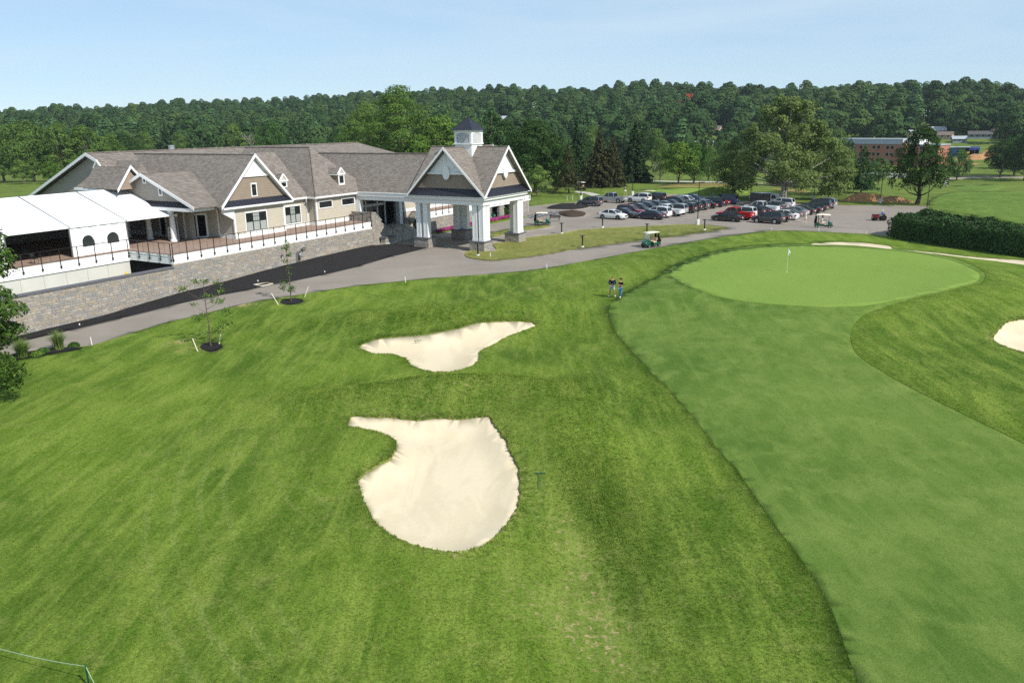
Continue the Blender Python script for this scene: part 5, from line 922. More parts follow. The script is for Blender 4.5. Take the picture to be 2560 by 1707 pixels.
# ---------------------------------------------------------------- golf carts
CART = {}
def cart(label, x, y, rz, bags=True, z=None):
    t = thing('golf_cart', label, 'golf cart', (x, y, gz(x, y) - .02 if z is None else z), rz, 'green golf carts')
    if not CART:
        mb = MB(); secs = [[(x_, -w_, zb_), (x_, w_, zb_), (x_, w_ * .96, zt), (x_, w_ * .5, zt + .06), (x_, -w_ * .5, zt + .06), (x_, -w_ * .96, zt)] for x_, w_, zb_, zt in ((1.22, .42, .38, .56), (1.16, .54, .30, .66), (.95, .58, .34, .78), (.66, .58, .40, .92), (.58, .56, .28, .88))]; loft(mb, secs); CART['front_cowl'] = (mb.mesh('front_cowl', M['cart_green'], 40))
        mb = MB(); secs = [[(x_, -.58, zb_), (x_, .58, zb_), (x_, .57, zt), (x_, -.57, zt)] for x_, zb_, zt in ((.10, .26, .56), (-.35, .26, .60), (-.75, .44, .66), (-1.12, .46, .60))]; loft(mb, secs); CART['rear_body'] = mb.mesh('rear_body', M['cart_green'], 40)
        CART['floor_pan'] = MB().box(.05, -.56, .22, .62, .56, .28).box(-1.15, -.5, .28, 1.1, .5, .34).mesh('floor_pan', M['plastic']); mb = MB(); mb.hexa([(-.42, -.55, .62), (.10, -.55, .60), (.10, .55, .60), (-.42, .55, .62), (-.42, -.52, .76), (.12, -.52, .74), (.12, .52, .74), (-.42, .52, .76)]); CART['seat'] = mb.mesh('seat', M['tan'])
        CART['backrest'] = MB().hexa([(-.52, -.5, .84), (-.40, -.5, .84), (-.40, .5, .84), (-.52, .5, .84), (-.60, -.46, 1.16), (-.50, -.46, 1.18), (-.50, .46, 1.18), (-.60, .46, 1.16)]).mesh('backrest', M['tan'])
        mb = MB(); secs = [[(x_, -w_, z_), (x_, w_, z_), (x_, w_ * .8, z_ + .07), (x_, -w_ * .8, z_ + .07)] for x_, w_, z_ in ((.82, .48, 1.72), (.70, .58, 1.76), (-.2, .60, 1.79), (-.82, .58, 1.76), (-.92, .5, 1.73))]; loft(mb, secs); CART['roof'] = mb.mesh('roof', M['cream'], 40)
        CART['post'] = [MB().bar((.62, s_ * .55, .9), (.72, s_ * .53, 1.74), .022, 5).mesh('post', M['black']) for s_ in (-1, 1)] + [MB().bar((-.62, s_ * .55, .6), (-.72, s_ * .53, 1.76), .028, 5).mesh('post', M['black']) for s_ in (-1, 1)]
        CART['windshield'] = MB().hexa([(.63, -.52, .92), (.645, -.52, .92), (.645, .52, .92), (.63, .52, .92), (.71, -.50, 1.70), (.725, -.50, 1.70), (.725, .50, 1.70), (.71, .50, 1.70)]).mesh('windshield', M['clear'])
        mb = MB(); mb.bar((.55, -.28, .7), (.30, -.28, 1.0), .02, 5); mb.path([(.30 + .0 * k, -.28 + .17 * math.cos(a), 1.0 + .17 * math.sin(a)) for k, a in enumerate(np.linspace(0, 2 * math.pi, 11))], .014, 4); CART['steering_wheel'] = mb.mesh('steering_wheel', M['black'])
        CART['headlight'] = MB().lathe([(.07, -.02), (.06, .03), (.03, .05)], 8).mesh('headlight', M['lamp_white']); CART['bumper'] = MB().box(1.16, -.42, .26, 1.27, .42, .36).mesh('bumper', M['plastic'])
        r = .23; CART['tyre'] = MB().lathe([(.12, -.1), (r, -.09), (r, .09), (.12, .1)], 14, ax='y').mesh('tyre', M['tyre'], 40); CART['rim'] = MB().lathe([(.13, -.105), (.13, .105)], 12, ax='y').mesh('rim', M['rim'])
        CART['basket'] = MB().box(-1.2, -.5, .62, -.8, .5, .66).box(-1.2, -.5, .66, -1.17, .5, .9).mesh('basket', M['plastic'])
    for k in ('front_cowl', 'rear_body', 'floor_pan', 'seat', 'backrest', 'roof', 'windshield', 'steering_wheel', 'bumper', 'basket'): part(k, CART[k], t)
    for m_ in CART['post']: part('post', m_, t)
    for s_ in (-1, 1): h = part('headlight', CART['headlight'], t, None, (1.17, s_ * .40, .60)); h.rotation_euler = (0, math.pi / 2, 0)
    for x_ in (.82, -.82):
        for s_ in (-1, 1): a = part('wheel', CART['tyre'], t, None, (x_, s_ * .5, .23)); part('rim', CART['rim'], a)
    return t
BAG = {}
def bag(label, x, y, z, rz, col='black_cloth'):
    t = thing('golf_bag', label, 'golf bag', (x, y, z), rz, 'golf bags strapped to carts')
    if col not in BAG: BAG[col] = (MB().lathe([(.11, 0), (.13, .1), (.12, .6), (.14, .82), (.13, .86)], 10).mesh('bag_body', M[col], 40), MB().box(.08, -.1, .15, .2, .1, .5).mesh('pocket', M[col]))
    part('bag_body', BAG[col][0], t); part('pocket', BAG[col][1], t); r = random.Random(int(x * 10))
    for k in range(5): a = k * 1.26; MB().bar((.06 * math.cos(a), .06 * math.sin(a), .8), (.09 * math.cos(a), .09 * math.sin(a), 1.08 + r.uniform(0, .12)), .012, 4).lathe([(.03, 0), (.045, .05), (.02, .1)], 6, (.09 * math.cos(a), .09 * math.sin(a), 1.08)).build('club', M['gray_metal'] if k % 2 else M['black'], t)
    return t
def on_cart(c, lx, ly):
    a = c.rotation_euler.z; return c.location.x + lx * math.cos(a) - ly * math.sin(a), c.location.y + lx * math.sin(a) + ly * math.cos(a)
p = (15.26,95.76); carts = []
def place_cart(label, fwp, rwp, **k):                          # front and rear wheel contact points
    a = math.atan2(fwp[1] - rwp[1], fwp[0] - rwp[0]); return cart(label, (fwp[0] + rwp[0]) / 2, (fwp[1] + rwp[1]) / 2, a, **k)
ca = WL(11.9, -16.2); cart1 = cart('green golf cart with cream roof standing empty on the drive by the light bollards', ca[0], ca[1], AA + math.pi - R(24))
cb_ = WL(36.3, -31.6); cart2 = cart('green golf cart with two riders passing the hedge end of the car park', cb_[0], cb_[1], AA - math.pi / 2 + R(8))
cc_ = WL(25.5, 6.1); cart3 = cart('parked green golf cart with golf bags beside the black bench', cc_[0], cc_[1], AA - math.pi / 2 + R(23))
q = WL(28.6, 17.6); cart4 = cart('green golf cart in the stone opening under the right terrace', q[0], q[1], AA - math.pi / 2 + .4, z=gz(*q) + .02)
q = (15.84,179.70); cart5 = cart('golf cart on the grass by the conifers left of the lamp post', q[0], q[1], 2.5)
for c_, nm in ((cart1, 'on the empty cart on the drive'), (cart2, 'on the cart with two riders'), (cart3, 'on the cart beside the bench')):
    for s_, w_ in ((.24, 'driver side'), (-.24, 'passenger side')):
        x, y = on_cart(c_, -.98, s_); bag('dark golf bag %s, %s' % (nm, w_), x, y, c_.location.z + .66, c_.rotation_euler.z + math.pi)
# ---------------------------------------------------------------- people: one skinned body each, clothes and hair as children
def skin(name, joints, bones, m, parent, root=0, sub=1):
    me = bpy.data.meshes.new(name); me.from_pydata([j[0] for j in joints], bones, []); o = bpy.data.objects.new(name, me); C.objects.link(o)
    md = o.modifiers.new('s', 'SKIN'); sk = me.skin_vertices[0].data if me.skin_vertices else None
    if sk is None: b = bmesh.new(); b.from_mesh(me); b.verts.layers.skin.verify(); b.to_mesh(me); b.free(); sk = me.skin_vertices[0].data
    for i, j in enumerate(joints): r = j[1]; sk[i].radius = r if hasattr(r, '__len__') else (r, r); sk[i].use_root = (i == root)
    sb_ = o.modifiers.new('d', 'SUBSURF'); sb_.levels = sub; sb_.render_levels = sub
    dg = bpy.context.evaluated_depsgraph_get(); n = bpy.data.meshes.new_from_object(o.evaluated_get(dg)); n.name = name; n.materials.clear(); n.materials.append(m); n.polygons.foreach_set('use_smooth', [True] * len(n.polygons))
    bpy.data.objects.remove(o); return part(name, n, parent)
def hand(J, B, wrist, d, side):
    """palm, four unequal fingers, thumb"""
    w_ = len(J) - 1; d = Vector(d).normalized(); s_ = Vector(side).normalized(); p = Vector(wrist)
    J.append((tuple(p + d * .07), (.042, .022))); B.append((w_, w_ + 1)); k = w_ + 1
    for i, (o, l) in enumerate(((-.03, .065), (-.01, .075), (.01, .07), (.03, .055))):
        a = p + d * .09 + s_ * o; b = a + d * l + Vector((0, 0, -.02)); J.append((tuple(a), .011)); J.append((tuple(b), .009)); B += [(k, len(J) - 2), (len(J) - 2, len(J) - 1)]
    a = p + d * .03 - s_ * .045; b = a + d * .05 - s_ * .015; J.append((tuple(a), .012)); J.append((tuple(b), .010)); B += [(w_, len(J) - 2), (len(J) - 2, len(J) - 1)]
def head_parts(t, c, hair, long=False, skinm='skin', look=(0, -1)):
    f = Vector((look[0], look[1], 0)).normalized(); s_ = Vector((-f.y, f.x, 0)); c = Vector(c)
    mb = MB(); mb.hexa([tuple(c + f * .095 + s_ * a + Vector((0, 0, z))) for a, z in ((-.016, -.035), (.016, -.035))] + [tuple(c + f * .085 + s_ * a + Vector((0, 0, -.035))) for a in (.016, -.016)] + [tuple(c + f * (.125 if k < 2 else .085) + s_ * a + Vector((0, 0, -.0))) for k, a in enumerate((-.008, .008, .008, -.008))]); mb.build('nose', M[skinm], t)
    for a in (-.035, .035): MB().lathe([(.004, -.012), (.013, 0), (.004, .012)], 8, tuple(c + f * .093 + s_ * a + Vector((0, 0, .012)))).build('eye', M['black'], t)
    MB().box(-.026, -.004, -.006, .026, .006, .006, 0, Matrix.Translation(c + f * .092 + Vector((0, 0, -.062))) @ Matrix((s_, f, Vector((0, 0, 1)))).transposed().to_4x4()).build('mouth', M['red_plastic'], t)
    J = [(tuple(c - f * .02 + Vector((0, 0, .03))), (.108, .108)), (tuple(c - f * .025 + Vector((0, 0, .085))), (.09, .09))]; B = [(0, 1)]
    if long: J += [(tuple(c - f * .075 + Vector((0, 0, -.10))), (.085, .06)), (tuple(c - f * .09 + Vector((0, 0, -.24))), (.075, .045)), (tuple(c - f * .09 + Vector((0, 0, -.34))), (.04, .03))]; B += [(0, 2), (2, 3), (3, 4)]
    skin('hair', J, B, M[hair], t)
def stander(name, label, loc, rz, h, sex, top, legs, shorts, hair, skinm, arms, stance=.1, sleeves=True, group=None):
    """faces -y. arms: two lists (elbow, wrist, hand direction)"""
    t = thing(name, label, 'person', loc, rz, group); k = h / 1.78; w_ = 1.0 if sex == 'm' else .86
    v = lambda x, y, z: (x * k, y * k, z * k)
    J = [(v(0, 0, .96), (.15 * w_ * k, .11 * k)), (v(0, .01, 1.12), (.135 * w_ * k, .10 * k)), (v(0, .01, 1.32), (.165 * w_ * k, .115 * k)), (v(0, .01, 1.45), (.12 * w_ * k, .085 * k)), (v(0, 0, 1.53), .052 * k), (v(0, -.02, 1.63), (.074 * k, .085 * k)), (v(0, -.015, 1.72), (.078 * k, .09 * k))]
    B = [(0, 1), (1, 2), (2, 3), (3, 4), (4, 5), (5, 6)]; leg_j = {}
    for s_ in (-1, 1):
        i = len(J); J += [(v(s_ * .095, 0, .88), .088 * k), (v(s_ * (.10 + stance * .3), -.01, .50), .058 * k), (v(s_ * (.10 + stance * .45), .015, .32), .056 * k), (v(s_ * (.10 + stance * .6), .02, .09), .036 * k), (v(s_ * (.11 + stance * .7), -.05, .045), (.038 * k, .034 * k)), (v(s_ * (.12 + stance * .75), -.16, .03), (.036 * k, .022 * k))]
        B += [(0, i), (i, i + 1), (i + 1, i + 2), (i + 2, i + 3), (i + 3, i + 4), (i + 4, i + 5)]; leg_j[s_] = i
    aj = {}
    for s_, (el, wr, hd) in zip((-1, 1), arms):
        i = len(J); J += [(v(s_ * .19 * w_, .01, 1.42), .058 * k), (v(*el), .043 * k), (v(*wr), .028 * k)]; B += [(3, i), (i, i + 1), (i + 1, i + 2)]; aj[s_] = i; hand(J, B, v(*wr), hd, (0, 0, 1))
    skin('body', J, B, M[skinm], t)
    e = .018; g = lambda i, a=1.0, x=e: (J[i][0], tuple(q * a + x for q in (J[i][1] if hasattr(J[i][1], '__len__') else (J[i][1],) * 2)))
    S_ = [g(0, 1, .022), g(1, 1, .024), g(2, 1, .024), g(3, 1, .02)]; SB = [(0, 1), (1, 2), (2, 3)]
    if sleeves:
        for s_ in (-1, 1):
            i = aj[s_]; n = len(S_); S_.append(g(i, 1, .022)); S_.append(g(i + 1, 1, .018)); SB += [(3, n), (n, n + 1)]
            if sleeves == 'long': a, b = Vector(J[i + 1][0]), Vector(J[i + 2][0]); S_.append((tuple(a.lerp(b, .92)), .042 * k)); SB.append((n + 1, n + 2))
    skin('shirt', S_, SB, M[top], t)
    Lg = [g(0, 1.02, .028)]; LB = []
    for s_ in (-1, 1):
        i = leg_j[s_]; n = len(Lg); Lg.append(g(i, 1, .026)); LB.append((0, n))
        if shorts: a, b = Vector(J[i][0]), Vector(J[i + 1][0]); Lg.append((tuple(a.lerp(b, .95)), .092 * k)); LB.append((n, n + 1))
        else: Lg += [g(i + 1, 1, .016), g(i + 2, 1, .014), (tuple(Vector(J[i + 3][0]) + Vector((0, 0, .0))), .05 * k)]; LB += [(n, n + 1), (n + 1, n + 2), (n + 2, n + 3)]
    skin('shorts' if shorts else 'trousers', Lg, LB, M[legs], t)
    for s_ in (-1, 1): i = leg_j[s_]; skin('shoe', [g(i + 3, 1, .012), g(i + 4, 1, .014), g(i + 5, 1, .012)], [(0, 1), (1, 2)], M['shoe'], t)
    head_parts(t, v(0, -.018, 1.675), hair, sex == 'f', skinm); return t
px, py = (8.78,67.94)
fz = math.atan2(-py, -px) + math.pi / 2                       # -y of the figure turned towards the drone
man = stander('person', 'man in a navy top and pale grey shorts holding a small remote in both hands', (px, py, gz(px, py)), fz + .05, 1.80, 'm', 'navy_cloth', 'grey_cloth', True, 'hair_dark', 'skin_dark',
              [((-.30, .0, 1.14), (-.10, -.26, 1.10), (.75, -.3, 0)), ((.30, .0, 1.14), (.10, -.26, 1.10), (-.75, -.3, 0))], .22, 'long')
x_, y_ = px + .33 * math.sin(fz), py - .33 * math.cos(fz)
t = thing('remote_controller', 'small grey remote held in the hands of the man in navy', 'controller', (px - .0 + .33 * math.sin(fz), py - .33 * math.cos(fz), gz(px, py) + 1.11), fz); MB().box(-.09, -.05, -.02, .09, .05, .02).build('case', M['gray_metal'], t); MB().bar((-.05, 0, .02), (-.05, 0, .05), .01, 6).build('stick', M['black'], t); MB().bar((.05, 0, .02), (.05, 0, .05), .01, 6).build('stick', M['black'], t)
wx, wy = (9.40,67.15); woman = stander('person', 'woman in a black top and blue jeans raising one hand to her face', (wx, wy, gz(wx, wy)), fz - .45, 1.66, 'f', 'black_cloth', 'denim', False, 'hair_brown', 'skin',
              [((-.24, -.10, 1.20), (-.06, -.20, 1.52), (.1, .1, 1)), ((.24, -.06, 1.16), (.02, -.22, 1.20), (-.8, -.2, .1))], -.15, True)
gx, gy = (43.12,116.74); golfer = stander('person', 'golfer in pale shirt and shorts bending beside the parked cars and a push cart', (gx, gy, gz(gx, gy)), fz - 1.2, 1.76, 'm', 'white_cloth', 'white_cloth', True, 'hair_brown', 'skin', [((-.27, -.1, 1.12), (-.2, -.3, .98), (0, -1, -.3)), ((.27, -.1, 1.12), (.2, -.3, .98), (0, -1, -.3))], .3, True)
far_people = [(1800, 504, 'navy_cloth', 'man in white cap and dark clothes standing beyond the car rows', .3, 'm'), (1786, 505, 'blue_cloth', 'man in blue stooping behind the parked SUVs', 1.2, 'm'), (1563, 479, 'green', 'distant person in green beyond the silver pickup', .2, 'm'), (2362, 465, 'white_cloth', 'distant golfer in white, left of the pair near the path', .4, 'm'), (2366.5, 465.5, 'navy_cloth', 'distant golfer in dark top, right of the pair near the path', -.2, 'm')]
M['green'] = M['green']; M['green_cloth'] = plain('green_cloth', (.03, .16, .07), .85, .12, 12)
for x, y, c_, l, a, s_ in far_people:
    qx, qy = {1800: (39.04,149.34), 1786: (37.66,149.18), 1563: (23.94,167.08), 2362: (119.53,221.73), 2366.5: (118.34,218.58)}[x]
    stander('person', l, (qx, qy, gz(qx, qy)), fz + a, 1.76, s_, 'green_cloth' if c_ == 'green' else c_, 'white_cloth' if x != 1800 else 'navy_cloth', x in (1563, 2362), 'hair_dark' if x != 1800 else 'hair_brown', 'skin', [((-.27, .0, 1.14), (-.26, -.08, .90), (0, -.2, -1)), ((.27, .0, 1.14), (.26, -.08, .90), (0, -.2, -1))], .2, True)
def sitter(label, c, lx, ly, lz, top, legs, hair, skinm, sex='m', bare=False, rz=0, cap=None):
    """seated, faces +x of the vehicle c"""
    x, y = on_cart(c, lx, ly); t = thing('person', label, 'person', (x, y, c.location.z + lz), c.rotation_euler.z + rz)
    J = [((0, 0, .08), (.13, .15)), ((-.05, 0, .28), (.10, .14)), ((-.07, 0, .48), (.11, .17)), ((-.06, 0, .58), (.08, .12)), ((-.04, 0, .66), .05), ((-.01, 0, .77), (.08, .075)), ((-.01, 0, .85), (.085, .078))]; B = [(i, i + 1) for i in range(6)]
    for s_ in (-1, 1): i = len(J); J += [((.08, s_ * .10, .07), .085), ((.45, s_ * .14, .12), .062), ((.52, s_ * .14, -.12), .05), ((.56, s_ * .14, -.36), .036), ((.66, s_ * .14, -.40), (.036, .03))]; B += [(0, i), (i, i + 1), (i + 1, i + 2), (i + 2, i + 3), (i + 3, i + 4)]
    arm = {}
    for s_ in (-1, 1): i = len(J); J += [((-.05, s_ * .20, .54), .055), ((.06, s_ * .26, .30), .042), ((.32, s_ * .16, .28), .028)]; B += [(3, i), (i, i + 1), (i + 1, i + 2)]; arm[s_] = i; hand(J, B, J[-1][0], (1, 0, .1), (0, 0, 1))
    skin('body', J, B, M[skinm], t); e = .02
    S2 = [((0, 0, .10), (.15, .17)), ((-.05, 0, .28), (.125, .165)), ((-.07, 0, .48), (.13, .19)), ((-.06, 0, .58), (.095, .14))]; SB = [(0, 1), (1, 2), (2, 3)]
    for s_ in (-1, 1): n = len(S2); S2 += [((-.05, s_ * .20, .54), .075), ((.05, s_ * .255, .33), .06)]; SB += [(3, n), (n, n + 1)]
    skin('shirt', S2, SB, M[top], t); Lg = [((0, 0, .08), (.155, .175))]; LB = []
    for s_ in (-1, 1):
        n = len(Lg); Lg += [((.08, s_ * .10, .07), .108), ((.44, s_ * .14, .12), .085)]; LB += [(0, n), (n, n + 1)]
        if not bare: Lg += [((.52, s_ * .14, -.14), .066), ((.56, s_ * .14, -.34), .055)]; LB += [(n + 1, n + 2), (n + 2, n + 3)]
    skin('shorts' if bare else 'trousers', Lg, LB, M[legs], t); head_parts(t, (0, 0, .81), hair, sex == 'f', skinm, (1, 0))
    if cap: MB().lathe([(.105, .84), (.10, .90), (.06, .94), (.01, .95)], 10, (-.01, 0, 0)).box(.06, -.07, .85, .18, .07, .865).build('cap', M[cap], t, 40)
    return t
sitter('woman with long dark hair riding on the far seat of the moving golf cart', cart2, -.12, .26, .72, 'black_cloth', 'black_cloth', 'hair_dark', 'skin', 'f', True)
sitter('rider in white trousers on the near seat of the moving golf cart', cart2, -.12, -.26, .72, 'white_cloth', 'white_cloth', 'hair_dark', 'skin', 'm', False)
# small machine with its driver beside the hedge
q = (54.40,117.94); mow = thing('utility_tractor', 'small dark red ride on machine by the left end of the hedge', 'mower', (*q, gz(*q) - .02), math.pi * .97)
mb = MB(); loft(mb, [[(x, -w_, .3), (x, w_, .3), (x, w_ * .9, z), (x, -w_ * .9, z)] for x, w_, z in ((.95, .3, .75), (.8, .36, .95), (.1, .38, 1.0), (.0, .36, .7))]); mb.build('hood', M['car_maroon'], mow, 30); MB().box(-.75, -.5, .35, .0, .5, .5).box(-.7, -.25, .5, -.2, .25, .62).box(-.78, -.25, .6, -.68, .25, 1.0).build('seat_platform', M['plastic'], mow); MB().bar((.0, 0, .95), (-.15, 0, 1.15), .02, 5).build('steering_wheel', M['black'], mow)
for x, r in ((.6, .28), (-.55, .42)):
    for s_ in (-1, 1): part('wheel', MB().lathe([(r * .5, -.1), (r, -.09), (r, .09), (r * .5, .1)], 14, (x, s_ * .5, r), ax='y').mesh('wheel', M['tyre'], 40), mow)
sitter('driver in bright blue shirt and white cap on the small red machine', mow, -.45, 0, .60, 'blue_cloth', 'grey_mid', 'hair_brown', 'skin', 'm', False, 0, 'white_cloth')
# ---------------------------------------------------------------- small things
def upright(px): return (*px, gz(*px))
# lamp posts and light bollards
def lamp_post(label, p, h, head=(1, 0), base=True, rz=0.0):
    t = thing('lamp_post', label, 'lamp post', (p[0], p[1], gz(*p) - .05), rz, 'tall black car park lamp posts'); z0 = 0
    if base: MB().lathe([(.28, -.3), (.28, .88), (.25, .93)], 14).build('concrete_base', M['concrete_light'], t, 40); z0 = .9
    MB().lathe([(.14, z0), (.14, z0 + .05), (.065, z0 + .1), (.055, h)], 8).build('pole', M['black'], t, 40); MB().box(-.05, -.05, h - .12, .42, .05, h - .04).box(.2, -.16, h - .14, .75, .16, h - .02).build('lamp_head', M['black'], t); return t
for lab, p, h in (('lamp post on the tip of the grass island beside the car park entrance', (27.07,115.34), 6.2), ('lamp post at the lawn edge left of the grey SUV', (13.80,156.42), 5.0), ('lamp post behind the white SUV and silver pickup', (25.12,164.98), 4.6), ('lamp post between the trees beyond the middle of the car rows', (45.65,152.61), 5.5),
                  ('lamp post among the cars in front of the sycamore trunk', (47.00,137.57), 6.2), ('lamp post beneath the right hand sycamore branches', (56.64,149.92), 5.2), ('lamp post beside the red dirt pile at the far edge of the car park', (65.59,142.29), 5.6), ('slim pole behind the hedge beside the dark tree', (68.79,132.24), 6.0)):
    lamp_post(lab, p, h, base='slim' not in lab, rz=R(-6))
bm = None
for lab, p in (('bollard light in front of the stone pier of the portico', (-3.76,91.03)), ('bollard light on the upper edge of the island, first right of the portico', (6.99,108.53)), ('bollard light on the upper edge of the island below the white sedan', (13.10,113.32)), ('bollard light alone on the lower edge of the island', (8.72,96.13)), ('bollard light rising behind the roof of the empty golf cart', (18.15,105.82)), ('bollard light at the island tip below the tall lamp post', (26.13,107.22))):
    t = thing('light_bollard', lab, 'bollard light', (p[0], p[1], gz(*p)), 0, 'black mushroom light bollards')
    if not bm: bm = (MB().lathe([(.2, -.2), (.2, .16), (.17, .2)], 12).mesh('concrete_foot', M['concrete_light'], 40), MB().lathe([(.085, .2), (.085, 1.32)], 10).mesh('post', M['black'], 40), MB().lathe([(.1, 1.32), (.32, 1.40), (.30, 1.44), (.08, 1.50)], 14).mesh('lamp_cap', M['black'], 40))
    for n_, m_ in zip(('concrete_foot', 'post', 'lamp_cap'), bm): part(n_, m_, t)
# flag on the green
p = (26.01,74.03); t = thing('flagstick', 'golf flagstick with drooping blue and white flag in the green', 'golf flag', upright(p)); MB().lathe([(.014, -.05), (.010, 2.25)], 6).build('pole', M['cream'], t)
mb = MB(); n = 7
fl = [[(.02 + .06 * math.sin(j * 1.3) * f + .11 * f, .05 * math.sin(j * 2.1 + 1) * f, 2.22 - .12 * j - .22 * f) for f in (0, .35, .7, 1)] for j in range(n)]
for j in range(n - 1):
    for i in range(3): mb.poly([fl[j][i], fl[j][i + 1], fl[j + 1][i + 1], fl[j + 1][i]], 0 if 1 <= j <= 3 else 1)
mb.build('flag', [M['white_cloth'], plain('flag_blue', (.25, .38, .55), .8)], t, fix=False); MB().lathe([(.055, -.03), (.055, .013)], 12).build('cup_rim', M['white'], t)
# marker stakes along the drive
sm = MB().lathe([(.032, -.1), (.032, .62), (.02, .66)], 6).mesh('marker_stake', M['white'])
for lab, p, s_ in (('white stake on the grass edge near the ornamental grasses', (-32.71,59.88), 1), ('white stake on the drive edge above the upper bunker', (-10.42,77.46), .9), ('white stake on the lower drive edge above the couple', (3.73,81.62), .8), ('white stake on the island just right of the portico pier', (-2.31,90.05), .8), ('white stake at the grass bank below the corner SUV', (34.58,105.38), .5), ('white stake beside the moving golf cart', (40.23,103.79), .45), ('white stake on the bank left of the hedge', (45.34,101.23), .5),
                   ('first of the white posts on the lawn left of the lamp post', (11.13,156.04), 1.5), ('second of the white posts on the lawn left of the lamp post', (12.19,156.69), 1.5), ('white post right of the lawn lamp post', (14.64,162.30), 1.4), ('white stake on the mulch patch beside the grey SUV', (11.75,144.47), .9), ('white pipe stub on the grass beneath the sycamore', (60.96,156.75), .8)):
    o = tag(part('marker_stake', sm, None, None, upright(p)), lab, 'stake', 'white marker stakes'); o.scale = (1, 1, s_); o.rotation_euler = (rnd.uniform(-.06, .06), rnd.uniform(-.06, .06), 0)
for lab, a, b in (('leaning pale stake left of the wider sapling', (-23.50,57.36), (-.35, .15, .95)), ('leaning pale stake right of the wider sapling', (-22.41,58.73), (.28, .05, 1.0)), ('leaning pale stake left of the slim sapling', (-21.08,70.59), (-.62, .15, 1.05)), ('leaning pale stake right of the slim sapling', (-19.34,72.86), (.48, .1, 1.0))):
    tag(part('tree_stake', MB().bar((0, 0, -.1), b, .035, 6).mesh('tree_stake', M['cream']), None, None, upright(a)), lab, 'stake', 'pale stakes beside the saplings')
# frame lying on the mulch, meters on the wall, pipe stubs
fr = [(-25.75,78.46), (-24.77,77.68), (-23.90,78.77), (-24.73,79.29)]; t = thing('wooden_frame', 'pale rectangular frame lying on the dark mulch by the drive', 'frame', (*fr[0], gz(*fr[0]) + .05))
for i in range(4): a, b = fr[i], fr[(i + 1) % 4]; o0 = fr[0]; MB().bar((a[0] - o0[0], a[1] - o0[1], .03), (b[0] - o0[0], b[1] - o0[1], .03), .055, 4).build('rail', M['cream'], t)
q = WL(-14.0, 15.85); gmz = gz(*q); t = thing('gas_meter', 'grey gas meter with pipes on the stone wall behind the slim sapling', 'gas meter', (*q, gmz), AA)
MB().lathe([(.16, .55), (.2, .62), (.2, .95), (.16, 1.02)], 12, (-.05, 0, 0)).build('meter_body', M['gray_metal'], t, 40); MB().box(-.2, -.22, .66, .1, -.16, .9).build('dial_face', M['galv'], t); MB().path([(-.35, .1, 0), (-.35, .05, 1.25), (.15, .05, 1.25), (.15, .05, 1.0)], .045, 6).build('inlet_pipe', M['gray_metal'], t); MB().path([(-.05, 0, .6), (-.05, 0, .2), (-.3, .1, .1)], .04, 6).build('outlet_pipe', M['black'], t); MB().path([(.2, .1, 1.15), (.2, .0, 1.5), (1.1, .0, 1.5), (1.1, .25, 1.5)], .045, 6).box(.5, -.07, 1.42, .75, .1, 1.6).build('regulator_pipe', M['gray_metal'], t)
q = WL(-16.6, 16.02); t = tag(part('siamese_connection', MB().lathe([(.1, 0), (.1, .14), (.06, .2)], 10).mesh('siamese_connection', plain('purple_paint', (.16, .06, .12), .5)), None, None, (*q, .98)), 'small purple fire hose connection on the stone wall left of the gas meter', 'hose connection'); t.rotation_euler = (math.pi / 2, 0, AA)
for lab, p in (('tiny white tag on the mulch left of the pale frame', (-25.81,80.06)), ('tiny white cap on the mulch right of the slim sapling', (-19.79,83.69)), ('white paper scrap on the mulch above the ornamental grass', (-36.83,65.99))): tag(part('white_tag', MB().lathe([(.05, 0), (.06, .12), (.02, .16)], 8).mesh('white_tag', M['white']), None, None, upright(p)), lab, 'tag')
# bench by the third cart
q = (6.83,123.32); t = thing('park_bench', 'black slatted bench on the pavement behind the parked golf cart', 'bench', upright(q), AA - math.pi / 2 + R(8))
for k in range(3): MB().box(-.9, -.2 + k * .15, .44, .9, -.08 + k * .15, .48).build('seat_slat', M['black'], t)
for k in range(3): MB().box(-.9, .27, .56 + k * .13, .9, .30, .66 + k * .13).build('back_slat', M['black'], t)
for x in (-.75, .75): MB().path([(x, -.18, 0), (x, -.18, .44), (x, .26, .44), (x, .30, .95)], .03, 4).path([(x, .24, 0), (x, .26, .44)], .03, 4).build('leg', M['black'], t)
# bunker rakes
def rake(lab, a, b, z=0.03):
    a3, b3 = Vector((*a, gz(*a) + z)), Vector((*b, gz(*b) + z)); d = (b3 - a3).normalized(); s_ = d.cross(Vector((0, 0, 1))).normalized(); t = thing('bunker_rake', lab, 'rake', a3)
    MB().bar((0, 0, .02), tuple(b3 - a3), .014, 5).build('handle', M['cart_green'], t); MB().bar(tuple(s_ * -.3), tuple(s_ * .3), .022, 4).build('rake_head', M['cart_green'], t)
    mb = MB(); [mb.bar(tuple(s_ * x), tuple(s_ * x + Vector((0, 0, -.05))), .007, 3) for x in np.linspace(-.28, .28, 11)]; mb.build('teeth', M['plastic'], t)
rake('green rake lying over the far rim of the upper bunker', (-7.20,58.88), (-7.94,60.37), -.08); rake('green rake lying on the bank above the right end of the upper bunker', (1.01,63.19), (-0.55,63.11), .12); rake('green rake in the rough right of the lower bunker', (1.25,35.42), (1.17,33.86), .1)
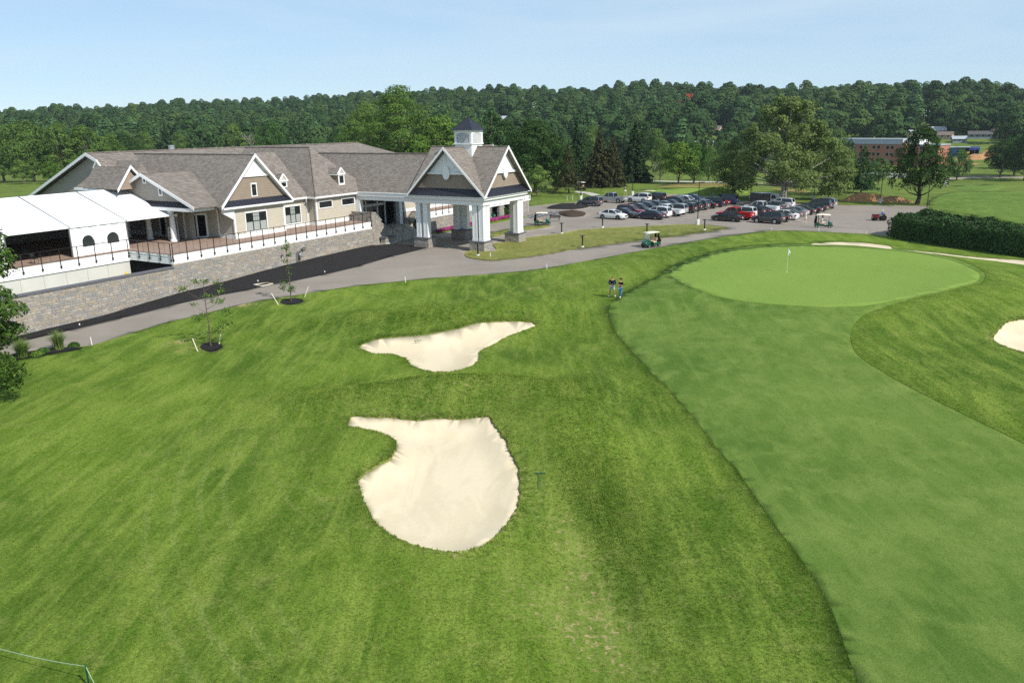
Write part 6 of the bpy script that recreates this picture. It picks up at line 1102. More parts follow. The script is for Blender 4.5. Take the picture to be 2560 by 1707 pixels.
# rope and stake in the near corner
sa, sb_ = (-12.83,20.34), (-21.18,23.74); t = thing('rope_stake', 'dark green stake carrying a thin rope in the near left corner', 'stake', upright(sa)); MB().lathe([(.035, -.2), (.03, .72), (.02, .76)], 6).build('stake', M['cart_green'], t)
za, zb2 = gz(*sa) + .72, gz(*sb_) + .7; mb = MB(); pp = [Vector((sa[0] + (sb_[0] - sa[0]) * f, sa[1] + (sb_[1] - sa[1]) * f, za + (zb2 - za) * f - 1.3 * f * (1 - f))) for f in np.linspace(0, 1, 16)]; mb.path(pp, .012, 4); se = (-11.99,19.57); mb.path([Vector((*sa, za)), Vector((*se, gz(*se)))], .012, 4); tag(part('rope', mb.mesh('rope', plain('rope', (.30, .40, .26), .8))), 'thin pale rope hanging from the stake in the near left corner', 'rope')
# dirt piles
def mound(name, lab, p, rx, ry, h, m, seed, rot=0):
    r = np.random.RandomState(seed); n, k = 22, 9; V = [(0, 0, h)]; F = []
    ph = r.uniform(0, 6, 8)
    for j in range(1, k + 1):
        f = j / k
        for i in range(n):
            a = 2 * math.pi * i / n; w_ = 1 + .16 * math.sin(2 * a + ph[0]) + .10 * math.sin(5 * a + ph[1]) * f; z = h * (math.cos(f * math.pi) * .5 + .5) * (1 + .25 * math.sin(3 * a + ph[2]) * f + .12 * math.sin(7 * a + ph[3])) ; V.append((rx * f * w_ * math.cos(a), ry * f * w_ * math.sin(a), z - .25 * (j == k)))
    for i in range(n): F.append((0, 1 + i, 1 + (i + 1) % n))
    mb = MB(); mb.v = V; mb.f = F; mb.mi = [0] * len(F)
    for j in range(k - 1):
        for i in range(n): mb.f.append((1 + j * n + i, 1 + (j + 1) * n + i, 1 + (j + 1) * n + (i + 1) % n, 1 + j * n + (i + 1) % n)); mb.mi.append(0)
    return tag(part(name, mb.mesh(name, m, 70), None, None, upright(p), rot), lab, 'dirt pile' if m == M['dirt'] else 'mound')
mound('dirt_pile', 'largest red dirt pile at the far edge of the car park', (64.42,147.01), 4.2, 2.6, 1.35, M['dirt'], 1); mound('dirt_pile', 'middle red dirt pile left of the lamp post base', (66.14,145.95), 3.6, 2.4, 1.2, M['dirt'], 2); mound('dirt_pile', 'smallest red dirt pile right of the lamp post base', (68.66,144.01), 3.8, 2.2, 1.0, M['dirt'], 3)
mound('dirt_pile', 'low dirt pile beyond the silver pickup', (27.76,162.67), 6.0, 1.6, .45, M['dirt'], 4); mound('grass_mound', 'dark grassy mound behind the far end of the car rows', (41.93,163.78), 7, 3, 1.5, M['far_grass'], 5)
# painted hatching and patch of new asphalt by the benches
def sheet(name, pts, m, dz): t = [(x, y, gz(x, y) - .02 + dz) for x, y in pts]; mb = MB(); mb.poly(t); o = mb.build(name, m, fix=False); o['kind'] = 'structure'; return o
def strip_sheet(name, a, b, wd, m, dz, n=6):
    a, b = np.array(a), np.array(b); d = (b - a) / np.linalg.norm(b - a); s_ = np.array([-d[1], d[0]]) * wd / 2; mb = MB(); L_ = [a + (b - a) * i / n for i in range(n + 1)]
    for i in range(n): q = [L_[i] - s_, L_[i + 1] - s_, L_[i + 1] + s_, L_[i] + s_]; mb.poly([(x, y, gz(x, y) - .02 + dz) for x, y in q])
    o = mb.build(name, m, fix=False); o['kind'] = 'structure'; return o
strip_sheet('asphalt_patch', (2.17,128.28), (8.24,136.31), 3.2, M['asphalt_new'], .006, 8)
for i in range(9): f = (i + .5) / 9; a, b = np.array((2.17,128.28)), np.array((8.24,136.31)); c_ = a + (b - a) * f; d = (b - a) / np.linalg.norm(b - a); n_ = np.array([-d[1], d[0]]); strip_sheet('painted_stripe', c_ - n_ * 1.5 - d * .8, c_ + n_ * 1.5 + d * .8, .12, M['white'], .011, 2)
for i in range(12):
    for r0, off in ((u0, -2.6), (u0, 2.8)):
        c_ = np.array(WL(37.6, -5.6)) + rd * 2.72 * i; strip_sheet('painted_line', c_ + fd * (off - 2.4), c_ + fd * (off + 2.4), .1, M['white'], .008, 2)
    c_ = np.array(WL(39.7, -17.4)) + rd * 2.72 * i; strip_sheet('painted_line', c_ - fd * 8.2, c_ + fd * 2.2, .1, M['white'], .008, 3)
for i in range(5): c_ = np.array(WL(50 + i * 2.9, 11.0)); strip_sheet('painted_line', c_ - fd * 2.4, c_ + fd * 2.4, .1, M['white'], .008, 2)
# ---------------------------------------------------------------- trees
def cards(r, P0, N, size, asp=.62, jit=.55):
    """bent leaf cards at points P0 facing roughly N"""
    n = len(P0); N = N + r.normal(0, jit, (n, 3)); N /= np.linalg.norm(N, axis=1)[:, None] + 1e-9
    T = np.cross(N, r.normal(0, 1, (n, 3))); T /= np.linalg.norm(T, axis=1)[:, None] + 1e-9; Bv = np.cross(N, T)
    l = (size * r.uniform(.65, 1.35, n))[:, None]; w_ = l * asp
    V = np.stack([P0 - T * l * .5, P0 + Bv * w_ * .5 + N * l * .10, P0 + T * l * .5, P0 - Bv * w_ * .5 + N * l * .10], 1).reshape(-1, 3)
    return V, np.arange(4 * n).reshape(n, 4)
def crown_mesh(name, seed, lobes, n, size, m, holes=.22, asp=.62, shell=.16, low=.35, jit=.42):
    r = np.random.RandomState(seed); lb = np.array(lobes, float); wgt = (lb[:, 3] * lb[:, 4] + lb[:, 4] * lb[:, 5] + lb[:, 3] * lb[:, 5]); wgt /= wgt.sum(); k = r.choice(len(lb), int(n * 1.9), p=wgt)
    d = r.normal(0, 1, (len(k), 3)); d /= np.linalg.norm(d, axis=1)[:, None]; d[:, 2] = np.where((d[:, 2] < -.3) & (r.uniform(size=len(k)) > low), -d[:, 2], d[:, 2])
    rad = 1 - np.abs(r.normal(0, shell, len(k))); c = lb[k, :3]; e = lb[k, 3:]
    bump = 1 + .10 * np.sin(d[:, 0] * 7 + k * 1.7) * np.sin(d[:, 1] * 6 + k) + .08 * np.sin(d[:, 2] * 9 + k * 2.3)
    p = c + d * e * (rad * bump)[:, None]; keep = np.ones(len(k), bool)
    for j in range(len(lb)):                                 # drop leaves buried deep inside another lobe
        q = ((p - lb[j, :3]) / lb[j, 3:]); keep &= ~((np.einsum('ij,ij->i', q, q) < .50) & (k != j))
    fr = r.normal(0, 1.1, (5, 3)) / (lb[:, 3].mean() * .42); ph = r.uniform(0, 6, 5); f = sum(np.sin(p @ fr[i] + ph[i]) for i in range(5)) / 5
    keep &= f > np.quantile(f, holes); p, d = p[keep][:n], d[keep][:n]; cen = np.average(lb[:, :3], axis=0, weights=wgt); d2 = d * .75 + (p - cen) / (np.linalg.norm(p - cen, axis=1)[:, None] + 1e-6) * .35 + np.array([0, 0, .18])
    V, F = cards(r, p, d2, size, asp, jit); return np_mesh(name, V, F, m)
def mk_lobes(seed, h, w_, base, n, top=1.0, vert=.75):
    """lobes for a crown of height h, width w_, starting at base"""
    r = random.Random(seed); L_ = [(0, 0, base + (h - base) * .5, w_ * .30, w_ * .30, (h - base) * .40)]
    for i in range(n):
        f = (i + .5) / n; z = base + (h - base) * (.12 + .76 * f); prof = math.sin(math.pi * min(1, (.16 + .80 * f) ** top)) ** .65; a = i * 2.4 + r.uniform(-.5, .5); q = r.uniform(.13, .21) * w_; R_ = max(0, w_ * .5 * prof - q * .85)
        L_.append((R_ * math.cos(a), R_ * math.sin(a), z, q * r.uniform(.9, 1.25), q * r.uniform(.9, 1.25), q * vert * r.uniform(.8, 1.1)))
    L_.append((r.uniform(-.06, .06) * w_, r.uniform(-.06, .06) * w_, h - w_ * .13, w_ * .17, w_ * .17, w_ * .13)); return L_
def trunk_mesh(seed, h, r0, lobes, m, split=.35):
    r = random.Random(seed); mb = MB(); zt = h * .72; n = 6; pts = [(r.uniform(-.02, .02) * h * (i > 0), r.uniform(-.02, .02) * h * (i > 0), -.25 + (zt + .25) * i / n) for i in range(n + 1)]; mb.path(pts, [r0 * 1.25 if i == 0 else r0 * (1 - .78 * i / n) for i in range(n + 1)], 8)
    for l in lobes[1:]:
        k = min(n - 1, max(1, int(n * (l[2] / zt) * .62))); a = Vector(pts[k]); b = Vector(l[:3]); md = a.lerp(b, .5) + Vector((0, 0, -.04 * h)); q = r0 * (.42 - .25 * k / n); mb.path([a, md, b], [q, q * .6, q * .25], 5)
    return mb.mesh('trunk', m, 60)
PROTO = {}
M['leaf_light'] = leaf('light_leaves', [(.085, .155, .022), (.105, .185, .030), (.13, .21, .04)])
def proto(key, h, w_, base, n, leaf_n, size, m, bark='bark', r0=None, seed=1, holes=.22, top=1.0, vert=.75, shell=.16, asp=.62):
    L_ = mk_lobes(seed, h, w_, base, n, top, vert); PROTO[key] = (crown_mesh('crown', seed, L_, leaf_n, size, M[m], holes, asp, shell), trunk_mesh(seed, h, r0 or h * .022, L_, M[bark]), h)
def conifer(key, h, w_, base, tiers, per, m, seed, droop=.25, size=.42, bark='bark_dark', gap=.0, power=1.0):
    """whorls of drooping sprays round a straight stem"""
    r = np.random.RandomState(seed); PP, NN = [], []; mb = MB(); mb.path([(0, 0, -.2), (0, 0, h * .5), (0, 0, h)], [h * .018, h * .011, .02], 8)
    for t_ in range(tiers):
        f = t_ / (tiers - 1); z = base + (h - base) * f; R_ = w_ * .5 * (1 - f) ** power * (.82 + .3 * r.uniform()) + .15; nb = max(4, int(9 * (1 - f * .55)))
        for b in range(nb):
            if r.uniform() < gap: continue
            a = 2 * math.pi * (b + r.uniform(-.3, .3)) / nb + t_ * .7; L_ = R_ * r.uniform(.75, 1.12); n = max(5, int(per * L_ / w_ * 2)); s_ = r.uniform(.08, 1, n) ** .7; wd = .22 * L_ * (1 - s_ * .6)
            lat = r.normal(0, 1, n) * wd * .5; x = s_ * L_ * math.cos(a) - lat * math.sin(a); y = s_ * L_ * math.sin(a) + lat * math.cos(a); zz = z - droop * L_ * s_ ** 1.6 + r.normal(0, .22, n)
            PP.append(np.c_[x, y, zz]); NN.append(np.c_[np.full(n, math.cos(a) * .5), np.full(n, math.sin(a) * .5), np.full(n, .8)])
            if t_ % 2 == 0: mb.bar((0, 0, z), (L_ * .8 * math.cos(a), L_ * .8 * math.sin(a), z - droop * L_ * .6), .035, 4, .012)
    P_, N_ = np.concatenate(PP), np.concatenate(NN); V, F = cards(r, P_, N_, size, .5, .75); PROTO[key] = (np_mesh('crown', V, F, M[m]), mb.mesh('trunk', M[bark], 60), h)
proto('maple', 15, 13, 2.0, 22, 11000, .42, 'leaf_dark', seed=3, holes=.15, bark='bark_dark'); proto('round', 14, 12, 1.2, 20, 9000, .42, 'leaf', seed=5, holes=.2); proto('oval', 17, 11, 1.5, 22, 9000, .42, 'leaf_mid', seed=8, holes=.22); proto('spread', 13, 14, 1.2, 20, 9000, .42, 'leaf', seed=11, holes=.24)
proto('bright', 10, 9, 1.8, 18, 7500, .36, 'leaf_bright', seed=13, holes=.15); proto('willow', 22, 17, 3, 30, 17000, .42, 'leaf_light', seed=17, holes=.26, vert=.6, shell=.26); proto('small', 5.5, 5.5, .6, 14, 4000, .25, 'leaf_mid', seed=19, vert=.6); proto('dark', 15, 12, 2.2, 24, 12000, .36, 'leaf_dark', seed=23, holes=.22, top=.62, bark='bark_dark', r0=.42)
proto('syc_side', 13, 15, 2.6, 22, 10000, .40, 'leaf_syc', seed=29, holes=.3, shell=.3, bark='bark_dark', r0=.5)
conifer('spruce', 14, 7.5, .8, 30, 90, 'needle', 1, .34, .5); conifer('spruce_brown', 13.5, 9.5, 1.2, 28, 100, 'needle_brown', 2, .40, .5, gap=.05); conifer('pine', 15, 10, 1.6, 17, 150, 'needle_pine', 3, .05, .5, gap=.10, power=.7, bark='bark'); conifer('thin_spruce', 13, 7.5, 2.4, 18, 70, 'needle_brown', 4, .25, .42, gap=.35)
def sycamore():
    h = 21; r = random.Random(4); L_ = []
    for i in range(44):
        f = (i + .5) / 44; z = 3.4 + 16.2 * f; w_ = (13.2 if f < .5 else 13.2 - 9.6 * (f - .5) / .5); a = i * 2.4 + r.uniform(-.4, .4); q = r.uniform(1.7, 2.9) * (1.1 - .35 * f); R_ = max(0, w_ * r.uniform(.72, 1.0) - q * .7); L_.append((R_ * math.cos(a), R_ * math.sin(a), z - .12 * R_, q * 1.1, q * 1.1, q * .8))
    for i in range(10): z = 5 + i * 1.4; L_.append((r.uniform(-2, 2), r.uniform(-2, 2), z, 2.6, 2.6, 2.0))
    cm = crown_mesh('crown', 41, L_, 36000, .42, M['leaf_syc'], .24, .7, .34, .6); mb = MB(); pts = [(0, 0, -.3), (.1, 0, 3), (-.1, .2, 6.5), (.2, -.1, 10.5), (.1, 0, 15), (.2, .1, 19.5)]; mb.path(pts, [.75, .6, .5, .36, .2, .05], 10)
    for l in L_[:44]: k = min(4, max(1, int(l[2] / 21 * 4.6))); a, b = Vector(pts[k]), Vector(l[:3]); mb.path([a, a.lerp(b, .45) + Vector((0, 0, .25)), b, b + (b - a).normalized() * l[3] * .5], [.2 - .025 * k, .12, .07, .025], 6)
    PROTO['sycamore'] = (cm, mb.mesh('trunk', M['bark_pale'], 60), h)
sycamore()
def bare(key, h, seed):
    r = random.Random(seed); mb = MB()
    def grow(a, d, l, q, n):
        b = a + d * l; mb.bar(a, b, q, 5, q * .6)
        if n:
            for _ in range(3): e = (d + Vector((r.uniform(-.7, .7), r.uniform(-.7, .7), r.uniform(-.1, .5)))).normalized(); grow(b, e, l * r.uniform(.55, .75), q * .58, n - 1)
    grow(Vector((0, 0, -.2)), Vector((0, 0, 1)), h * .38, .14, 4); PROTO[key] = (None, mb.mesh('trunk', M['bark_pale'], 60), h)
bare('bare', 10, 3)
def tree(key, label, px, scale, name='broadleaf_tree', group=None, rz=None, sx=1.0, leafm=None):
    c_, t_, h = PROTO[key]; scale = scale / h if scale > 3 else scale; t = thing(name, label, 'tree', (px[0], px[1], gz(*px)), rnd.uniform(0, 6.28) if rz is None else rz, group); t.scale = (scale * sx, scale * sx, scale)
    if c_:
        if leafm:
            if (key, leafm) not in PROTO: q = c_.copy(); q.materials.clear(); q.materials.append(M[leafm]); PROTO[key, leafm] = q
            c_ = PROTO[key, leafm]
        part('crown', c_, t)
    part('trunk', t_, t); return t
tree('sycamore', 'tallest tree behind the parked cars, a pale barked sycamore with open crown', (50.04,147.12),19.50, 'sycamore_tree', rz=.4)
tree('syc_side', 'dark trunked spreading tree left of the tall sycamore', (44.00,158.86),8.98, 'sycamore_tree', rz=1.0); tree('syc_side', 'lower sycamore with drooping boughs right of the tall one', (62.02,159.34),10.97, 'sycamore_tree', rz=2.5)
tree('dark', 'dense dark tree standing alone at the corner behind the hedge', (70.64,139.32),13.07, 'oak_tree', rz=.7); tree('round', 'round dark tree half hidden behind the lone dark tree', (156.79,283.44),10.91, 'oak_tree')
tree('pine', 'loose pine on the course left of the brick building', (71.11,163.19),9.52, 'pine_tree'); tree('round', 'green tree between the pine and the brick building', (102.33,224.14),7.57); tree('oval', 'leafy tree just right of the sycamore, behind the pine', (78.40,192.75),7.72)
tree('maple', 'dark tree at the right edge, rear of the shading pair', (177.06,292.11),13.44, 'oak_tree'); tree('maple', 'dark tree cut by the right edge beyond the far fairway', (176.88,277.91),16.23, 'oak_tree'); tree('spread', 'dark tree at the right edge above the fairway shadows', (186.23,298.84),15.00, 'oak_tree')
tree('maple', 'big dark maple right of the portico gable', (5.57,175.91),15.45, 'maple_tree'); tree('maple', 'dark maple between the big maple and the leaning conifer', (10.59,181.21),11.14, 'maple_tree'); tree('small', 'small yellow green tree on the lawn by the portico gable', (5.60,166.66),6.47, 'ornamental_tree')
tree('small', 'low dark green bush at the foot of the second maple', (10.85,176.75),3.78, 'ornamental_tree', leafm='leaf_dark'); tree('pine', 'tall pine directly right of the cupola', (-4.08,196.96),19.43, 'pine_tree')
tree('thin_spruce', 'thin half bare spruce left of the brown conifers', (12.62,172.19),10.93, 'spruce_tree'); tree('spruce', 'dark spruce behind the thin half bare one', (16.26,196.72),14.81, 'spruce_tree'); tree('spruce_brown', 'left of the two brown tinged spruces', (20.63,186.86),13.22, 'spruce_tree'); tree('spruce_brown', 'right of the two brown tinged spruces', (23.79,186.98),11.55, 'spruce_tree'); tree('spruce', 'tallest dark conifer, standing right of the brown spruces', (30.59,198.86),14.40, 'spruce_tree', sx=1.2)
tree('bright', 'bright green maple standing by the far road', (40.15,191.86),9.94, 'maple_tree'); tree('round', 'green tree just right of the bright maple', (43.88,193.24),9.64); tree('oval', 'slim green tree behind the bright maple on its left', (52.41,281.94),14.44); tree('bare', 'small bare tree by the far road', (35.47,197.58),5.43, 'bare_tree'); tree('oval', 'tree between the bright maple and the spreading dark tree', (69.87,284.94),12.31)
tree('willow', 'tallest light green tree behind the clubhouse roof', (-30.45,225.51),25.97, 'willow_tree', rz=2.0); tree('willow', 'light green tree left behind the breezeway roof, under the tallest one', (-42.09,245.38),21.41, 'willow_tree', rz=4); tree('bright', 'bright yellow green tree between the tallest tree and the cupola', (-19.65,232.39),17.86, 'maple_tree'); tree('bright', 'bright green bushy tree low behind the portico roof ridge', (-24.44,221.35),13.01, 'maple_tree'); tree('bright', 'small yellow green tree left of the tallest light green tree', (-63.09,330.79),16.80, 'maple_tree')
gl = 'trees along the far edge of the left field'
for i, (p, s_, k) in enumerate((((-189.99,289.31),19.94, 'round'), ((-177.54,285.78),19.02, 'oval'), ((-161.87,276.56),20.34, 'spread'), ((-150.05,273.62),19.23, 'oval'), ((-143.91,278.74),18.55, 'round'), ((-140.48,289.62),16.27, 'oval'), ((-162.22,254.45),8.80, 'small'), ((-151.89,253.95),7.69, 'small'), ((-144.25,255.94),7.14, 'bright'), ((-138.01,262.09),9.18, 'small'), ((-134.96,270.83),7.42, 'bright'))):
    tree(k, '%s %s tree along the far edge of the field left of the clubhouse' % (ORD[i], 'tall' if i < 6 else 'low'), p, s_, group=gl, leafm='leaf_mid' if i in (0, 2, 4) else None)
gb = 'trees showing above the clubhouse roofs'
for lab, p, s_, k, n_ in (('dense dark green tree above the left gable', (-160.76,342.62),16.12, 'maple', 'broadleaf_tree'), ('pointed spruce above the left half of the clubhouse ridge', (-145.81,350.08),19.90, 'spruce', 'spruce_tree'), ('bushy tree left of the pointed spruce above the ridge', (-168.89,382.15),16.68, 'oval', 'broadleaf_tree'), ('left pine above the roof vent', (-137.15,356.73),16.76, 'pine', 'pine_tree'), ('right pine above the roof vent', (-127.67,357.16),17.12, 'pine', 'pine_tree'), ('light green tree above the ridge right of the pines', (-125.71,376.27),19.59, 'oval', 'broadleaf_tree'),
                           ('bare branched tree above the bay gable', (-115.28,366.42),16.52, 'bare', 'bare_tree'), ('full green tree above the bay gable, right of the bare one', (-106.95,370.67),20.16, 'round', 'broadleaf_tree'), ('pine above the hip roof', (-93.88,360.14),20.78, 'pine', 'pine_tree'), ('low rounded tree above the hip roof right of the pine', (-86.17,371.28),12.54, 'spread', 'broadleaf_tree'), ('dark tree above the right end of the main roof', (-74.99,361.12),16.44, 'maple', 'broadleaf_tree'), ('green tree above the ridge between spruce and pines', (-167.18,417.20),15.82, 'oval', 'broadleaf_tree'), ('pale tree filling the gap right of the bay gable', (-128.79,425.58),18.11, 'oval', 'broadleaf_tree'), ('tree behind the cupola on its left', (-15.04,269.92),16.63, 'round', 'broadleaf_tree'), ('dark tree behind the portico roof on its right', (-1.27,220.42),16.25, 'maple', 'maple_tree')):
    tree(k, lab, p, s_, n_, gb)
gm = 'trees scattered over the middle distance of the course'
mids = [(29.34,327.97), (37.79,371.63), (48.36,398.75), (54.28,385.07), (60.17,363.25), (74.89,415.76), (84.19,426.89), (89.05,405.67), (94.48,394.87), (99.38,383.58), (113.69,404.68), (110.82,371.12), (126.04,402.81), (66.33,426.49), (56.87,434.22), (25.86,358.07), (25.68,411.75), (18.72,392.77), (139.57,374.86), (140.32,362.28), (136.74,387.99), (126.31,379.40), (140.60,349.47), (140.29,336.14)]
mc = {}
for i, p in enumerate(sorted(mids, key=lambda q: q[0] / q[1])):
    k = ['round', 'pine', 'oval', 'maple', 'spread', 'spruce'][(i * 5) % 6]; mc[k] = mc.get(k, -1) + 1
    tree(k, '%s %s from the left in the middle distance between course and hillside' % (ORD[mc[k]], dict(round='round crowned tree', pine='pine', oval='tall oval tree', maple='dense dark tree', spread='spreading tree', spruce='pointed spruce')[k]), p, rnd.uniform(.8, 1.1), group=gm)
# near tree whose boughs enter at the left edge
M['leaf_near'] = leaf('near_leaves', [(.05, .105, .016), (.065, .125, .02), (.085, .15, .026)], .3)
def near_tree():
    p = (-33.32,47.25); t = thing('maple_tree', 'near maple whose leafy boughs reach in at the left edge', 'tree', upright(p)); r = random.Random(9); L_ = []
    rt_ = Vector((.93, -.36, 0)); bk = Vector((.36, .93, 0))
    for a, b, z, q in ((2.6, .3, 8.2, 1.0), (3.0, 0, 7.3, 1.15), (3.3, -.4, 6.1, .95), (2.2, .6, 6.6, 1.3), (2.7, .2, 5.0, 1.1), (3.6, .1, 4.6, .9), (4.3, .2, 4.5, .75), (2.9, -.5, 3.6, 1.05), (3.3, .5, 3.3, .9), (2.2, 0, 2.9, 1.1), (2.9, .3, 1.0, .95), (2.2, -.2, 1.5, 1.2), (2.5, .2, .3, .8), (1.2, 1.2, 6, 1.8), (0, 0, 8, 2.0), (-1.5, 1, 6, 2.1), (-1, -1.5, 4.5, 2.0), (.8, -1.8, 5.8, 1.7), (.6, .3, 3.6, 1.9)): v = rt_ * a + bk * b; L_.append((v.x, v.y, z * 1.1 + 1.0 + max(0, z - 4.4) * .45, q, q, q * .62))
    part('crown', crown_mesh('crown', 77, L_, 15000, .21, M['leaf_near'], .22, .6, .32, .6), t); part('trunk', trunk_mesh(5, 9, .22, L_, M['bark']), t)
near_tree()
# saplings
def sapling(lab, p, h, spec, seed):
    t = thing('sapling', lab, 'sapling', upright(p)); r = np.random.RandomState(seed); mb = MB(); mb.path([(0, 0, -.1), (.03, .02, h * .3), (-.02, 0, h * .65), (0, 0, h)], [.055, .045, .03, .01], 6); PP, NN = [], []
    for z, a, L_, n, q in spec:
        e = np.array([L_ * math.cos(a), L_ * math.sin(a) * .8, z + L_ * .55]); mb.path([(0, 0, z), tuple(e * .5 + np.array([0, 0, z * .5 - .05])), tuple(e)], [.02, .014, .006], 5); pp = e + r.normal(0, 1, (n, 3)) * np.array([q, q, q * .6]); PP.append(pp); NN.append(pp - e + np.array([0, 0, .3]))
    V, F = cards(r, np.concatenate(PP), np.concatenate(NN), .19, .5); part('crown', np_mesh('crown', V, F, M['leaf_mid']), t); part('trunk', mb.mesh('trunk', M['bark'], 60), t)
sapling('wider sapling with spreading branches in a mulch ring, nearer the bunkers', (-22.88,58.34), 5.3, [(4.9, .5, .2, 34, .17), (4.6, 2.9, .7, 40, .2), (4.3, .2, 1.0, 34, .18), (3.6, .1, 1.2, 48, .22), (3.3, 0.4, .6, 36, .2), (3.5, 3.0, 1.7, 60, .24), (2.9, 6.0, 1.2, 55, .22), (2.6, 2.8, 1.1, 25, .18), (1.9, 6.2, 1.5, 70, .26), (1.4, 2.6, 1.2, 60, .26), (1.0, .2, 1.3, 90, .32), (.9, 3.4, .5, 60, .28), (.8, .9, .7, 80, .3), (3.9, 1.0, .1, 30, .2), (2.3, 3.2, .3, 20, .15)], 1)
sapling('slim upright sapling beside the drive in front of the gas meter', (-20.19,71.49), 5.4, [(5.2, .2, .1, 50, .2), (4.8, 2, .15, 50, .2), (4.2, .5, .15, 46, .2), (3.7, 3, .15, 40, .18), (3.1, .5, .12, 20, .15), (2.5, .2, .1, 18, .14), (1.5, 3.0, .45, 70, .24), (1.2, .1, .2, 50, .2), (.9, 2.8, .7, 60, .25), (.9, .4, .12, 40, .17)], 2)
# ornamental grasses and low plants in the bed
def reed(lab, p, h, w_, n, seed):
    r = np.random.RandomState(seed); V, F = [], []
    for i in range(n):
        a = r.uniform(0, 6.28); L_ = h * r.uniform(.7, 1.15); o = r.uniform(.0, 1) ** .7 * w_; b0 = np.array([r.normal(0, .12), r.normal(0, .12), 0]); dr = np.array([math.cos(a), math.sin(a), 0]); sd_ = np.array([-math.sin(a), math.cos(a), 0]) * .018; k = len(V)
        for j, f in enumerate((0, .4, .75, 1)):
            c_ = b0 + dr * o * f ** 1.8 + np.array([0, 0, L_ * (f - .38 * (o / w_) * f ** 3)]); ww = sd_ * (1 - f * .85); V += [c_ - ww, c_ + ww]
        F += [(k + 2 * j, k + 2 * j + 1, k + 2 * j + 3, k + 2 * j + 2) for j in range(3)]
    return tag(part('ornamental_grass', np_mesh('ornamental_grass', V, F, M['reed']), None, None, upright(p)), lab, 'grass clump', 'ornamental grasses by the drive')
reed('left of the two arching grass clumps in the bed by the drive', (-36.21,56.71), 1.5, 1.15, 620, 1); reed('right of the two arching grass clumps in the bed by the drive', (-34.62,58.71), 1.55, 1.0, 560, 2); reed('smaller grass clump at the left edge below the near maple', (-36.79,54.95), 1.0, .8, 380, 3)
for i, (p, s_) in enumerate((((-35.32,57.77), .45), ((-35.45,57.16), .4), ((-33.91,59.49), .4), ((-36.78,55.80), .5))):
    r = np.random.RandomState(50 + i); d = r.normal(0, 1, (260, 3)); d /= np.linalg.norm(d, axis=1)[:, None]; d[:, 2] = abs(d[:, 2]); V, F = cards(r, d * np.array([s_, s_, s_ * .8]), d, .16, .7); tag(part('low_shrub', np_mesh('low_shrub', V, F, M['leaf_bright'] if i % 2 else M['leaf']), None, None, upright(p)), ['low leafy plant between the two arching grass clumps', 'low leafy plant touching the left grass clump', 'low leafy plant right of the right grass clump', 'low leafy plant left of the left grass clump'][i], 'shrub', 'low plants in the bed by the drive')
# clipped hedge
def hedge():
    a, b = np.array((47.00,99.70)), np.array((57.98,78.93)); d = (b - a) / np.linalg.norm(b - a); n_ = np.array([-d[1], d[0]]); L_ = np.linalg.norm(b - a); r = np.random.RandomState(6); W_, H_ = 7.0, 2.5; N = 46000
    s_ = r.uniform(0, L_, N); q = r.uniform(0, 1, N); per = 2 * H_ + W_; k = q * per; y = np.where(k < H_, 0, np.where(k < H_ + W_, k - H_, W_)); z = np.where(k < H_, k, np.where(k < H_ + W_, H_, per - k)); ny = np.where(k < H_, -1.0, np.where(k < H_ + W_, 0, 1.0)); nz = np.where((k >= H_) & (k < H_ + W_), 1.0, .15)
    rnd_ = .9; cut = np.clip(rnd_ - np.minimum(np.minimum(y, W_ - y), rnd_) , 0, rnd_); z = np.where((k >= H_) & (k < H_ + W_), z - .55 * (cut / rnd_) ** 2, z); lump = .22 * np.sin(s_ * .9 + y) + .16 * np.sin(s_ * 2.3 + z * 2) + .12 * np.sin(y * 2.6 + s_ * .5); z = z + lump * np.where(nz > .5, 1, .2) + r.normal(0, .09, N); y = y + lump * .6 * ny + r.normal(0, .09, N)
    e = np.clip(1.6 - s_, 0, 1.6) / 1.6; y = W_ / 2 + (y - W_ / 2) * (1 - .45 * e ** 2); z = z * (1 - .25 * e ** 2)
    x0 = a[0] + d[0] * s_ + n_[0] * y; y0 = a[1] + d[1] * s_ + n_[1] * y; zz = ground(x0, y0) + z; nn = np.c_[n_[0] * ny - d[0] * e, n_[1] * ny - d[1] * e, nz]
    me = r.uniform(size=1200) * W_, r.uniform(0, H_ * .9, 1200); x1 = a[0] + n_[0] * me[0] + d[0] * r.uniform(0, .5, 1200); y1 = a[1] + n_[1] * me[0] + d[1] * r.uniform(0, .5, 1200)
    PPt = np.r_[np.c_[x0, y0, zz], np.c_[x1, y1, ground(x1, y1) + me[1]]]; nn = np.r_[nn, np.tile((-d[0], -d[1], .2), (1200, 1))]; o = np.array([a[0], a[1], gz(*a)]); V, F = cards(r, PPt - o, nn, .24, .65, .5); t = thing('hedge', 'long thick clipped hedge along the right side of the car park', 'hedge', tuple(o)); part('foliage', np_mesh('foliage', V, F, M['leaf_hedge']), t)
    mb = MB(); c8 = []
    for zz_ in (-.3, H_ - .35):
        for s2, y2 in ((.5, .35), (L_, .35), (L_, W_ - .35), (.5, W_ - .35)): x, y_ = a + d * s2 + n_ * y2; c8.append((x - o[0], y_ - o[1], gz(x, y_) - o[2] + zz_))
    mb.hexa(c8); mb.build('branches', M['bark_dark'], t)
hedge()
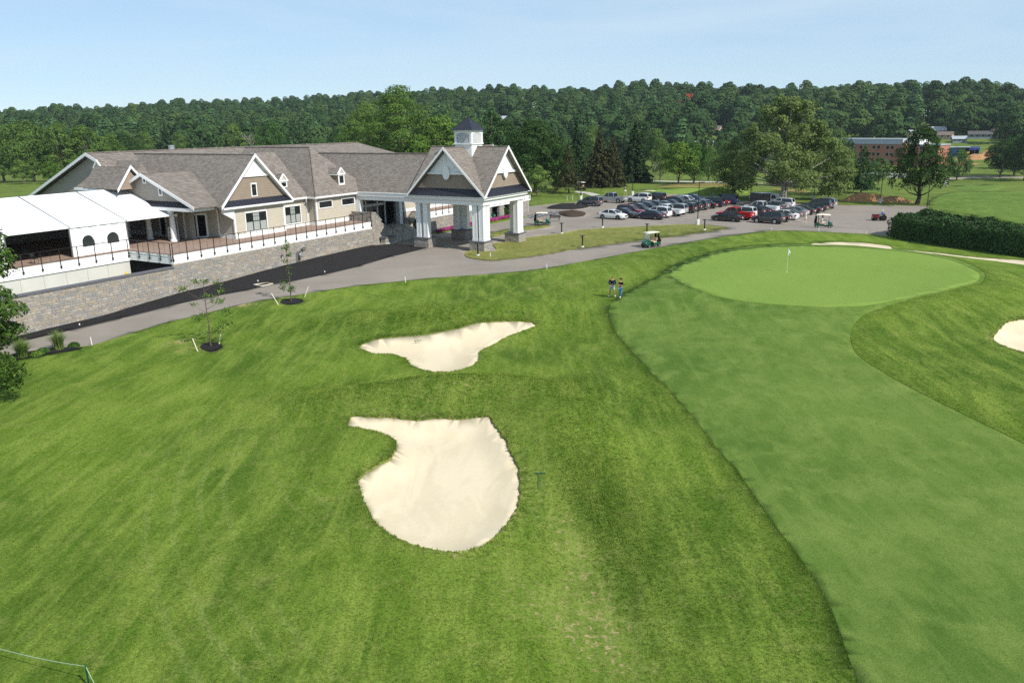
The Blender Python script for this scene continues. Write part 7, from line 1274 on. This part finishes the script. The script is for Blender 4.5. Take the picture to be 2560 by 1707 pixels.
# flower row under the right terrace
r = np.random.RandomState(8); N = 5000; u_ = r.uniform(11.6, 34, N); v_ = 15.35 + r.normal(0, .16, N); x = ORG[0] + u_ * AX[0] + v_ * BX[0]; y = ORG[1] + u_ * AX[1] + v_ * BX[1]; z = ground(x, y) + r.uniform(.08, .5, N); o = np.array([x.mean(), y.mean(), 0]); V, F = cards(r, np.c_[x, y, z] - o, np.c_[np.zeros(N), np.full(N, -.5), np.full(N, .8)], .17, .8); ob = tag(part('flowers', np_mesh('flowers', V, F, M['petunia']), None, None, tuple(o)), 'band of pink bedding flowers along the foot of the right terrace wall', 'flowers', None, 'stuff')
r = np.random.RandomState(18); N = 2600; u_ = r.uniform(30.6, 34, N); v_ = 16.5 + r.uniform(0, .6, N); x = ORG[0] + u_ * AX[0] + v_ * BX[0]; y = ORG[1] + u_ * AX[1] + v_ * BX[1]; z = ground(x, y) + r.uniform(.0, 1.5, N); o = np.array([x.mean(), y.mean(), 0]); V, F = cards(r, np.c_[x, y, z] - o, np.c_[np.zeros(N), np.full(N, -.5), np.full(N, .8)], .2, .7); tag(part('shrub', np_mesh('shrub', V, F, M['leaf_dark']), None, None, tuple(o)), 'dark shrub filling the second opening of the right terrace wall', 'shrub')
# ---------------------------------------------------------------- far buildings
def brick_mat():
    t = NT('brickwork'); br = t.n.new('ShaderNodeTexBrick'); br.inputs['Scale'].default_value = 1; br.inputs['Brick Width'].default_value = .6; br.inputs['Row Height'].default_value = .2; br.inputs['Mortar Size'].default_value = .02
    br.inputs['Color1'].default_value = (.40, .135, .09, 1); br.inputs['Color2'].default_value = (.46, .17, .115, 1); br.inputs['Mortar'].default_value = (.3, .2, .16, 1); g = t.n.new('ShaderNodeSeparateXYZ'); t.l.new(t.obj(), g.inputs[0]); cb = t.n.new('ShaderNodeCombineXYZ'); t.l.new(t.math('ADD', g.outputs[0], g.outputs[1]), cb.inputs[0]); t.l.new(g.outputs[2], cb.inputs[1]); t.l.new(cb.outputs[0], br.inputs['Vector']); t.set(col=br.outputs['Color'], rough=.9); return t.m
M['brick'] = brick_mat(); M['brick_pale'] = plain('pink_brick', (.52, .27, .20), .9, .08, 1); M['roof_grey'] = plain('grey_membrane_roof', (.34, .37, .40), .6, .06, .3); M['membrane'] = plain('blue_membrane', (.05, .10, .42), .6, .1, .5); M['roof_dark'] = plain('dark_roof', (.09, .085, .085), .9, .15, 1); M['roof_brown'] = plain('brown_roof', (.17, .13, .11), .9, .15, 1); M['clap_tan'] = plain('tan_clapboard', (.50, .42, .33), .8, .06, 1); M['clap_pink'] = plain('pink_clapboard', (.55, .36, .28), .8, .06, 1); M['clap_blue'] = plain('grey_blue_clapboard', (.25, .29, .33), .8, .06, 1)
def school():
    a, b = np.array((174.57,363.90)), np.array((153.74,388.60)); d = (b - a) / np.linalg.norm(b - a); L_ = np.linalg.norm(b - a) + 6; rz = math.atan2(d[1], d[0]); z = min(gz(*a), gz(*b)) - .5
    t = thing('brick_building', 'long three storey red brick building with pale grey roof beyond the course', 'building', (a[0], a[1], z), rz); n_ = np.array([-d[1], d[0]]); s_ = 1 if n_ @ a > 0 else -1     # s_: inward side
    Y = lambda y: s_ * y; H = 9.6
    def bx(x0, y0, z0, x1, y1, z1, nm, m, par=None): return MB().box(x0, min(Y(y0), Y(y1)), z0, x1, max(Y(y0), Y(y1)), z1).build(nm, M[m], par or t)
    bx(0, 0, -3, L_, 14, H, 'wall', 'brick'); bx(-.4, -.35, H, L_ + .4, 14, H + .5, 'cornice', 'roof_grey'); bx(-.2, .5, H + .5, L_, 13, H + 2.4, 'roof', 'roof_grey'); bx(-2.2, -.3, -3, -.01, 5, H + 1.0, 'stair_tower', 'brick_pale'); bx(-5.5, 2.5, -3, -2.21, 9, H - .6, 'link', 'dark'); bx(-15, 1.5, -3, -5.51, 14, H - .4, 'wall', 'brick'); bx(-15.3, 1.2, H - .4, -5.3, 14, H + .1, 'cornice', 'roof_grey'); bx(-7, 2, H + .1, -.3, 12, H + 1.9, 'roof', 'white')
    for i in range(int(L_ / 6.2)):
        for k in range(3):
            for o in (0, 2.1): x = 3.2 + i * 6.2 + o; w_ = bx(x, -.06, 1.4 + k * 3.05, x + 1.5, .02, 3.0 + k * 3.05, 'window', 'concrete'); bx(x + .12, -.09, 1.52 + k * 3.05, x + 1.38, -.065, 2.88 + k * 3.05, 'pane', 'glass', w_)
    for i in range(2):
        for k in range(3): x = -13 + i * 4; w_ = bx(x, 1.44, 1.2 + k * 3.05, x + 1.6, 1.52, 2.8 + k * 3.05, 'window', 'concrete'); bx(x + .12, 1.41, 1.32 + k * 3.05, x + 1.48, 1.435, 2.68 + k * 3.05, 'pane', 'glass', w_)
    return a
school()
def construction():
    a = np.array((217.96,389.81)); rz = math.atan2(-a[0], a[1]); z = gz(*a); t = thing('construction_hall', 'unfinished hall wrapped in blue membrane on the building site', 'building', (a[0], a[1], z), rz); t.scale = (.62, .62, .7)
    MB().box(-8, 0, -2, 9, 12, 6).build('hall_body', M['dark'], t); MB().box(-11, -.6, -1, -5, 4, 5.6).build('blue_wall', M['membrane'], t); MB().box(3, -.8, 4.6, 9.6, .2, 6.9).build('blue_fascia', M['membrane'], t); MB().box(-11.2, -1, 6.0, 9.8, 13, 6.4).build('roof', M['roof_grey'], t)
    for x in (-4.5, -1, 2.5, 6, 9): MB().box(x, -.7, -1, x + .3, -.4, 6).build('steel_post', M['gray_metal'], t)
    q = np.array((203.45,363.14)); b = thing('boom_lift', 'yellow boom lift raised in front of the blue hall', 'boom lift', (*q, gz(*q)), rz); b.scale = (.6, .6, .7); MB().box(-1.6, -1, .5, 1.6, 1, 1.3).build('chassis', M['yellow'], b); MB().hexa([(-1.6, -.4, 1.2), (-.6, -.4, 1.2), (-.6, .4, 1.2), (-1.6, .4, 1.2), (.6, -.3, 6.4), (1.2, -.3, 6.4), (1.2, .3, 6.4), (.6, .3, 6.4)]).build('boom', M['yellow'], b); MB().box(.4, -.7, 6.3, 2.0, .7, 7.3).build('basket', M['yellow'], b)
    for x in (-1.2, 1.2):
        for y in (-1, 1): MB().lathe([(.3, -.15), (.5, -.12), (.5, .12), (.3, .15)], 12, (x, y, .5), ax='y').build('wheel', M['tyre'], b)
    for i, (p, rx, h) in enumerate((((217.08,378.63), 9, 2.2), ((226.22,384.92), 7, 2.8), ((198.92,358.72), 10, 1.0))): mound('dirt_pile', ['earth bank in front of the blue hall', 'earth heap right of the blue hall', 'low rubble bank by the boom lift'][i], p, rx, 4, h, M['dirt'], 20 + i)
    return a
construction()
HOUSES = []
def house(label, px, w_, dp, h, roof, wallm, roofm, turn=0.0, win=3, chim=False, name='house'):
    x, y = px; k_ = .66 if x / y > .4 else .85; w_, dp, h, roof = w_ * k_, dp * k_, h * k_, roof * k_; HOUSES.append((x, y, max(w_, dp))); rz = math.atan2(-x, y) + turn; t = thing(name, label, 'house', (x, y, gz(x, y) - .3), rz); mb = MB(); mb.box(-w_ / 2, -dp / 2, -2, w_ / 2, dp / 2, h); mb.prism([(-w_ / 2, -dp / 2, h), (-w_ / 2, dp / 2, h), (-w_ / 2, 0, h + roof - .1)], (w_, 0, 0)); mb.build('wall', M[wallm], t)
    mb = MB(); e = .5
    for s_ in (-1, 1): roofslab(mb, [(-w_ / 2 - e, s_ * (dp / 2 + e), h - e * roof / dp * 2), (w_ / 2 + e, s_ * (dp / 2 + e), h - e * roof / dp * 2), (w_ / 2 + e, 0, h + roof), (-w_ / 2 - e, 0, h + roof)], .18)
    r_ = mb.build('roof', M[roofm], t)
    for i in range(win): xx = -w_ / 2 + w_ * (i + .5) / win; f = MB().box(xx - .6, -dp / 2 - .06, h * .4, xx + .6, -dp / 2 + .02, h * .4 + 1.4).build('window', M['white'], t); MB().box(xx - .5, -dp / 2 - .09, h * .4 + .1, xx + .5, -dp / 2 - .065, h * .4 + 1.3).build('pane', M['glass'], f)
    if chim: MB().box(w_ * .2, -.5, h, w_ * .2 + .9, .5, h + roof + 1.2).build('chimney', M['brick'], r_)
    return t
house('white house high on the left hillside with two rows of trees below', (-398.02,774.89), 16, 9, 4.5, 2.5, 'white', 'roof_grey', .3, 4); house('small white gable showing on the left hill right of the longer white house', (-381.35,794.27), 6, 8, 4, 2.5, 'white', 'roof_grey', 1.2, 2)
house('pale house low among the trees behind the clubhouse ridge', (-288.18,747.24), 11, 8, 4, 2.5, 'clap_tan', 'roof_grey', .2, 3); house('red roofed house on the hillside left of the tallest light green tree', (-145.96,711.12), 11, 9, 4, 3, 'clap_tan', 'brick', -.3, 3); house('orange walled house below the red roofed one', (-138.33,707.44), 9, 8, 3.5, 2.5, 'clap_pink', 'roof_dark', .4, 2)
house('white house glimpsed between the tall pine and the big maple', (-2.96,651.33), 17, 9, 6, 2.5, 'white', 'roof_grey', .1, 5)
t = house('low stone chapel building with long roof on the hillside', (35.12,637.54), 26, 10, 4, 2.2, 'clap_tan', 'roof_grey', .1, 6, False, 'chapel'); MB().box(-16.5, -1.2, -1, -14, 1.2, 16).build('chimney_tower', M['clap_tan'], t); MB().box(-26, -5, -2, -13.2, 5, 5).prism([(-26, -5, 5), (-26, 5, 5), (-26, 0, 9)], (12.8, 0, 0)).build('wing', M['clap_tan'], t)
house('white gabled house on the slope above the conifers', (74.14,640.91), 10, 9, 6.5, 3.5, 'white', 'roof_grey', .9, 3); house('long pale house left of the sycamore top', (91.88,638.97), 15, 8, 3, 2, 'clap_tan', 'roof_grey', .1, 4); house('brown roofed house behind the sycamore on its left', (138.78,554.59), 11, 9, 4, 3, 'clap_pink', 'roof_brown', -.5, 3)
house('highest white house in a clearing on the right hill', (289.92,566.55), 11, 9, 5.5, 3, 'white', 'roof_grey', .5, 3); house('second grey roofed house below the highest white one', (288.68,564.59), 14, 8, 3.5, 2, 'clap_tan', 'roof_grey', 0, 3); house('grey blue house above the lone dark tree', (249.17,478.80), 13, 9, 4, 3, 'clap_blue', 'roof_grey', .4, 3); house('brown house right of the grey blue house', (244.13,460.80), 14, 9, 3.5, 2.5, 'clap_pink', 'roof_brown', -.2, 3); house('pale roofed house left of the lone dark tree top', (233.01,470.33), 11, 8, 4, 2.5, 'clap_tan', 'roof_grey', .3, 2)
house('dark house above the building site', (261.70,456.08), 17, 9, 4, 2.5, 'clap_blue', 'roof_dark', .1, 4); house('small pale gable right of the dark house above the building site', (270.77,457.94), 7, 9, 5, 4, 'clap_pink', 'roof_brown', 1.3, 2); house('small grey house left of the dark house above the building site', (243.00,442.62), 10, 8, 3.5, 2, 'clap_blue', 'roof_grey', .2, 3); house('pale house near the top right edge of the hill', (329.28,531.61), 10, 8, 4, 2.5, 'white', 'roof_grey', .2, 2)
house('low white roofed building beyond the far road', (82.76,494.57), 20, 10, 3.5, 1.2, 'white', 'roof_grey', 0, 4, False, 'low_building'); house('pale low building behind the spreading dark tree', (118.08,485.62), 24, 12, 3, 1, 'clap_pink', 'roof_grey', 0, 5, False, 'low_building')
q = (141.54,301.16); t = thing('road_bridge', 'pale concrete bridge parapet on the road before the brick building', 'bridge', (*q, gz(*q)), math.atan2(-q[0], q[1]) + .05); MB().box(-9, -1.5, -1.5, 9, 1.5, 1.2).build('deck', M['concrete'], t); MB().box(-9.3, -1.7, 1.2, 9.3, -1.4, 2.0).build('parapet', M['concrete_light'], t)

# ---------------------------------------------------------------- wooded hills
HILL = []
def hill_tree(seed, h, w_, n, size, m, nl=11, top=1.0):
    L_ = mk_lobes(seed, h, w_, h * .10, nl, top, .85); c_ = crown_mesh('c', seed, L_, n, size, M[m], .0, .85, .05, .35, .22); V = np.empty(len(c_.vertices) * 3, np.float32); c_.vertices.foreach_get('co', V); F = np.arange(len(c_.vertices)).reshape(-1, 4)
    mb = MB(); mb.bar((0, 0, -1.5), (0, 0, h * .6), .32, 5, .1); k = len(V) // 3; tv = np.array(mb.v); tf = np.array([f for f in mb.f if len(f) == 4]); me = np_mesh('hill_tree', np.r_[V.reshape(-1, 3), tv], np.r_[F, tf + k], M[m]); me.materials.append(M['bark_dark']); mi = np.zeros(len(me.polygons), np.int32); mi[len(F):] = 1; me.polygons.foreach_set('material_index', mi); HILL.append(me)
hill_tree(101, 17, 16, 1300, 1.25, 'leaf_hill', 9); hill_tree(102, 15, 19, 1500, 1.3, 'leaf_hill', 12); hill_tree(103, 20, 15, 1300, 1.25, 'leaf_hill', 10); hill_tree(104, 14, 14, 1100, 1.2, 'leaf_hill', 8, .8); hill_tree(105, 19, 10, 1000, 1.0, 'needle_pine', 12, .6)
r = np.random.RandomState(12); pts_ = []
clear = [(*(169.47,386.61), 62), (*(215.55,385.36), 55), (*(211.03,367.79), 40), (*(141.54,301.16), 25), (*(34.09,619.00), 22), (*(28.24,591.12), 16)] + [(x * k, y * k, s_ * .62 + 7 - (1 - k) * 40) for x, y, s_ in HOUSES for k in (.995, .975, .955, .93)]
for rr in np.arange(340, 1330, 12.5):
    st_ = math.degrees((13 if rr < 700 else 14.5) / rr)
    for a in np.arange(-41, 41, st_):
        a2, r2 = a + r.uniform(-.45, .45) * st_, rr + r.uniform(-4.5, 4.5); x, y = r2 * math.sin(R(a2)), r2 * math.cos(R(a2))
        lo = np.interp(a2, [-41, -20, -8, 2, 10, 15, 24, 27, 41], [480, 480, 470, 440, 420, 430, 440, 420, 350]); hi = np.interp(a2, [-40, -20, 0, 12, 40], [1310, 1210, 1010, 880, 800])
        if r2 < lo or r2 > hi or (r2 < lo + 110 and r.uniform() < .35): continue
        if any((x - c_[0]) ** 2 + (y - c_[1]) ** 2 < c_[2] ** 2 for c_ in clear): continue
        pts_.append((x, y, r2, a2))
pts_ = np.array(pts_); HZ = ground(pts_[:, 0], pts_[:, 1]); sc = r.uniform(1.0, 1.36, len(pts_)); kind = r.choice(5, len(pts_), p=[.25, .25, .20, .17, .13]); rot = r.uniform(0, 6.28, len(pts_))
order = np.argsort(pts_[:, 2] + 400 * (np.abs(pts_[:, 3]) > 33.5)); one = order[:298]; rest = order[298:]
zone = lambda a: 'left' if a < -12 else ('middle' if a < 10 else 'right')
for i in one:
    o = part('hill_tree', HILL[kind[i]], None, None, (pts_[i, 0], pts_[i, 1], HZ[i] - 2.5), rot[i]); o.scale = (sc[i],) * 3; tag(o, '%s tree in the front rank of woods below the %s hills' % ('pointed dark' if kind[i] == 4 else 'rounded green', zone(pts_[i, 3])), 'tree', 'trees at the foot of the wooded hills')
for lab, p, s_, lm in (('single red leaved tree high on the wooded hillside', (137.00,629.91), .95, 'leaf_red'),):
    me = HILL[0].copy(); me.materials[0] = M[lm]; o = part('red_tree', me, None, None, (*p, gz(*p) + 5)); o.scale = (s_,) * 3; tag(o, lab, 'tree')
srcs = bpy.data.collections.new('tree_sources')
for k, me in enumerate(HILL): so_ = bpy.data.objects.new('source_%d' % k, me); srcs.objects.link(so_)
pm = bpy.data.meshes.new('woodland'); pm.vertices.add(len(rest)); pm.vertices.foreach_set('co', np.c_[pts_[rest, :2], HZ[rest] - 2.5].astype(np.float32).ravel())
for nm, ty, dat in (('sc', 'FLOAT', sc[rest]), ('rot', 'FLOAT', rot[rest]), ('kind', 'INT', kind[rest])): a = pm.attributes.new(nm, ty, 'POINT'); a.data.foreach_set('value', dat.astype(np.float32 if ty == 'FLOAT' else np.int32))
def scatter(name, mesh, coll, label, cat):
    o = part(name, mesh); tag(o, label, cat, None, 'stuff'); g = bpy.data.node_groups.new(name, 'GeometryNodeTree'); g.interface.new_socket('Geometry', in_out='INPUT', socket_type='NodeSocketGeometry'); g.interface.new_socket('Geometry', in_out='OUTPUT', socket_type='NodeSocketGeometry')
    N = g.nodes; gi, go = N.new('NodeGroupInput'), N.new('NodeGroupOutput'); ip = N.new('GeometryNodeInstanceOnPoints'); ci = N.new('GeometryNodeCollectionInfo'); ci.inputs['Collection'].default_value = coll; ci.inputs['Separate Children'].default_value = True; ci.inputs['Reset Children'].default_value = True
    def na(n_, ty): q = N.new('GeometryNodeInputNamedAttribute'); q.data_type = ty; q.inputs['Name'].default_value = n_; return q.outputs['Attribute']
    cx = N.new('ShaderNodeCombineXYZ'); g.links.new(na('rot', 'FLOAT'), cx.inputs['Z']); g.links.new(gi.outputs[0], ip.inputs['Points']); g.links.new(ci.outputs[0], ip.inputs['Instance']); ip.inputs['Pick Instance'].default_value = True; g.links.new(na('kind', 'INT'), ip.inputs['Instance Index']); g.links.new(cx.outputs[0], ip.inputs['Rotation']); g.links.new(na('sc', 'FLOAT'), ip.inputs['Scale']); g.links.new(ip.outputs[0], go.inputs[0])
    md = o.modifiers.new('scatter', 'NODES'); md.node_group = g; return o
scatter('woodland', pm, srcs, 'dense green woods covering the hills along the whole horizon', 'woods')

# ---------------------------------------------------------------- summer haze
hm = MB().box(-1000, -40, -75, 1100, 1500, 100).mesh('haze', None); vm = bpy.data.materials.new('haze'); vm.use_nodes = True; vn = vm.node_tree.nodes; vn.remove(vn['Principled BSDF']); pv = vn.new('ShaderNodeVolumePrincipled'); pv.inputs['Color'].default_value = (.80, .90, 1, 1); pv.inputs['Density'].default_value = HAZE; pv.inputs['Anisotropy'].default_value = .2; vm.node_tree.links.new(pv.outputs[0], vn['Material Output'].inputs['Volume']); hm.materials.append(vm); tag(part('haze', hm), 'thin summer haze in the air over the course and hills', 'haze', None, 'stuff')
# ---------------------------------------------------------------- uncut grass blades standing on the near rough
def tuft(seed, n, h):
    r = np.random.RandomState(seed); V, F = [], []
    for i in range(n):
        a = r.uniform(0, 6.28); o = r.normal(0, .05, 2); L_ = h * r.uniform(.6, 1.2); ln = L_ * r.uniform(.3, .9); d = np.array([math.cos(a), math.sin(a)]); s_ = np.array([-d[1], d[0]]) * .009; k = len(V); m_ = o + d * ln * .35; e = o + d * ln
        V += [(*(o - s_), -.02), (*(o + s_), -.02), (*(m_ + s_ * .8), L_ * .62), (*(m_ - s_ * .8), L_ * .62), (*(e + s_ * .15), L_), (*(e - s_ * .15), L_)]; F += [(k, k + 1, k + 2, k + 3), (k + 3, k + 2, k + 4, k + 5)]
    return np_mesh('tuft', V, F, M['blade'])
tc_ = bpy.data.collections.new('tuft_sources')
for i in range(3): tc_.objects.link(bpy.data.objects.new('tuft_%d' % i, tuft(i, 8, .062)))
lo_, LV, LF = GOBJ['lawn'][0]; T3 = LV[LF]; cen = T3.mean(1); rr_ = np.hypot(cen[:, 0], cen[:, 1]); ar_ = .5 * np.abs(np.cross(T3[:, 1, :2] - T3[:, 0, :2], T3[:, 2, :2] - T3[:, 0, :2])); vis_ = (np.abs(cen[:, 0]) < .70 * cen[:, 1] + 3) & (cen[:, 1] > 14) & (rr_ < 88)
wt = worn; dens = np.where(vis_, np.clip(85 * (34 / np.maximum(rr_, 22)) ** 2, 4, 110), 0); rough_ = gau(cen[:, 0], cen[:, 1], -4.5, 45.5, 6.5, 2.4) + gau(cen[:, 0], cen[:, 1], -6, 62.5, 8, 2) + .55 * gau(cen[:, 0], cen[:, 1], 3.4, 34, 1.6, 7); dens = dens * (1 + 1.6 * np.minimum(1, rough_))
rg_ = np.random.RandomState(5); dens = dens * np.clip(1 - 2.6 * worn[np.unique(GF[cls == 1], return_inverse=True)[0]][LF].mean(1), .08, 1); cnt_ = rg_.poisson(dens * ar_); ti = np.repeat(np.arange(len(LF)), cnt_); b1, b2 = rg_.uniform(size=len(ti)), rg_.uniform(size=len(ti)); fl_ = b1 + b2 > 1; b1[fl_], b2[fl_] = 1 - b1[fl_], 1 - b2[fl_]; GP = T3[ti, 0] + (T3[ti, 1] - T3[ti, 0]) * b1[:, None] + (T3[ti, 2] - T3[ti, 0]) * b2[:, None]
gs = rg_.uniform(.35, .75, len(GP)) * (1 + 1.2 * np.minimum(1, rough_[ti]))
ex = []                                                       # shaggy lips round the bunkers and the step at the fairway edge
for poly, den, wid, sz in ((bunk1, 34, .3, .9), (bunk2, 38, .35, .95), (bunk3, 26, .25, .9), (fair_pts, 14, .3, .6)):
    pa = np.array(poly); cw = np.sign(np.sum(pa[:, 0] * np.roll(pa[:, 1], -1) - np.roll(pa[:, 0], -1) * pa[:, 1]))
    for i in range(len(pa)):
        a, b = pa[i], pa[(i + 1) % len(pa)]; L_ = np.linalg.norm(b - a); k = rg_.poisson(den * L_)
        if a[1] < 14 or a[1] > 85 or abs(a[0]) > .72 * a[1] + 3 or L_ < 1e-6: continue
        n_ = np.array([b[1] - a[1], a[0] - b[0]]) / L_ * cw; f = rg_.uniform(size=k)[:, None]; q = a + (b - a) * f + n_ * (np.abs(rg_.normal(0, 1, k)) * wid - .03)[:, None]; ex.append(np.c_[q, ground(q[:, 0], q[:, 1]), rg_.uniform(.6, 1.2, k) * sz])
ex = np.concatenate(ex); GP = np.r_[GP, ex[:, :3]]; gs = np.r_[gs, ex[:, 3]]
gm_ = bpy.data.meshes.new('rough_grass'); gm_.vertices.add(len(GP)); gm_.vertices.foreach_set('co', GP.astype(np.float32).ravel())
for nm, ty, dat in (('sc', 'FLOAT', gs), ('rot', 'FLOAT', rg_.uniform(0, 6.28, len(GP))), ('kind', 'INT', rg_.randint(0, 3, len(GP)))): a = gm_.attributes.new(nm, ty, 'POINT'); a.data.foreach_set('value', dat.astype(np.float32 if ty == 'FLOAT' else np.int32))
scatter('rough_grass', gm_, tc_, 'uncut blades of rough grass round the two central bunkers', 'grass')
